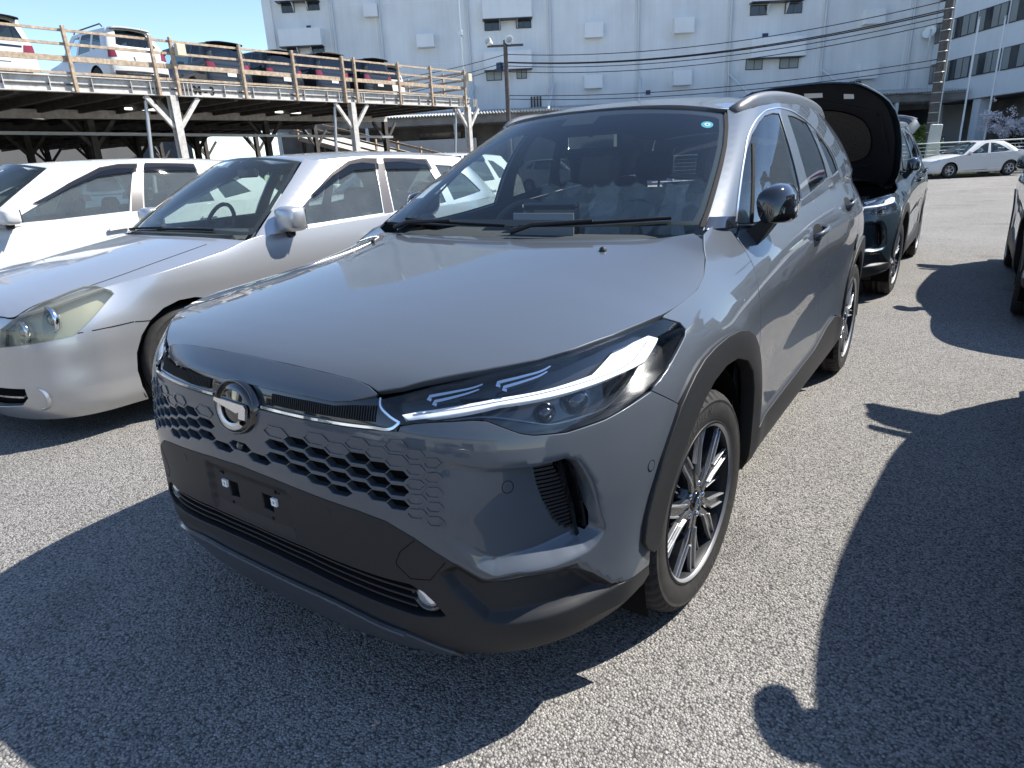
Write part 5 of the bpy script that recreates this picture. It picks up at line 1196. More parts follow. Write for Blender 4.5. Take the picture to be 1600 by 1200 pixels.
    ins=[(0,.075),(uA*.55,.072),(uA*.87,.07),(uA*.88,.3),(uA*.872,.7),(uA*.85,.92),(uA*.5,.93),(0,.932)]
    panel('screen_frit',g.off(g.G,-.005),sym(ws),M['seal'],root,holes=[sym(ins)],res=.07,flange=0)
    wins=[[(g.ry(y),t) for y,t in w] for w in o['windows']]
    fo=[(uA*.925,-.01),(uA*.93,.3),(uA*.92,.7),(uA*.90,1.0)]+[(u,1.0) for u in np.linspace(uA*1.02,uC,8)]
    rglass=[(RU[-1]-a,b) for a,b in o['rear_glass']]
    if g.kind=='sedan': tail=[(RU[-1]-max(a for a,b in o['rear_glass'])-.03,1.0),(RU[-1]-max(a for a,b in o['rear_glass'])-.03,0.)]
    else: tail=[(uC+.05,1.0),(uC+.05,0.)]
    frame=fo+tail+[(u,0.) for u in np.linspace(uC,uA,8)]
    both('window_frame',g.G,frame,paint,root,holes=wins,res=res,flange=.006,hflange=.015)
    for i,w in enumerate(wins): both('side_window',g.G,w,o.get('glass2',M['side_glass']) if i>0 else o.get('glass1',M['side_glass']),root,res=.09,flange=0,off=-.008)
    if o.get('pillar') is not None:
        for y0,y1,t1 in o['pillar']:
            a,b=y0;c,d=y1
            both('pillar_cover',g.G,[(g.ry(a),.02),(g.ry(b),.02),(g.ry(d),t1),(g.ry(c),t1)],M['satin_brown'] if o.get('pillar_mat')=='brown' else M['piano'],root,res=.08,flange=.004,off=.002)
    # rear glass and hatch skin
    rg=[(RU[-1]-a,b) for a,b in o['rear_glass']]; rg=rg+[(2*RU[-1]-a,b) for a,b in rg[::-1] if abs(a-RU[-1])>1e-6]
    du=RU[-1]-(tail[0][0]+.004); hs=[(RU[-1]-a,b) for a,b in[(0,.0),(du*.5,.0),(du,.0),(du,.5),(du,1.),(du*.5,1.),(0,1.)]]; hs=hs+[(2*RU[-1]-a,b) for a,b in hs[::-1] if abs(a-RU[-1])>1e-6]
    hm=paint
    panel('tailgate_frame',g.GR,hs,hm,root,holes=[rg],res=res,flange=.008)
    panel('rear_window',g.GR,rg,o.get('rglass',M['privacy']),root,res=.1,flange=0,off=-.006)
    if o.get('spoiler'):
        sp=o['spoiler']; y0=g.RT[-1][1]; z0=float(g.rooff(np.array(0.),np.array(y0-.08)))+.012; xw=g.xrr*.95
        panel('roof_spoiler',Height(lambda x,y:z0-.10*(y-y0)-.05*(np.abs(x)/xw)**3),sym([(0,y0-.10),(xw*.95,y0-.10),(xw,y0+sp*.6),(xw*.9,y0+sp),(0,y0+sp)]),o.get('spoiler_mat',paint),root,res=.08,flange=.035)
    # lamps
    for h in o.get('head',[]):
        for s in(1,-1):
            L=[(s*a,b) for a,b in h][::s]; lamp=panel('headlight',g.S,L,o.get('lens',M['lens_old']),root,res=.05,flange=.006,off=.002)
            panel('lamp_housing',g.off(g.S,-.05),L,M['lamp_old'],lamp,res=.05,flange=0)
            for (uc,zc,r) in o.get('bulbs',[]):
                c=Vector(g.off(g.S,-.045)(np.array(s*uc),np.array(zc))); n=Vector((0,-1,0)); Mx=Matrix.Translation(c)@n.to_track_quat('X','Z').to_matrix().to_4x4()
                b=MB(); b.lathe([(r,.02),(r*1.08,.022),(r*1.05,.0),(r*.8,-.02),(r*.3,-.03)],22,Mx); b.build('reflector_bowl',M['lamp_chrome'],lamp)
                b=MB(); b.lathe([(r*.45,-.02),(r*.45,.012),(r*.3,.022),(0,.026)],14,Mx); b.build('bulb_shield',M['lens_solid'],lamp)
    for h,mt in o.get('tail',[]):
        for s in(1,-1):
            L=[(g.L-s*a,b) for a,b in h]; A=sum(L[i][0]*L[(i+1)%len(L)][1]-L[(i+1)%len(L)][0]*L[i][1] for i in range(len(L))); L=L if A>0 else L[::-1]
            panel('tail_lamp',g.SR,L,mt,root,res=.05,flange=.01,off=.010)
    for h,mt,of in o.get('trim_front',[]):
        panel('front_trim',g.S,sym(h),mt,root,res=.05,flange=.006,off=of)
    for h,mt,of in o.get('trim_rear',[]):
        L=[(g.L-a,b) for a,b in h]; L=L+[(2*g.L-a,b) for a,b in L[::-1] if abs(a-g.L)>1e-6]; A=sum(L[i][0]*L[(i+1)%len(L)][1]-L[(i+1)%len(L)][0]*L[i][1] for i in range(len(L))); L=L if A>0 else L[::-1]
        panel('rear_trim',g.SR,L,mt,root,res=.06,flange=.006,off=of)
    for pts in o.get('seams',[]): seam(g.S,pts,root)
    for pts in o.get('hood_seams',[]): seam(Height(lambda x,y:g.hoodf(x,y)+.001),pts,root)
    if o.get('grille'):
        panel('grille_backing',g.off(g.S,-.05),[(-.78,zl+.02),(.78,zl+.02),(.78,.72),(-.78,.72)],M['inner'],root,res=.1,flange=0)
    # mirrors, handles
    mx,my,mz=o.get('mirror',(g.hw-.06,g.yA+.12,float(g.beltz(g.yA))+.10))
    for s in(1,-1): mirror_part(root,mx,my,mz,o.get('mirror_mat',paint),s,*o.get('mirror_size',(.20,.13,.12)))
    for d,yc in zip((d1,d2),o.get('handles',(dl[1]-.22,dl[2]-.18))):
        for s,dd in zip((1,-1),d):
            z0=float(g.beltz(yc))-.13; pts=crv([(g.uy(yc-.09),z0),(g.uy(yc),z0+.006),(g.uy(yc+.09),z0+.010)],4); V,F=ribbon(g.S,pts,.024,.012,.034); b=MB(); b.add(V*[s,1,1],F); b.build('door_handle',o.get('handle_mat',paint),dd)
    # wells, floor, cabin
    for yc in(0,g.wb):
        for s in(1,-1):
            b=MB(); A=np.linspace(math.radians(-25),math.radians(205),22); V=[(s*x,yc+(ra+.006)*math.cos(t),az+(ra+.006)*math.sin(t)) for t in A for x in(.40,g.hw-.03)]; b.add(V,[(2*i,2*i+2,2*i+3,2*i+1) for i in range(len(A)-1)],True); n0=len(A); b.add([(s*.40,yc,az)]+[V[2*i] for i in range(n0)],[(0,i,i+1) for i in range(1,n0)]); b.build('wheel_well',M['inner'],root)
    b=MB(); b.box(-g.hw+.07,.42,zl,g.hw-.07,g.wb-.42,zl+.08); b.box(-.5,-g.fo+.14,zl,.5,g.wb+g.ro-.12,zl+.08); b.box(-.70,.30,.3,.70,.34,.86); b.build('floor',M['inner'],root)
    ci=o.get('cabin',M['interior'])
    V=[];uu=np.linspace(g.uy(g.yA),g.uy(min(g.yC,g.wb+g.ro-.3)),10)
    for s in(1,-1):
        b=MB(); P=[]
        for u in uu:
            for z in(zl+.1,.6,float(g.top(u))-.01): q=g.wrap(np.array(u),np.array(z)); P.append((s*(q[0]-.06),q[1],z))
        b.add(P,[(3*i+j,3*i+3+j,3*i+4+j,3*i+1+j) for i in range(len(uu)-1) for j in range(2)],True); b.build('door_trim',ci,root)
    zc=g.zcowl; b=MB(); b.bbox(-.70,g.ycowl+.12,.5,.70,g.yA+.32,zc-.01,.05); b.bbox(-.66,g.ycowl+.02,.5,.66,g.ycowl+.22,zc-.04,.02); b.build('dashboard',ci,root)
    if o.get('wheel_in',True):
        T=Matrix.Translation((-.36,g.yA+.42,zc-.02))@Matrix.Rotation(math.radians(-24),4,'X'); b=MB(); b.tube([T@Vector((.185*math.cos(t),0,.185*math.sin(t))) for t in np.linspace(0,2*math.pi,29)[:-1]],.016,7,closed=True); b.bbox(-.06,-.02,-.07,.06,.02,.05,.012,T); b.bar(T@Vector((-.17,0,0)),T@Vector((.17,0,0)),.03,.02); b.build('steering_wheel',M['interior'],root)
    for (x,y0,w) in((-.36,g.yA+.62,.24),(.36,g.yA+.62,.24),(0,g.yA+1.5,.60)):
        st=bpy.data.objects.new('seat',None); COL.objects.link(st); st.parent=root; zs=o.get('seat_z',.36)
        b=MB(); b.bbox(x-w,y0-.08,zs,x+w,y0+.42,zs+.16,.05); b.build('cushion',ci,st)
        T=Matrix.Translation((x,y0+.40,zs+.08))@Matrix.Rotation(math.radians(-16),4,'X'); b=MB(); b.bbox(-w,-.06,0,w,.06,.60,.05,T); b.build('backrest',ci,st)
        for hx in((0,) if w<.4 else (-.35,.35)):
            b=MB(); b.bbox(hx-.12,-.045,.62,hx+.12,.045,.80,.035,T); b.build('headrest',ci,st)
    # wheels
    key=(round(R,3),o.get('style','six'),o.get('rim',.20)); 
    if key not in _WT: _WT[key]=wheel_template(R,o.get('tw',.205),key[2],key[1])
    for (y_,s) in((0,1),(0,-1),(g.wb,1),(g.wb,-1)): add_wheel(root,s*(g.hw-.125),y_,R,_WT[key],s,o.get('steer',0) if y_==0 else 0,spin=.4+y_)
    # wipers
    for (xa,xb) in((-.48,.06),(.02,.55)):
        P=[]
        for x in np.linspace(xa,xb,7):
            u=np.interp(abs(x),g.RB[:iA+1,0],RU[:iA+1])*np.sign(x if x else 1); q=g.G(np.array([u]),np.array([.035+.03*(x-xa)]))[0]; n=normals(g.G,np.array([u+1e-3]),np.array([.05]))[0]; P.append(Vector(q+n*.012))
        b=MB(); b.tube(P,.008,6); b.build('wiper',M['seal'],root)
    if o.get('plate'):
        yr=g.wb+g.ro; b=MB(); b.bbox(-.165,yr-.005,o['plate']-.08,.165,yr+.012,o['plate']+.08,.004); b.build('number_plate',M['paper'],root)
    return root,g
M['lens_solid']=mat('bulb_shield_silver',(.55,.55,.52),.2,.9)
M['satin_brown']=mat('pillar_film',(.10,.085,.075),.25,coat=.6)
M['visor']=glass('smoked_visor',(.16,.15,.14))
def visors(root,g,wins,tlo=.80,mt=None):
    """tinted rain visors over the upper edge of the side windows"""
    for w in wins:
        pts=[(g.ry(y),t) for y,t in w]
        both('rain_visor',g.off(g.G,.014),pts,mt or M['visor'],root,res=.07,flange=.010)
def build_silver():
    g=CarGeo(**SILVER)
    lamp=[(.576,.556),(.593,.647),(.681,.699),(.83,.768),(1.00,.808),(1.074,.820),(1.132,.816),(1.186,.782),(1.194,.763),(1.083,.68),(.967,.599),(.946,.587),(.769,.571)]
    w1=[(.72,.06),(1.0,.04),(1.68,.03),(1.60,.45),(1.50,.86),(1.30,.90),(1.12,.88),(.95,.72),(.80,.40)]
    w2=[(1.80,.03),(2.45,.04),(2.42,.45),(2.36,.80),(1.95,.88),(1.64,.88),(1.72,.45)]; w3=[(2.56,.06),(3.05,.16),(2.95,.55),(2.80,.78),(2.50,.80),(2.53,.45)]
    root,g=make_car('station_wagon','silver station wagon with yellowed headlamp parked beside the grey crossover','car',g,M['silver_paint'],dict(fres=.022,res=.045,arch=.362,style='ten',rim=.205,
        windows=[w1,w2,w3],glass1=M['dusty'],glass2=M['dusty'],screen_glass=M['dusty_screen'],rear_glass=[(0,.1),(.5,.1),(.66,.2),(.6,.9),(0,.92)],lamp_holes=[lamp],head=[lamp],bulbs=[(.70,.635,.055),(.86,.69,.066)],
        grille=[[(0,.60),(.30,.59),(.40,.62),(.36,.67),(0,.69)],[(0,.21),(.42,.215),(.60,.235),(.655,.28),(.655,.335),(.488,.338),(0,.34)]],
        seams=[[(.967,.597),(1.05,.598),(1.126,.598),(1.20,.600),(1.245,.602)],[(1.25,.60),(1.33,.59)],[(.05,.585),(.3,.575),(.576,.552)]],
        hood_seams=[crv([(0,-.86),(.3,-.853),(.57,-.815),(.648,-.785),(.665,-.70),(.69,-.60),(.715,-.45),(.72,-.25),(.70,.0),(.665,.30)],6)],
        mirror=(.80,.80,1.055),mirror_size=(.18,.165,.15),pillar=[((1.69,1.79),(1.52,1.63),.86)],pillar_mat='brown',doors=(1.745,2.52),tail=[([(.35,.85),(.80,.82),(.95,.9),(.9,1.0),(.35,1.0)],M['red_lens'])]))
    visors(root,g,[[(.86,.44),(1.02,.64),(1.2,.76),(1.55,.76),(1.51,.95),(1.30,.97),(1.08,.93),(.92,.76),(.80,.46)],[(1.66,.74),(2.40,.70),(2.37,.90),(1.62,.95)]])
    # fog lamp pods and lower mesh bar
    for s in(1,-1):
        c=Vector(g.S(np.array(s*.700),np.array(.275))); n=(Vector(normals(g.S,np.array([s*.70]),np.array([.275]))[0])+Vector((0,-1.2,0))).normalized(); Mx=Matrix.Translation(c-n*.012)@n.to_track_quat('X','Z').to_matrix().to_4x4()
        b=MB(); b.lathe([(.072,-.03),(.068,.004),(.060,.008),(.050,-.008),(.046,-.03)],28,Mx); f=b.build('fog_lamp',M['silver_paint'],root)
        b=MB(); b.lathe([(.046,-.024),(.035,-.014),(.02,-.009),(0,-.007)],22,Mx); b.build('fog_lens',M['fog'],f)
    V,F=ribbon(g.S,[(u,.282) for u in np.linspace(-.62,.62,30)],.010,-.03,-.008); b=MB(); b.add(V,F); b.build('grille_bar',M['satin'],root)
    b=MB(); T=Matrix.Translation((-.02,1.14,1.36)); b.bbox(-.12,-.012,-.035,.12,.012,.035,.01,T); b.bar((-.02,1.10,1.44),(-.02,1.14,1.38),.02,.02); b.build('rear_view_mirror',M['piano'],root)
    root.location=(-3.15,.27,0); return root
def build_white():
    g=CarGeo(hw=.888,fo=.92,wb=2.78,ro=.95,R=.325,zh0=.74,zcowl=1.04,ycowl=.22,yA=.50,belt=((.4,1.02),(1.5,1.06),(3.3,1.12)),ywt=1.10,yrt=3.15,xr=.62,zr=1.575,crown=.055,yC=3.25,lean=.09,zlow=.17)
    w1=[(.62,.05),(1.0,.03),(1.66,.03),(1.58,.45),(1.49,.88),(1.25,.90),(1.08,.86),(.88,.62),(.70,.28)]; w2=[(1.80,.03),(2.55,.05),(2.48,.45),(2.38,.85),(2.0,.90),(1.63,.89),(1.72,.45)]; w3=[(2.68,.08),(3.05,.18),(2.92,.50),(2.72,.76),(2.52,.80),(2.60,.45)]
    lamp=[(.55,.66),(.75,.70),(1.0,.78),(1.2,.86),(1.22,.83),(1.05,.72),(.85,.64),(.6,.60)]
    root,g=make_car('estate_car','white tall wagon parked on the far side of the silver wagon','car',g,M['white_paint'],dict(fres=.04,res=.06,style='ten',rim=.215,windows=[w1,w2,w3],glass1=M['dusty'],glass2=M['dusty'],rear_glass=[(0,.1),(.5,.1),(.66,.2),(.6,.9),(0,.92)],head=[lamp],lamp_holes=[lamp],lens=M['lens'],bulbs=[(.8,.69,.05)],
        grille=[[(0,.56),(.42,.56),(.5,.62),(0,.63)]],mirror=(.82,.68,1.115),mirror_size=(.21,.135,.14),pillar=[((1.68,1.79),(1.51,1.62),.88)],pillar_mat='brown',doors=(1.735,2.62),handle_mat=M['white_paint']))
    visors(root,g,[[(.72,.34),(.90,.58),(1.10,.74),(1.55,.80),(1.51,.96),(1.25,.97),(1.02,.92),(.82,.66),(.66,.36)],[(1.64,.80),(2.40,.76),(2.37,.93),(1.62,.97)]])
    root.location=(-5.95,-.25,0); return root
# ---------------------------------------------------------------- ground
def build_ground():
    b=MB(); b.add([(-260,-200,0),(260,-200,0),(260,260,0),(-260,260,0)],[(0,1,2,3)]); m=asphalt('worn_asphalt',[(0,(.165,.158,.148)),(.30,(.26,.248,.23)),(.75,(.35,.332,.307)),(.95,(.40,.38,.352)),(1,(.50,.48,.45))],scale=150,bump=.9)
    tag(b.build('ground',m,fix=False),kind='structure')
    # grass strip and kerb at the far side of the lot
    def strip(a0,a1,b0,b1,z,name,mt,h=0.):
        P=[site(a0,b0,z),site(a1,b0,z),site(a1,b1,z),site(a0,b1,z)]; bb=MB()
        if h: bb.add([p-Vector((0,0,h)) for p in P]+P,[(3,2,1,0),(4,5,6,7),(0,1,5,4),(1,2,6,5),(2,3,7,6),(3,0,4,7)])
        else: bb.add(P,[(0,1,2,3)])
        return tag(bb.build(name,mt),kind='structure')
    strip(10,60,29.4,34.5,.05,'grass_verge',grain(mat('verge_soil',(.10,.12,.03),.95),9,.4),.10)
    strip(10,60,29.15,29.4,.10,'kerb',grain(mat('kerb_concrete',(.32,.31,.29),.9),20,.15),.14)
    strip(-60,60,38,53,.02,'yard_road',grain(mat('far_concrete',(.26,.25,.24),.9),3,.15),.012)
    g=mat('grass_blades',(.12,.17,.035),.8); grain(g,3,.5)
    bb=MB()
    for i in range(5000):
        a=random.uniform(14,32);q=random.uniform(29.5,31.2);p=site(a,q,.05);h=random.uniform(.05,.16);w=Vector((random.uniform(-.05,.05),random.uniform(-.05,.05),0)); bb.add([p,p+w*.4,p+w+Vector((0,0,h))],[(0,1,2)])
    tag(bb.build('grass',g,fix=False),'short green grass along the far kerb','grass',kind='stuff')
# ---------------------------------------------------------------- warehouse
M['wh']=wall_mat('warehouse_white',(.73,.745,.745),streak=.17)
M['wh_trim']=wall_mat('warehouse_trim',(.77,.785,.785),streak=.10)
M['win_dark']=mat('dark_window',(.020,.026,.032),.08,coat=.5)
M['win_frame']=mat('window_frame_dark',(.03,.033,.035),.4)
M['frosted']=mat('frosted_window',(.30,.33,.32),.5)
M['pipe']=mat('drain_pipe',(.55,.58,.60),.5)
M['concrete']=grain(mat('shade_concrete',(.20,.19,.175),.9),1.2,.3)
M['corr']=grain(mat('corrugated_sheet',(.42,.43,.43),.5,.3),2,.2)
def sbox(b,a0,q0,z0,a1,q1,z1):
    P=[site(a,q,z) for z in(z0,z1) for q in(q0,q1) for a in(a0,a1)]; return b.add(P,[(0,2,3,1),(4,5,7,6),(0,1,5,4),(2,6,7,3),(0,4,6,2),(1,3,7,5)])
def build_warehouse():
    D=52.; root=thing('warehouse','tall pale blue-grey warehouse filling the background, with drainpipes and small windows','building',site(8,D,0))
    def part(nm,mt,*boxes,par=None):
        b=MB()
        for q in boxes: sbox(b,*q)
        b.V=[Vector(v)-root.location for v in b.V]; return b.build(nm,mt,par or root)
    part('wall',M['wh'],(-16.25,D,0,60,D+30,21))
    part('corner_pilaster',M['wh_trim'],(-16.32,D-.12,0,-15.7,D-.002,21))
    for z in(8.6,12.6): part('floor_joint',M['wh_trim'],(-15.7,D-.012,z,31.8,D,z+.035))
    for x in(-11.44,-8.11,-1.87,3.97,10.29,16.92,23.71,30.06):
        part('pilaster_joint',M['wh_trim'],(x-.35,D-.03,0,x-.28,D-.001,21))
        b=MB(); b.tube([site(x,D-.13,21),site(x,D-.13,7.2),site(x+.05,D-.13,6.9),site(x+.05,D-.13,5.1)],.085,8); b.V=[Vector(v)-root.location for v in b.V]; dp=b.build('drain_pipe',M['pipe'],root)
    for x in(3.97,10.29,16.92,23.71,-1.87):
        b=MB(); b.tube([site(x+.15,D-.2,6.9),site(x-.55 if x<12 else x+.75,D-3.6,4.9)],.09,8); b.V=[Vector(v)-root.location for v in b.V]; b.build('pipe_brace',M['pipe'],root)
    for (a0,z0,a1,z1) in [(-15.15,12.93,-12.24,13.94),(-15.28,10.09,-12.31,11.19),(-.8,11.21,2.65,12.38),(-.86,7.94,2.53,9.12),(18.2,11.48,21.85,12.6),(18.35,7.89,22.23,9.19)]:
        part('window_hood',M['wh_trim'],(a0,D-.7,z0,a1,D,z1)); part('hood_edge',M['win_frame'],(a0-.04,D-.73,z0-.05,a1+.04,D-.002,z0-.002))
    for i,(a0,z0,a1,z1) in enumerate([(-14.92,12.36,-14.11,12.88),(-13.15,12.44,-12.34,12.92),(-14.95,9.63,-14.17,10.08),(-13.24,9.63,-12.37,10.13),(-.68,10.61,.37,11.18),(1.57,10.67,2.57,11.16),(-.73,7.35,.3,7.99),(1.47,7.39,2.13,7.98),(18.32,10.76,19.47,11.33),(20.79,10.78,21.94,11.35),(18.24,7.23,19.37,7.87),(20.72,7.21,22.,7.89)]):
        fr=(i in(6,7,10,11)); w=part('window',M['win_frame'],(a0-.05,D-.05,z0-.05,a1+.05,D-.003,z1+.05)); part('pane',M['frosted'] if fr else M['win_dark'],(a0,D-.058,z0,(a0+a1)/2-.025,D-.045,z1),(a0+(a1-a0)/2+.025,D-.058,z0,a1,D-.045,z1),par=w)
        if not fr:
            # pale plate standing in for the wedge of sun on the hood soffit
            s=1 if i%2==0 else -1; xb=a1 if s>0 else a0; b=MB(); P=[site(xb-s*.02,D-.6,z1+.02),site(xb-s*.02,D-.06,z1+.02),site(xb-s*.02,D-.06,z0-.02)]; b.add(P+[p+ER*.03 for p in P],[(0,1,2),(5,4,3),(0,3,4,1),(1,4,5,2),(2,5,3,0)]); b.V=[Vector(v)-root.location for v in b.V]; b.build('sun_wedge_plate',M['wh_trim'],root)
    for (a0,z0,a1,z1) in [(-9.14,11.75,-8.19,12.55),(-5.61,9.66,-4.37,10.49),(6.41,9.76,7.7,10.7),(12.81,9.77,14.19,10.75),(6.33,6.43,7.65,7.33),(12.83,6.36,14.15,7.34),(26.38,9.76,27.82,10.7),(26.36,6.18,27.78,7.22)]: part('vent_hood',M['wh_trim'],(a0,D-.5,z0,a1,D,z1)); 
    for (a0,z0,a1,z1) in [(-13.39,11.21,-13.08,11.46),(19.27,9.22,19.69,9.55),(10.92,5.86,11.25,6.16),(26.47,5.68,26.9,5.95)]: part('vent_opening',M['bv'],(a0,D-.04,z0,a1,D-.002,z1))
    for a0 in(2.4,26.0): 
        for k in range(4): part('louvre',M['win_frame'],(a0+.22*k,D-.08,5.35,a0+.22*k+.12,D-.003,6.1))
    # loading dock under a corrugated canopy
    b=MB(); n=460; V=[]
    for i in range(n+1):
        a=-16+47.5*i/n; z=5.05+(.06 if i%2 else -.06); V+=[site(a,D-5.2,z-.28),site(a,D,z+.30),site(a,D-5.2,z-.31),site(a,D,z+.27)]
    F=[]
    for i in range(n): F+=[(4*i,4*i+4,4*i+5,4*i+1),(4*i+2,4*i+3,4*i+7,4*i+6),(4*i,4*i+2,4*i+6,4*i+4)]
    b.add(V,F); b.V=[Vector(v)-root.location for v in b.V]; b.build('dock_canopy',M['corr'],root)
    part('canopy_beam',M['concrete'],(-16,D-4.9,4.2,31.5,D-4.6,4.66)); 
    for a in np.arange(-15,31,6.0): part('canopy_post',M['pipe'],(a-.1,D-4.85,0,a+.1,D-4.65,4.25))
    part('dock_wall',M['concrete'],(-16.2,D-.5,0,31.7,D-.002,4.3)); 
    for a in np.arange(-13,30,7.): part('dock_door',M['win_dark'],(a,D-.56,.9,a+3.2,D-.5,3.9))
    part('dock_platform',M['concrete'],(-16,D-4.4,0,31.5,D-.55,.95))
    part('low_wall',wall_mat('dock_side_wall',(.36,.37,.36)),(-10,D-6.3,0,-1.6,D-6.0,3.2),(1.5,D-6.3,0,4,D-6.0,3.2))
def build_wing():
    A=31.8; root=thing('office_wing','pale office wing on the right with two rows of dark ribbon windows','building',site(A,45,0))
    def part(nm,mt,*boxes,par=None):
        b=MB()
        for q in boxes: sbox(b,*q)
        b.V=[Vector(v)-root.location for v in b.V]; return b.build(nm,mt,par or root)
    wm=wall_mat('office_white',(.66,.71,.75),streak=.10)
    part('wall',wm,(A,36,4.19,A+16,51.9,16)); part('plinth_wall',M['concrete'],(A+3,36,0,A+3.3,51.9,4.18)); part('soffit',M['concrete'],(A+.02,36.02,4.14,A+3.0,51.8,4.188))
    for q in np.arange(36.5,51,4.8): part('pillar',wm,(A+.1,q,0,A+.8,q+.7,4.13))
    for q in(41.,44.5,38.): part('doorway',M['win_dark'],(A+2.94,q,0,A+2.997,q+2.2,2.6))
    def rib(z0,z1,q0,q1,first):
        w=part('window',M['win_frame'],(A-.05,q0,z0,A-.003,q1,z1)); n=max(2,int(round((q1-q0)/.62))); k=(q1-q0-.1)/n
        for i in range(n):
            dark=(i%3==2); part('pane',M['win_dark'] if dark else M['blind'],(A-.075 if i%2 else -.062+A,q0+.05+i*k+.04,z0+.06,A-.045,q0+.05+(i+1)*k-.04,z1-.06),par=w)
    M['blind']=mat('window_with_blind',(.20,.22,.22),.12,coat=1.)
    for z0,z1 in((8.26,9.56),(5.6,6.92),(10.95,12.25),(13.6,14.9)):
        q=51.0; rib(z0,z1,q,51.8,1)
        for q1,q0 in((50.95,50.55),):pass
        for q0,q1 in((47.55,50.3),(44.75,47.4),(41.9,44.55),(39.05,41.7),(36.3,38.85)): rib(z0,z1,q0,q1,0)
    # satellite dish
    b=MB(); T=Matrix.Translation(site(31.2,51.6,9.)-root.location)@Vector((-.3,-1,.5)).to_track_quat('Z','Y').to_matrix().to_4x4(); b.lathe([(0,0),(.2,.02),(.38,.09),(.45,.14)],20,T,'z'); b.build('satellite_dish',M['wh_trim'],root)
    part('brace',M['pipe'],(31.0,51.2,7.2,31.1,51.3,9.2))
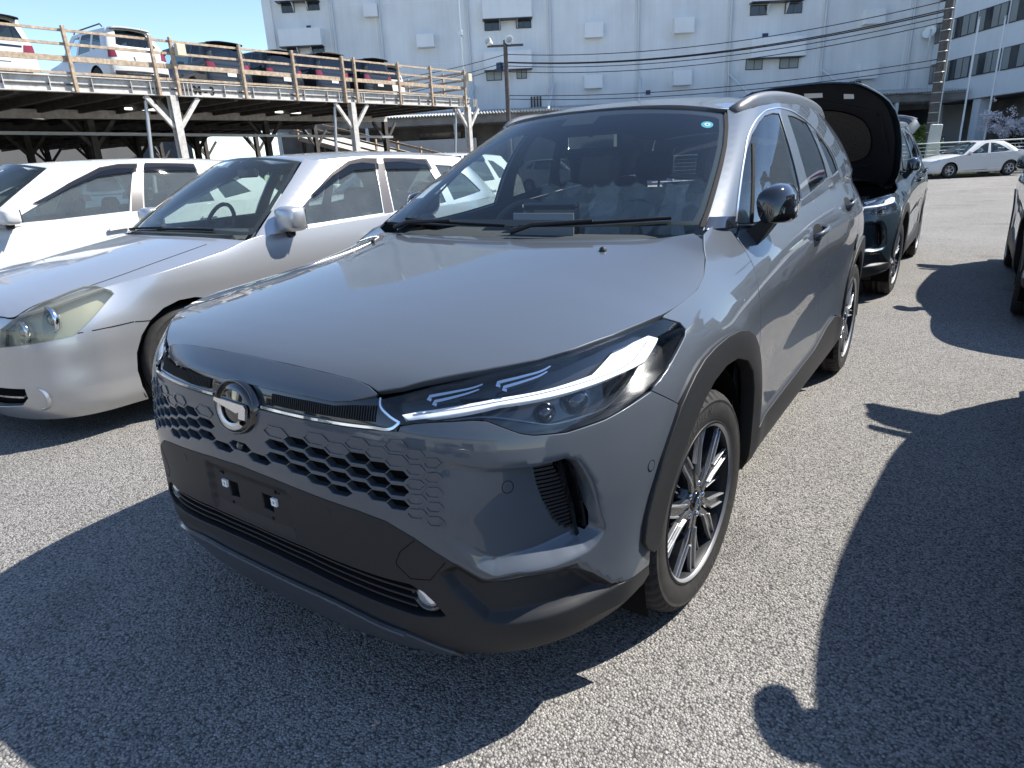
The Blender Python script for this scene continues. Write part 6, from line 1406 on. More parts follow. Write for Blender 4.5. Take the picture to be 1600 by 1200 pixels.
# ---------------------------------------------------------------- poles and wires
M['pole']=grain(mat('pole_concrete',(.085,.075,.068),.8),6,.25)
M['bv']=mat('blue_vent',(.02,.04,.10),.5)
M['cb']=mat('cream_box',(.55,.50,.38),.6)
M['tube']=mat('lit_tube',(.8,.8,.8),.5,emit=(1,1,.95),es=1.2)
M['steel']=mat('galvanised_steel',(.50,.52,.53),.4,.6)
M['cable']=mat('black_cable',(.010,.010,.012),.6)
def build_poles():
    p=site(.59,44); r=thing('utility_pole','thin dark pole in front of the warehouse carrying two floodlights on a crossarm','pole',p)
    b=MB(); b.tube([(0,0,0),(0,0,8.6)],[.17,.13],10); b.build('mast',M['pole'],r)
    X=ER; b=MB(); b.bar(X*-1.1+Vector((0,0,8.3)),X*1.1+Vector((0,0,8.3)),.10,.12); b.build('crossarm',M['pole'],r)
    for a in(-.85,.35):
        q=X*a+Vector((0,0,8.45)); T=Matrix.Translation(q)@Vector((.25 if a>0 else -.25,-1,.35)).to_track_quat('Z','Y').to_matrix().to_4x4(); b=MB(); b.lathe([(.05,-.1),(.12,0),(.26,.30),(.27,.34),(.20,.32)],16,T,'z'); b.build('floodlight',M['wh_trim'],r)
    b=MB(); b.bbox(-.6,-.25,6.9,-.22,.1,7.4,.03); b.build('junction_box',M['bv'],r)
    p2=site(21.3,34); r2=thing('utility_pole','tall dark utility pole at right where the overhead wires end','pole',p2)
    b=MB(); b.tube([(0,0,0),(.0,0,9.5)],[.22,.17],12); b.build('mast',M['pole'],r2)
    for z in np.arange(.6,9,.45):
        b=MB(); b.tube([(.2*math.cos(t),.2*math.sin(t),z) for t in np.linspace(0,2*math.pi,13)[:-1]],.02,5,closed=True); b.build('pole_band',M['steel'],r2)
    b=MB(); b.tube([ER*.30+Vector((0,0,0)),ER*.28+Vector((0,0,9))],.05,6); b.build('conduit',M['steel'],r2)
    for wi,(z,za) in enumerate(((7.73,7.82),(7.36,7.39),(7.28,7.36),(7.07,7.18),(6.83,6.86),(5.24,5.51),(4.96,5.3))):
        a=p+Vector((0,0,za)); c=p2+Vector((0,0,z)); pts=[]
        for i in range(25):
            t=i/24; q=a.lerp(c,t); q.z-=4*t*(1-t)*(.75 if z>6 else .5); pts.append(q)
        b=MB(); b.tube(pts,.022 if z not in(7.36,7.28) else .03,5); tag(b.build('overhead_wire',M['cable']),['topmost','second','third','fourth','fifth','sixth','lowest'][wi]+' of the black overhead wires sagging between the two utility poles','cable','overhead wires between the poles')
    for za,zb,wn in((7.82,6.0,'highest'),(7.39,5.4,'middle'),(7.18,4.9,'lowest')):
        a=p+Vector((0,0,za)); c=site(-14,40,zb); b=MB(); b.tube([a.lerp(c,t)-Vector((0,0,4*t*(1-t)*.5)) for t in np.linspace(0,1,20)],.020,5); tag(b.build('overhead_wire',M['cable']),wn+' black wire running left from the floodlight pole towards the deck','cable','wires from floodlight pole to the deck')
    t=thing('light_mast','very thin white metal mast rising past the end of the deck','pole',site(-2.2,46)); b=MB(); b.tube([(0,0,0),(0,0,14)],[.11,.07],10); b.build('mast_tube',M['steel'],t); b=MB(); b.bbox(-.15,-.1,9.3,.15,.1,9.6,.02); b.build('junction_box',M['steel'],t)
    for a,lab in((26.85,'left of the two slim white flagpoles behind the fence'),(28.3,'right of the two slim white flagpoles behind the fence')):
        f=thing('flagpole',lab,'flagpole',site(a,40),group='flagpoles'); b=MB(); b.tube([(0,0,0),(0,0,7.85)],[.06,.04],10); b.build('shaft',M['wh_trim'],f); b=MB(); b.lathe([(0,-.07),(.06,-.04),(.07,0),(.05,.05),(0,.07)],10,Matrix.Translation((0,0,7.9)),'z'); b.build('finial',M['steel'],f)
    # cabinet by the pole
    k=thing('roadside_board','tall blank pale grey board standing by the utility pole','board',site(20.05,31.8),YAW); T=Matrix.Rotation(math.radians(3),4,'Y'); b=MB(); b.bbox(-.27,-.06,.75,.27,.06,2.25,.02,T); b.build('board_face',mat('board_grey',(.50,.51,.47),.6),k); b=MB(); b.box(-.2,-.03,0,-.14,.03,.8,T); b.box(.14,-.03,0,.2,.03,.8,T); b.build('board_leg',M['steel'],k)
    k=thing('notice_plate','small square dark sign on the pillar beside the pale board','sign',site(21.85,33.9),YAW); b=MB(); b.box(-.13,-.02,1.35,.13,.02,1.75); b.build('plate',M['bv'],k); b=MB(); b.box(-.09,-.03,1.45,.09,-.021,1.49); b.box(-.09,-.03,1.49,-.05,-.021,1.66); b.box(.05,-.03,1.49,.09,-.021,1.66); b.build('plate_mark',M['paper'],k); b=MB(); b.box(-.02,.021,0,.02,.06,1.8); b.build('plate_post',M['steel'],k)
def build_fence():
    r=thing('railing_fence','long white tubular railing fence at the far edge of the lot','fence',site(22,31.6)); o=r.location
    q0=31.6
    for a in np.arange(8,46,2.05):
        b=MB(); b.tube([site(a,q0,.0)-o,site(a,q0,1.42)-o],.035,8); b.build('post',M['wh_trim'],r)
    for z,rd in((1.42,.032),(1.25,.016),(1.09,.016),(.93,.016),(.77,.016),(.61,.016),(.45,.016),(.30,.016)):
        b=MB(); b.tube([site(7,q0,z)-o,site(46,q0,z)-o],rd,6); b.build('rail',M['wh_trim'],r)
    for a in np.arange(8.5,45,.512):
        if abs((a-8)%2.05)<.1: continue
        b=MB(); b.tube([site(a,q0+.02,.28)-o,site(a,q0+.02,1.26)-o],.007,4); b.build('mesh_wire',M['steel'],r)
    b=MB(); sbox(b,7,36.5,0,46,36.8,.95); w=b.build('low_wall',grain(mat('shade_purple_wall',(.16,.14,.17),.9),2,.3)); tag(w,'low dark wall behind the railing fence','wall')
# ---------------------------------------------------------------- planting
def leafy(n,spots,size,rnd,jit=.5):
    """leaf cards as small bent quads about given blob centres (c, r)"""
    V=[];F=[]
    C=[s[0] for s in spots]; Rr=[s[1] for s in spots]; W=np.array([r**2 for r in Rr]); W=W/W.sum(); pick=rnd.choice(len(spots),n,p=W)
    for k in range(n):
        c=C[pick[k]]; r=Rr[pick[k]]; d=rnd.normal(size=3); d/=np.linalg.norm(d); q=np.array(c)+d*r*(1-jit*rnd.random()**1.5)*np.array([1,1,.85]); a=rnd.normal(size=3);a/=np.linalg.norm(a); t=np.cross(a,d+rnd.normal(size=3)*.6); t/=np.linalg.norm(t)+1e-9; s=size*(.6+.8*rnd.random()); b_=len(V)
        V+=[q-a*s,q+t*s*.55,q+a*s,q-t*s*.55]; F+=[(b_,b_+1,b_+2),(b_,b_+2,b_+3)]
    return V,F
def build_plants():
    rnd=np.random.default_rng(5)
    blossom=grain(mat('cherry_blossom',(.70,.66,.69),.8),1.5,.15); bark=grain(mat('cherry_bark',(.045,.035,.03),.9),12,.4,.4,.02)
    for (a,q,h,lab,seed) in((29.9,39,5.2,'flowering cherry tree in pale pink blossom at the right edge',3),(33.,36.,5.0,'flowering cherry tree just beyond the right edge of view',9)):
        t=thing('cherry_tree',lab,'tree',site(a,q)); rnd=np.random.default_rng(seed); spots=[]; b=MB(); b.tube([(0,0,0),(.05,.02,.8),(.0,.05,1.5)],[.19,.15,.12],9)
        for k in range(15):
            an=rnd.uniform(0,2*math.pi); L=rnd.uniform(1.4,2.9); up=rnd.uniform(.15,1.1); p0=np.array([0,.05,1.2+.5*rnd.random()]); p1=p0+np.array([math.cos(an)*L*.5,math.sin(an)*L*.5,L*.35*up+.25]); p2=p0+np.array([math.cos(an)*L,math.sin(an)*L,L*.45*up+.5]); b.tube([p0,p1,p2],[.07,.045,.018],6)
            for f in(.45,.65,.85,1.,1.08): spots.append((tuple(p0+(p2-p0)*f+rnd.normal(size=3)*.22),rnd.uniform(.22,.46)))
            for j in range(3):
                e=p1+(p2-p1)*rnd.random()+rnd.normal(size=3)*.5; b.tube([p1+(p2-p1)*.4,e],[.022,.008],5); spots.append((tuple(e),rnd.uniform(.18,.34)))
        t.scale=(.86,.86,.86); b.build('trunk',bark,t); V,F=leafy(9000,spots,.055,rnd,.8); link('crown',mesh('crown',V,F),blossom,t)
    green=grain(mat('bush_leaf',(.12,.16,.025),.6),3,.5); 
    t=thing('bush','rounded yellow-green bush beside the utility pole','bush',site(21.4,35.2)); rnd=np.random.default_rng(4); spots=[((rnd.normal()*.5,rnd.normal()*.4,.8+rnd.random()*1.3),rnd.uniform(.3,.5)) for k in range(18)]; b=MB()
    for k in range(6): b.tube([(0,0,0),(rnd.normal()*.2,rnd.normal()*.2,.8),(rnd.normal()*.5,rnd.normal()*.4,1.5)],[.05,.03,.015],6)
    b.build('stems',bark,t); V,F=leafy(6000,spots,.07,rnd); link('foliage',mesh('foliage',V,F),green,t)
    t=thing('blossom_shrub','small pale pink blossom shrub above the rounded bush','shrub',site(20.6,37.5)); spots=[((rnd.normal()*.45,rnd.normal()*.3,1.6+rnd.random()*1.2),rnd.uniform(.25,.4)) for k in range(10)]; b=MB(); b.tube([(0,0,0),(0,.1,1.2),(.1,0,2.0)],[.07,.05,.02],6); b.build('stems',bark,t); V,F=leafy(2200,spots,.06,rnd); link('foliage',mesh('foliage',V,F),blossom,t)
# ---------------------------------------------------------------- steel parking deck
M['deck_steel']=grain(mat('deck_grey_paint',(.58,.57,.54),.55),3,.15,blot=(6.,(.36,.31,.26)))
M['deck_shaded']=grain(mat('deck_shaded_steel',(.060,.055,.050),.7),4,.4)  # same deck steel, with the shade beneath the deck put into its colour
M['deck_rail']=grain(mat('tan_rail_paint',(.44,.35,.245),.6),8,.25,blot=(10.,(.24,.15,.095)))
def build_deck():
    XD=-18.43; root=thing('parking_deck','two-level steel parking deck with tan guard rails on the left','parking deck',(XD,9.4,0)); o=root.location  # beams, columns and posts read from image pixels, then scaled up about the camera
    zb=lambda y:3.67+.0175*(y-7.08)  # deck tilted along y to follow its beam and rail lines in the image
    Y0,Y1=-18.,23.85
    def add(nm,mt,fn,par=None):
        b=MB(); fn(b); b.V=[Vector(v)-o for v in b.V]; return b.build(nm,mt,par or root)
    # edge I beam: web and flanges, in bays between columns
    cols=[-11.16, -4.32, 2.75, 9.7, 16.66, 23.72]
    for a,c in zip([Y0]+cols,cols+[Y1]):
        if c-a<.05: continue
        def beam(b,a=a,c=c):
            for (x0,z0,x1,z1) in((-.02,.024,.02,.366),(-.10,0,.10,.022),(-.10,.368,.10,.39)):
                b.add([(XD+x,y,zb(y)+z) for y in(a+.004,c-.004) for (x,z) in((x0,z0),(x1,z0),(x1,z1),(x0,z1))],[(0,1,2,3),(7,6,5,4),(0,4,5,1),(1,5,6,2),(2,6,7,3),(3,7,4,0)])
        bm=add('edge_beam',M['deck_steel'],beam)
        for y in np.arange(a+1.72,c-.7,1.02): add('stiffener',M['deck_steel'],lambda b,y=y:b.box(XD+.021,y-.008,zb(y)+.024,XD+.085,y+.008,zb(y)+.362),bm)
        if c<Y1:
            for dy in(-.62,-.5,-.38,.38,.5,.62): add('stiffener',M['deck_steel'],lambda b,y=c+dy:b.box(XD+.021,y-.01,zb(y)+.024,XD+.088,y+.01,zb(y)+.362),bm)
    add('deck_plate',M['deck_shaded'],lambda b:b.add([(x,y,zb(y)+z) for z in(.16,.20) for x,y in((XD-34,Y0),(XD+.05,Y0),(XD+.05,Y1),(XD-34,Y1))],[(3,2,1,0),(4,5,6,7),(0,1,5,4),(1,2,6,5),(2,3,7,6),(3,0,4,7)]))
    for y in np.arange(Y0+.6,Y1,1.22): add('joist',M['deck_shaded'],lambda b,y=y:b.box(XD-34,y-.06,zb(y)-.06,XD-.1,y+.06,zb(y)+.155))
    for x in(-5.4,-10.8,-16.2,-21.6,-27): add('girder',M['deck_shaded'] if x<-6 else M['deck_steel'],lambda b,x=x:b.add([(XD+x+dx,y,zb(y)+z) for y in(Y0,Y1) for dx,z in((-.1,-.22),(.1,-.22),(.1,.055),(-.1,.055))],[(0,1,2,3),(7,6,5,4),(0,4,5,1),(1,5,6,2),(2,6,7,3),(3,7,4,0)]))
    for i,x in enumerate((0,-5.4,-10.8,-16.2,-21.6,-27)):
        for c in cols:
            mt=M['deck_steel'] if i==0 else M['deck_shaded']; h=zb(c)-(0 if i==0 else .22)
            def col(b,c=c,x=x,h=h):
                for (x0,y0,x1,y1) in((-.11,-.11,-.09,.11),(.09,-.11,.11,.11),(-.09,-.012,.09,.012)): b.box(XD+x+x0,c+y0,0,XD+x+x1,c+y1,h)
                b.box(XD+x-.2,c-.2,0,XD+x+.2,c+.2,.03)
            cm=add('column',mt,col)
            for s in(-1,1): add('knee_brace',mt,lambda b,c=c,x=x,h=h,s=s:b.bar((XD+x,c+s*.1,h-.85),(XD+x,c+s*.80,h-.02),.10,.12),cm)
            if i==0: add('prop',M['steel'],lambda b,c=c,h=h:b.tube([(XD-.25,c-1.05,0),(XD-.1,c-.75,h-.15)],.055,8),cm)
            add('knee_brace',mt,lambda b,c=c,x=x,h=h:b.bar((XD+x-.1,c,h-.85),(XD+x-.8,c,h-.02),.10,.12),cm)
    # guard rail: posts and four rails per bay
    posts=[-16.06, -13.67, -11.39, -10.93, -8.65, -6.49, -4.55, -3.98, -1.81, 0.35, 2.46, 3.03, 4.91, 7.08, 9.29, 9.88, 12.11, 14.11, 16.3, 16.87, 19.19, 21.14, 23.43]
    for y in posts: add('guard_post',M['deck_rail'],lambda b,y=y:b.bbox(XD+.10,y-.045,zb(y)-.02,XD+.19,y+.045,zb(y)+1.55,.01))
    for k,(dz,h) in enumerate(((1.45,.06),(1.13,.065),(.79,.13),(.45,.06))):
        for a,c in((-18.0, -11.16), (-11.16, -4.32), (-4.32, 2.75), (2.75, 9.59), (9.59, 16.59), (16.59, 23.61)):
            add('guard_rail',M['deck_rail'],lambda b,a=a,c=c:b.add([(XD+x,y,zb(y)+dz+z) for y in(a+.01,c-.01) for x,z in((.04,-h/2),(.098,-h/2),(.098,h/2),(.04,h/2))],[(0,1,2,3),(7,6,5,4),(0,4,5,1),(1,5,6,2),(2,6,7,3),(3,7,4,0)]))
    # rails at the far end and along the back
    for dz in(.45,.79,1.13,1.45): add('guard_rail',M['deck_rail'],lambda b,dz=dz:b.box(XD-30,Y1-.15,zb(Y1)+dz-.04,XD,Y1-.09,zb(Y1)+dz+.04))
    for x in np.arange(-30,-1,2.2): add('guard_post',M['deck_rail'],lambda b,x=x:b.box(XD+x-.04,Y1-.09,zb(Y1),XD+x+.04,Y1,zb(Y1)+1.55))
    # bay sign stencilled on the beam, electrics, strip lights
    V,F=text_outline('M - 3',.32,.014); b=MB(); b.add([(XD+.026,10.40+v.x,zb(10.9)+.075+v.y) for v in V],F); b.V=[Vector(v)-o for v in b.V]; b.build('bay_lettering',mat('stencil_black',(.02,.02,.02),.7),root,fix=False)
    for y in(10.06,23.6): add('switch_box',M['cb'],lambda b,y=y:b.bbox(XD+.2,y-.14,zb(y)+1.05,XD+.36,y+.14,zb(y)+1.37,.015))
    for (x,y) in((-4.2,5.2),(-4.2,11.),(-4.2,17.),(-8.,3),(-8.,9),(-13.,6),(-13.,13),(-18.,4.),(-18,10.),(-8,-3),(-4.2,-1)):
        add('strip_light',M['tube'],lambda b,x=x,y=y:b.bbox(XD+x-.07,y-.6,zb(y)-.02,XD+x+.07,y+.6,zb(y)+.05,.01))
    add('cable_tray',M['steel'],lambda b:b.box(XD-5.1,Y0,2.95,XD-5.0,Y1,3.05))
    # ramp up to the deck behind
    r=thing('access_ramp','sloping ramp with tan rails behind the parking deck','ramp',(XD-8,24,0)); oo=r.location
    def addr(nm,mt,fn):
        b=MB(); fn(b); b.V=[Vector(v)-oo for v in b.V]; return b.build(nm,mt,r)
    zr=lambda x:3.6*(XD+2-x)/16.
    addr('ramp_slab',M['deck_steel'],lambda b:b.add([(x,y,zr(x)+z) for x in(XD+2,XD-14) for y,z in((25.,-.25),(29,-.25),(29,0),(25,0))],[(0,1,2,3),(7,6,5,4),(0,4,5,1),(1,5,6,2),(2,6,7,3),(3,7,4,0)]))
    for x in np.arange(XD-13.8,XD+2,1.6):
        addr('guard_post',M['deck_rail'],lambda b,x=x:b.box(x-.05,24.9,zr(x)-.2,x+.05,25.,zr(x)+1.1))
        if zr(x)>1: addr('ramp_leg',M['deck_shaded'],lambda b,x=x:b.box(x-.08,25.2,0,x+.08,25.36,zr(x)-.2))
    for dz in(.3,.65,1.): addr('guard_rail',M['deck_rail'],lambda b,dz=dz:b.add([(x,y,zr(x)+dz+z) for x in(XD+2,XD-14) for y,z in((24.84,-.05),(24.9,-.05),(24.9,.05),(24.84,.05))],[(0,1,2,3),(7,6,5,4),(0,4,5,1),(1,5,6,2),(2,6,7,3),(3,7,4,0)]))
    # low buildings seen beneath the deck
    for (x,y,w,h,col,lab) in((-58,-2,22,4.2,(.20,.16,.10),'low tan shed glimpsed under the parking deck'),(-62,22,24,6.,(.11,.11,.108),'long pale shed seen beyond the parking deck'),(-60,-26,24,4.5,(.20,.20,.19),'grey shed at far left under the parking deck')):
        s=thing('shed',lab,'building',(x,y,0)); b=MB(); b.box(-3,-w/2,0,3,w/2,h); b.build('wall',wall_mat('shed_wall',col),s); b=MB(); b.add([(-3.4,-w/2-.3,h),(3.4,-w/2-.3,h),(3.4,w/2+.3,h),(-3.4,w/2+.3,h),(0,-w/2-.3,h+1.2),(0,w/2+.3,h+1.2)],[(0,1,4),(1,2,5,4),(2,3,5),(3,0,4,5),(3,2,1,0)]); b.build('roof',M['corr'],s)
        for k in np.arange(-w/2+1.2,w/2-1.5,3.2): b=MB(); b.box(3.0,k,1.,3.04,k+1.6,2.4); b.build('window',M['win_dark'],s)
def build_back_block():  # out of view, added to give the car paint something to mirror
    r=thing('loading_hall','long pale loading hall behind the viewpoint, mirrored in the car noses','building',(0,-34,0)); wm=wall_mat('hall_wall',(.52,.52,.50),streak=.15)
    b=MB(); b.box(-45,-10,0,30,0,7.5); b.build('wall',wm,r); b=MB(); b.box(-45.4,-10.4,7.5,30.4,.4,7.8); b.build('roof',M['corr'],r)
    for x in np.arange(-42,28,7.): b=MB(); b.box(x,.003,.2,x+4,.06,4.2); b.build('roller_door',M['frosted'] if int(x)%2 else M['win_dark'],r)
# ---------------------------------------------------------------- street block mirrored in the glass (to the right, out of frame)
def build_right_block():
    r=thing('apartment_block','pale apartment block outside the right edge, mirrored in the crossover windows','building',(19,16,0)); wm=wall_mat('block_wall',(.50,.50,.47),streak=.15)
    b=MB(); b.box(0,-6,0,12,30,9.5); b.build('wall',wm,r); b=MB(); b.add([(-.3,-6.3,9.5),(12.3,-6.3,9.5),(12.3,30.3,9.5),(-.3,30.3,9.5),(6,-6.3,12.4),(6,30.3,12.4)],[(0,1,4),(1,2,5,4),(2,3,5),(3,0,4,5),(3,2,1,0)]); b.build('roof',mat('roof_tile',(.12,.12,.13),.7),r)
    for z in(1.2,4.1,7.0):
        for y in np.arange(-4.5,28,3.6): b=MB(); b.box(-.06,y,z,-.003,y+1.5,z+1.3); w=b.build('window',M['win_frame'],r); b=MB(); b.box(-.08,y+.07,z+.07,-.061,y+.72,z+1.23); b.box(-.08,y+.78,z+.07,-.061,y+1.43,z+1.23); b.build('pane',M['win_dark'],w)
# ---------------------------------------------------------------- further cars
def build_sedan():
    g=CarGeo(hw=.845,fo=.86,wb=2.55,ro=.99,R=.30,zh0=.68,zcowl=.96,ycowl=.30,yA=.55,belt=((.4,.90),(1.5,.93),(2.9,.97)),ywt=1.10,yrt=2.35,xr=.56,xrr=.54,zr=1.46,crown=.05,yC=2.75,kind='sedan',zdeck=1.04,ydeck=2.98,lean=.09,zlow=.19,rlean=.07)
    w1=[(.75,.06),(1.0,.04),(1.52,.03),(1.47,.45),(1.42,.86),(1.15,.84),(.98,.62)]; w2=[(1.64,.04),(2.20,.05),(2.52,.10),(2.40,.45),(2.18,.70),(1.90,.84),(1.56,.88),(1.60,.45)]
    lamp=[(.55,.56),(.62,.66),(.80,.72),(1.0,.78),(1.05,.74),(.9,.62),(.75,.56)]
    root,g=make_car('sedan','small white sedan parked side-on at the far end of the lot','car',g,M['white_paint'],dict(style='six',rim=.19,windows=[w1,w2],rear_glass=[(0,.08),(.4,.08),(.56,.14),(.5,.88),(0,.92)],rglass=M['side_glass'],head=[lamp],lens=M['lens'],mirror_size=(.17,.12,.10),mirror=(.80,.74,.99),tail=[([(.55,.72),(.92,.74),(.94,.92),(.6,.93)],M['red_lens'])],doors=(1.58,2.42),grille=[[(0,.30),(.45,.30),(.4,.40),(0,.41)]]))
    # nose towards image left
    f=-ER; root.location=site(18.45,28.6,.02); root.rotation_euler=(0,0,math.atan2(f.x,-f.y)); root.scale=(.97,.97,.97); return root
def build_deck_cars():
    van=CarGeo(hw=.86,fo=.80,wb=2.75,ro=.92,R=.32,zh0=.86,zcowl=1.12,ycowl=-.02,yA=.25,cr=.22,pr=.45,belt=((.2,1.02),(1.5,1.06),(3.5,1.10)),ywt=.80,yrt=3.45,xr=.66,xrr=.64,zr=1.80,crown=.06,yC=3.35,lean=.05,zlow=.22,rlean=.05,rtop=((0,1.76),(1.5,1.81),(2.6,1.80),(3.5,1.74)))
    ow=dict(res=.08,fres=.09,style='seven',rim=.20,glass2=M['privacy'],windows=[[(.5,.05),(1.4,.05),(1.36,.88),(.9,.86)],[(1.55,.05),(2.55,.06),(2.5,.88),(1.5,.9)],[(2.68,.07),(3.25,.12),(3.1,.84),(2.62,.87)]],rear_glass=[(0,.06),(.45,.06),(.62,.12),(.60,.80),(.5,.88),(0,.90)],doors=(1.5,2.6),spoiler=.22,spoiler_mat=M['black_paint'],wheel_in=False,seat_z=.5)
    vt=dict(ow); vt.update(tail=[([(.50,.86),(.80,.84),(.86,1.08),(.56,1.06)],M['red_lens'])],trim_rear=[([(0,1.0),(.5,1.0),(.52,1.045),(0,1.05)],M['piano'],.008),([(0,.30),(.6,.32),(.6,.45),(0,.45)],M['plastic'],.006)],plate=.72)
    a,_=make_car('minivan','pearl white minivan at the left end of the upper deck','minivan',van,M['pearl_paint'],vt); grp='vehicles parked along the upper deck edge'; a['group']=grp
    su=CarGeo(hw=.90,fo=.82,wb=2.79,ro=.98,R=.375,zh0=.98,zcowl=1.20,ycowl=.35,yA=.60,cr=.25,pr=.5,belt=((.4,1.16),(1.5,1.18),(3.5,1.22)),ywt=1.05,yrt=3.35,xr=.66,xrr=.63,zr=1.86,crown=.05,yC=3.4,lean=.04,zlow=.38,rlean=.05,zmid=.7,rtop=((0,1.84),(2.,1.87),(3.5,1.82)))
    b,_=make_car('off_road_vehicle','white off-roader with vertical red tail lamps on the upper deck','car',su,M['white_paint'],dict(res=.08,fres=.09,style='six',rim=.22,tw=.25,arch=.44,windows=[[(.75,.05),(1.55,.05),(1.52,.85),(1.1,.84)],[(1.68,.05),(2.45,.06),(2.42,.86),(1.66,.87)],[(2.62,.10),(3.22,.10),(3.05,.80),(2.55,.84)]],glass2=M['privacy'],rear_glass=[(0,.08),(.5,.08),(.62,.14),(.58,.86),(0,.90)],doors=(1.62,2.52),spoiler=.14,wheel_in=False,seat_z=.6,tail=[([(.66,.96),(.92,.94),(.92,1.20),(.70,1.21)],M['red_lens'])],trim_rear=[([(0,.47),(.78,.47),(.8,.58),(0,.60)],M['plastic'],.02),([(0,.50),(.5,.50),(.5,.53),(0,.53)],M['chrome'],.03)],plate=.95,sill_mat=M['plastic'])); b['group']=grp
    for s in(1,-1):
        bb=MB(); bb.tube([(s*.60,1.3,1.86),(s*.60,1.4,1.92),(s*.60,3.0,1.92),(s*.60,3.1,1.84)],.02,6); bb.build('roof_bar',M['plastic'],b)
    zd=lambda y:3.67+.0175*(y-7.08)+.205; tails=-19.75
    def put(o,y,g,x=tails,rz=0): o.location=(x-(g.wb+g.ro),y,zd(y)); o.rotation_euler=(0,0,-math.pi/2+rz)
    put(a,6.15,van); put(b,9.75,su,tails-.05)
    def copy(src,g,paint,label,name,y,x=tails,sc=(1,1,1),cat='minivan',spo=None,rz=0):
        sub={M['pearl_paint']:paint,M['white_paint']:paint}
        if spo: sub[M['black_paint']]=spo
        c=tree_copy(src,None,sub); c.name=name; tag(c,label,cat,grp); put(c,y,g,x,rz); c.scale=sc; return c
    copy(a,van,M['dark_paint'],'charcoal wagon with wide tail lamps beside the white off-roader on the deck','estate_car',12.6,sc=(1.04,1,.96),cat='car',rz=.03)
    copy(a,van,M['black_paint'],'black minivan with a bright glint on its rear glass, fourth on the deck','minivan',15.0,sc=(.98,.98,.93))
    copy(a,van,M['navy_paint'],'dark blue minivan with red tail lamps, fifth on the deck','minivan',17.25,sc=(1,1,.98),rz=-.02)
    copy(a,van,M['black_paint'],'black minivan next to the small white van on the deck','minivan',19.55,sc=(1,1,.97),rz=.02)
    global VAN
    VAN=a
    copy(a,van,M['white_paint'],'small white van at the far end of the deck row','van',21.35,x=tails-.5,sc=(.93,.9,.95),spo=M['white_paint'])
def copies_of_hero(hero):
    c=tree_copy(hero,None,{M['grey_paint']:M['green_paint']}); c.name='crossover_car'; c.location=(0,5.35,0); tag(c,'dark green-grey crossover with hood and tailgate raised, behind the front car','car','crossovers of the same model')
    hero['group']='crossovers of the same model'
    def child(o,n): return [k for k in o.children if k.name.split('.')[0]==n]
    def hinge(o,piv,rx):
        m=Matrix.Translation(piv)@Matrix.Rotation(rx,4,'X')@Matrix.Translation(-Vector(piv)); o.matrix_basis=m@o.matrix_basis
    hinge(child(c,'hood')[0],(0,.20,1.06),math.radians(-62)); child(c,'tailgate')[0].rotation_euler=(math.radians(82),0,0)
    b=MB(); b.tube([(c.location.x-.55,5.35-.45,.90),(c.location.x-.30,5.35-.22,1.62)],.006,6); 
    rod=b.build('hood_prop',M['steel'],None); rod.parent=c; rod.location=-Vector(c.location)
    d=tree_copy(hero,None,{M['grey_paint']:M['pearl_paint']}); d.name='crossover_car'; d.location=(2.66,4.79,0); tag(d,'white crossover at the right edge, only its flank and wheels in view','car','crossovers of the same model'); child(d,'tailgate')[0].rotation_euler=(math.radians(96),0,0)
    e=tree_copy(hero,None,{M['grey_paint']:M['dark_paint']}); e.name='crossover_car'; e.location=(2.80,-.45,0); tag(e,'dark crossover outside the right edge, known by its long shadow and a wheel','car','crossovers of the same model'); child(e,'tailgate')[0].rotation_euler=(math.radians(96),0,0)
    for m in child(e,'door_mirror')+child(d,'door_mirror'):
        s=1 if sum(v.co.x for v in m.children[0].data.vertices)>0 else -1; piv=Vector((s*.85,.60,0)); m.matrix_basis=Matrix.Translation((.04 if m.parent==e else 0,.2 if m.parent==e else 0,0))@Matrix.Translation(piv)@Matrix.Rotation(-s*math.radians(30),4,'Z')@Matrix.Translation(-piv)
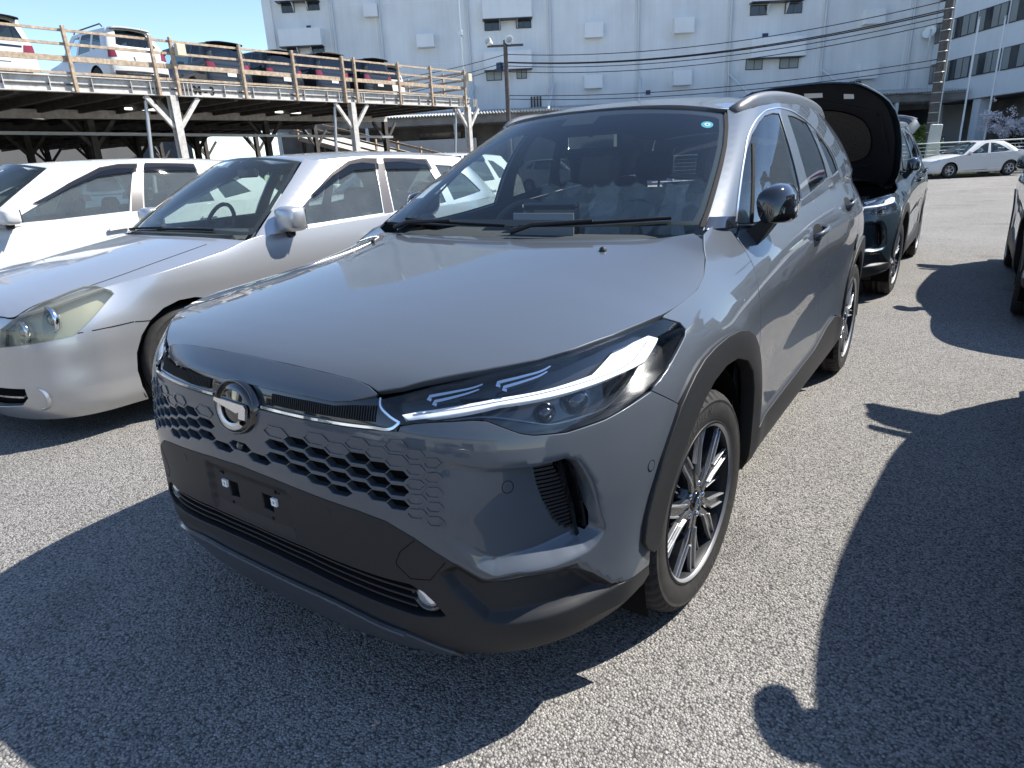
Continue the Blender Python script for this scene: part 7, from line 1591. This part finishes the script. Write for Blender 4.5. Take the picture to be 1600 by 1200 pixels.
def build_cone():
    t=thing('traffic_cone','red and white striped cone visible through the white wagon window','cone',(-5.62,1.72,.66)); b=MB(); b.bbox(-.17,-.17,0,.17,.17,.03,.01); b.build('base',mat('cone_red',(.55,.07,.04),.6),t); red=t.children[0].data.materials[0]
    z0=.03
    for i,(za,zb_) in enumerate(((.03,.20),(.20,.30),(.30,.42),(.42,.52),(.52,.66))):
        r=lambda z:.125-.155*z/1.0; b=MB(); b.lathe([(r(za),za),(r(zb_),zb_)]+([(0,zb_+.005)] if i==4 else []),20,None,'z'); b.build('band',red if i%2==0 else M['paper'],t)

def copies_more(hero,white,silver,van):
    """unseen row added behind the viewpoint for reflections, and neighbours under the deck"""
    for src,x,y,rz,lab,sub in((white,-2.4,-9.6,math.pi,'white wagon facing the grey crossover from behind the viewpoint',None),(van,.6,-9.4,math.pi,'black minivan behind the viewpoint opposite the crossover',{M['pearl_paint']:M['black_paint']}),(silver,3.6,-9.2,math.pi,'silver wagon behind the viewpoint next to the black minivan',None),(van,-5.6,-9.4,math.pi,'navy minivan behind the viewpoint left of the white wagon',{M['pearl_paint']:M['navy_paint']})):
        c=tree_copy(src,None,sub); c.location=(x,y,0); c.rotation_euler=(0,0,rz); tag(c,lab,'car','cars opposite, behind the viewpoint'); c.scale=(1,1,1)
    c=tree_copy(white,None,None); c.location=(-5.95,4.75,0); c.rotation_euler=(0,0,0); tag(c,'white wagon seen through the crossover windscreen, a row further back','car','cars in the row behind')
    for i,(src,x,y,rz,lab,sub) in enumerate(((van,-27,9.5,-math.pi/2,'grey minivan in the shade under the deck near its middle column',{M['pearl_paint']:M['silver_paint']}),(van,-27,13.6,-math.pi/2,'white minivan in the shade under the deck',None),(white,-27,4.2,-math.pi/2,'white wagon in the shade under the left of the deck',None),(van,-27,18.5,-math.pi/2,'dark minivan in the shade under the far end of the deck',{M['pearl_paint']:M['navy_paint']}),(white,-14,27,math.pi/2,'white wagon beyond the end of the deck by the ramp',None))):
        c=tree_copy(src,None,sub); c.location=(x,y,0); c.rotation_euler=(0,0,rz); c.scale=(1,1,1); tag(c,lab,'car','cars on the ground under the deck')
# ---------------------------------------------------------------- assemble
build_ground(); build_warehouse(); build_wing(); build_poles(); build_fence(); build_deck(); build_right_block(); build_plants()
HERO=build_hero('crossover_car','slate grey crossover in the foreground with honeycomb nose and no number plate')
copies_of_hero(HERO)
SIL=build_silver(); WHI=build_white(); build_sedan(); build_deck_cars(); build_cone(); build_back_block()
copies_more(HERO,WHI,SIL,VAN)
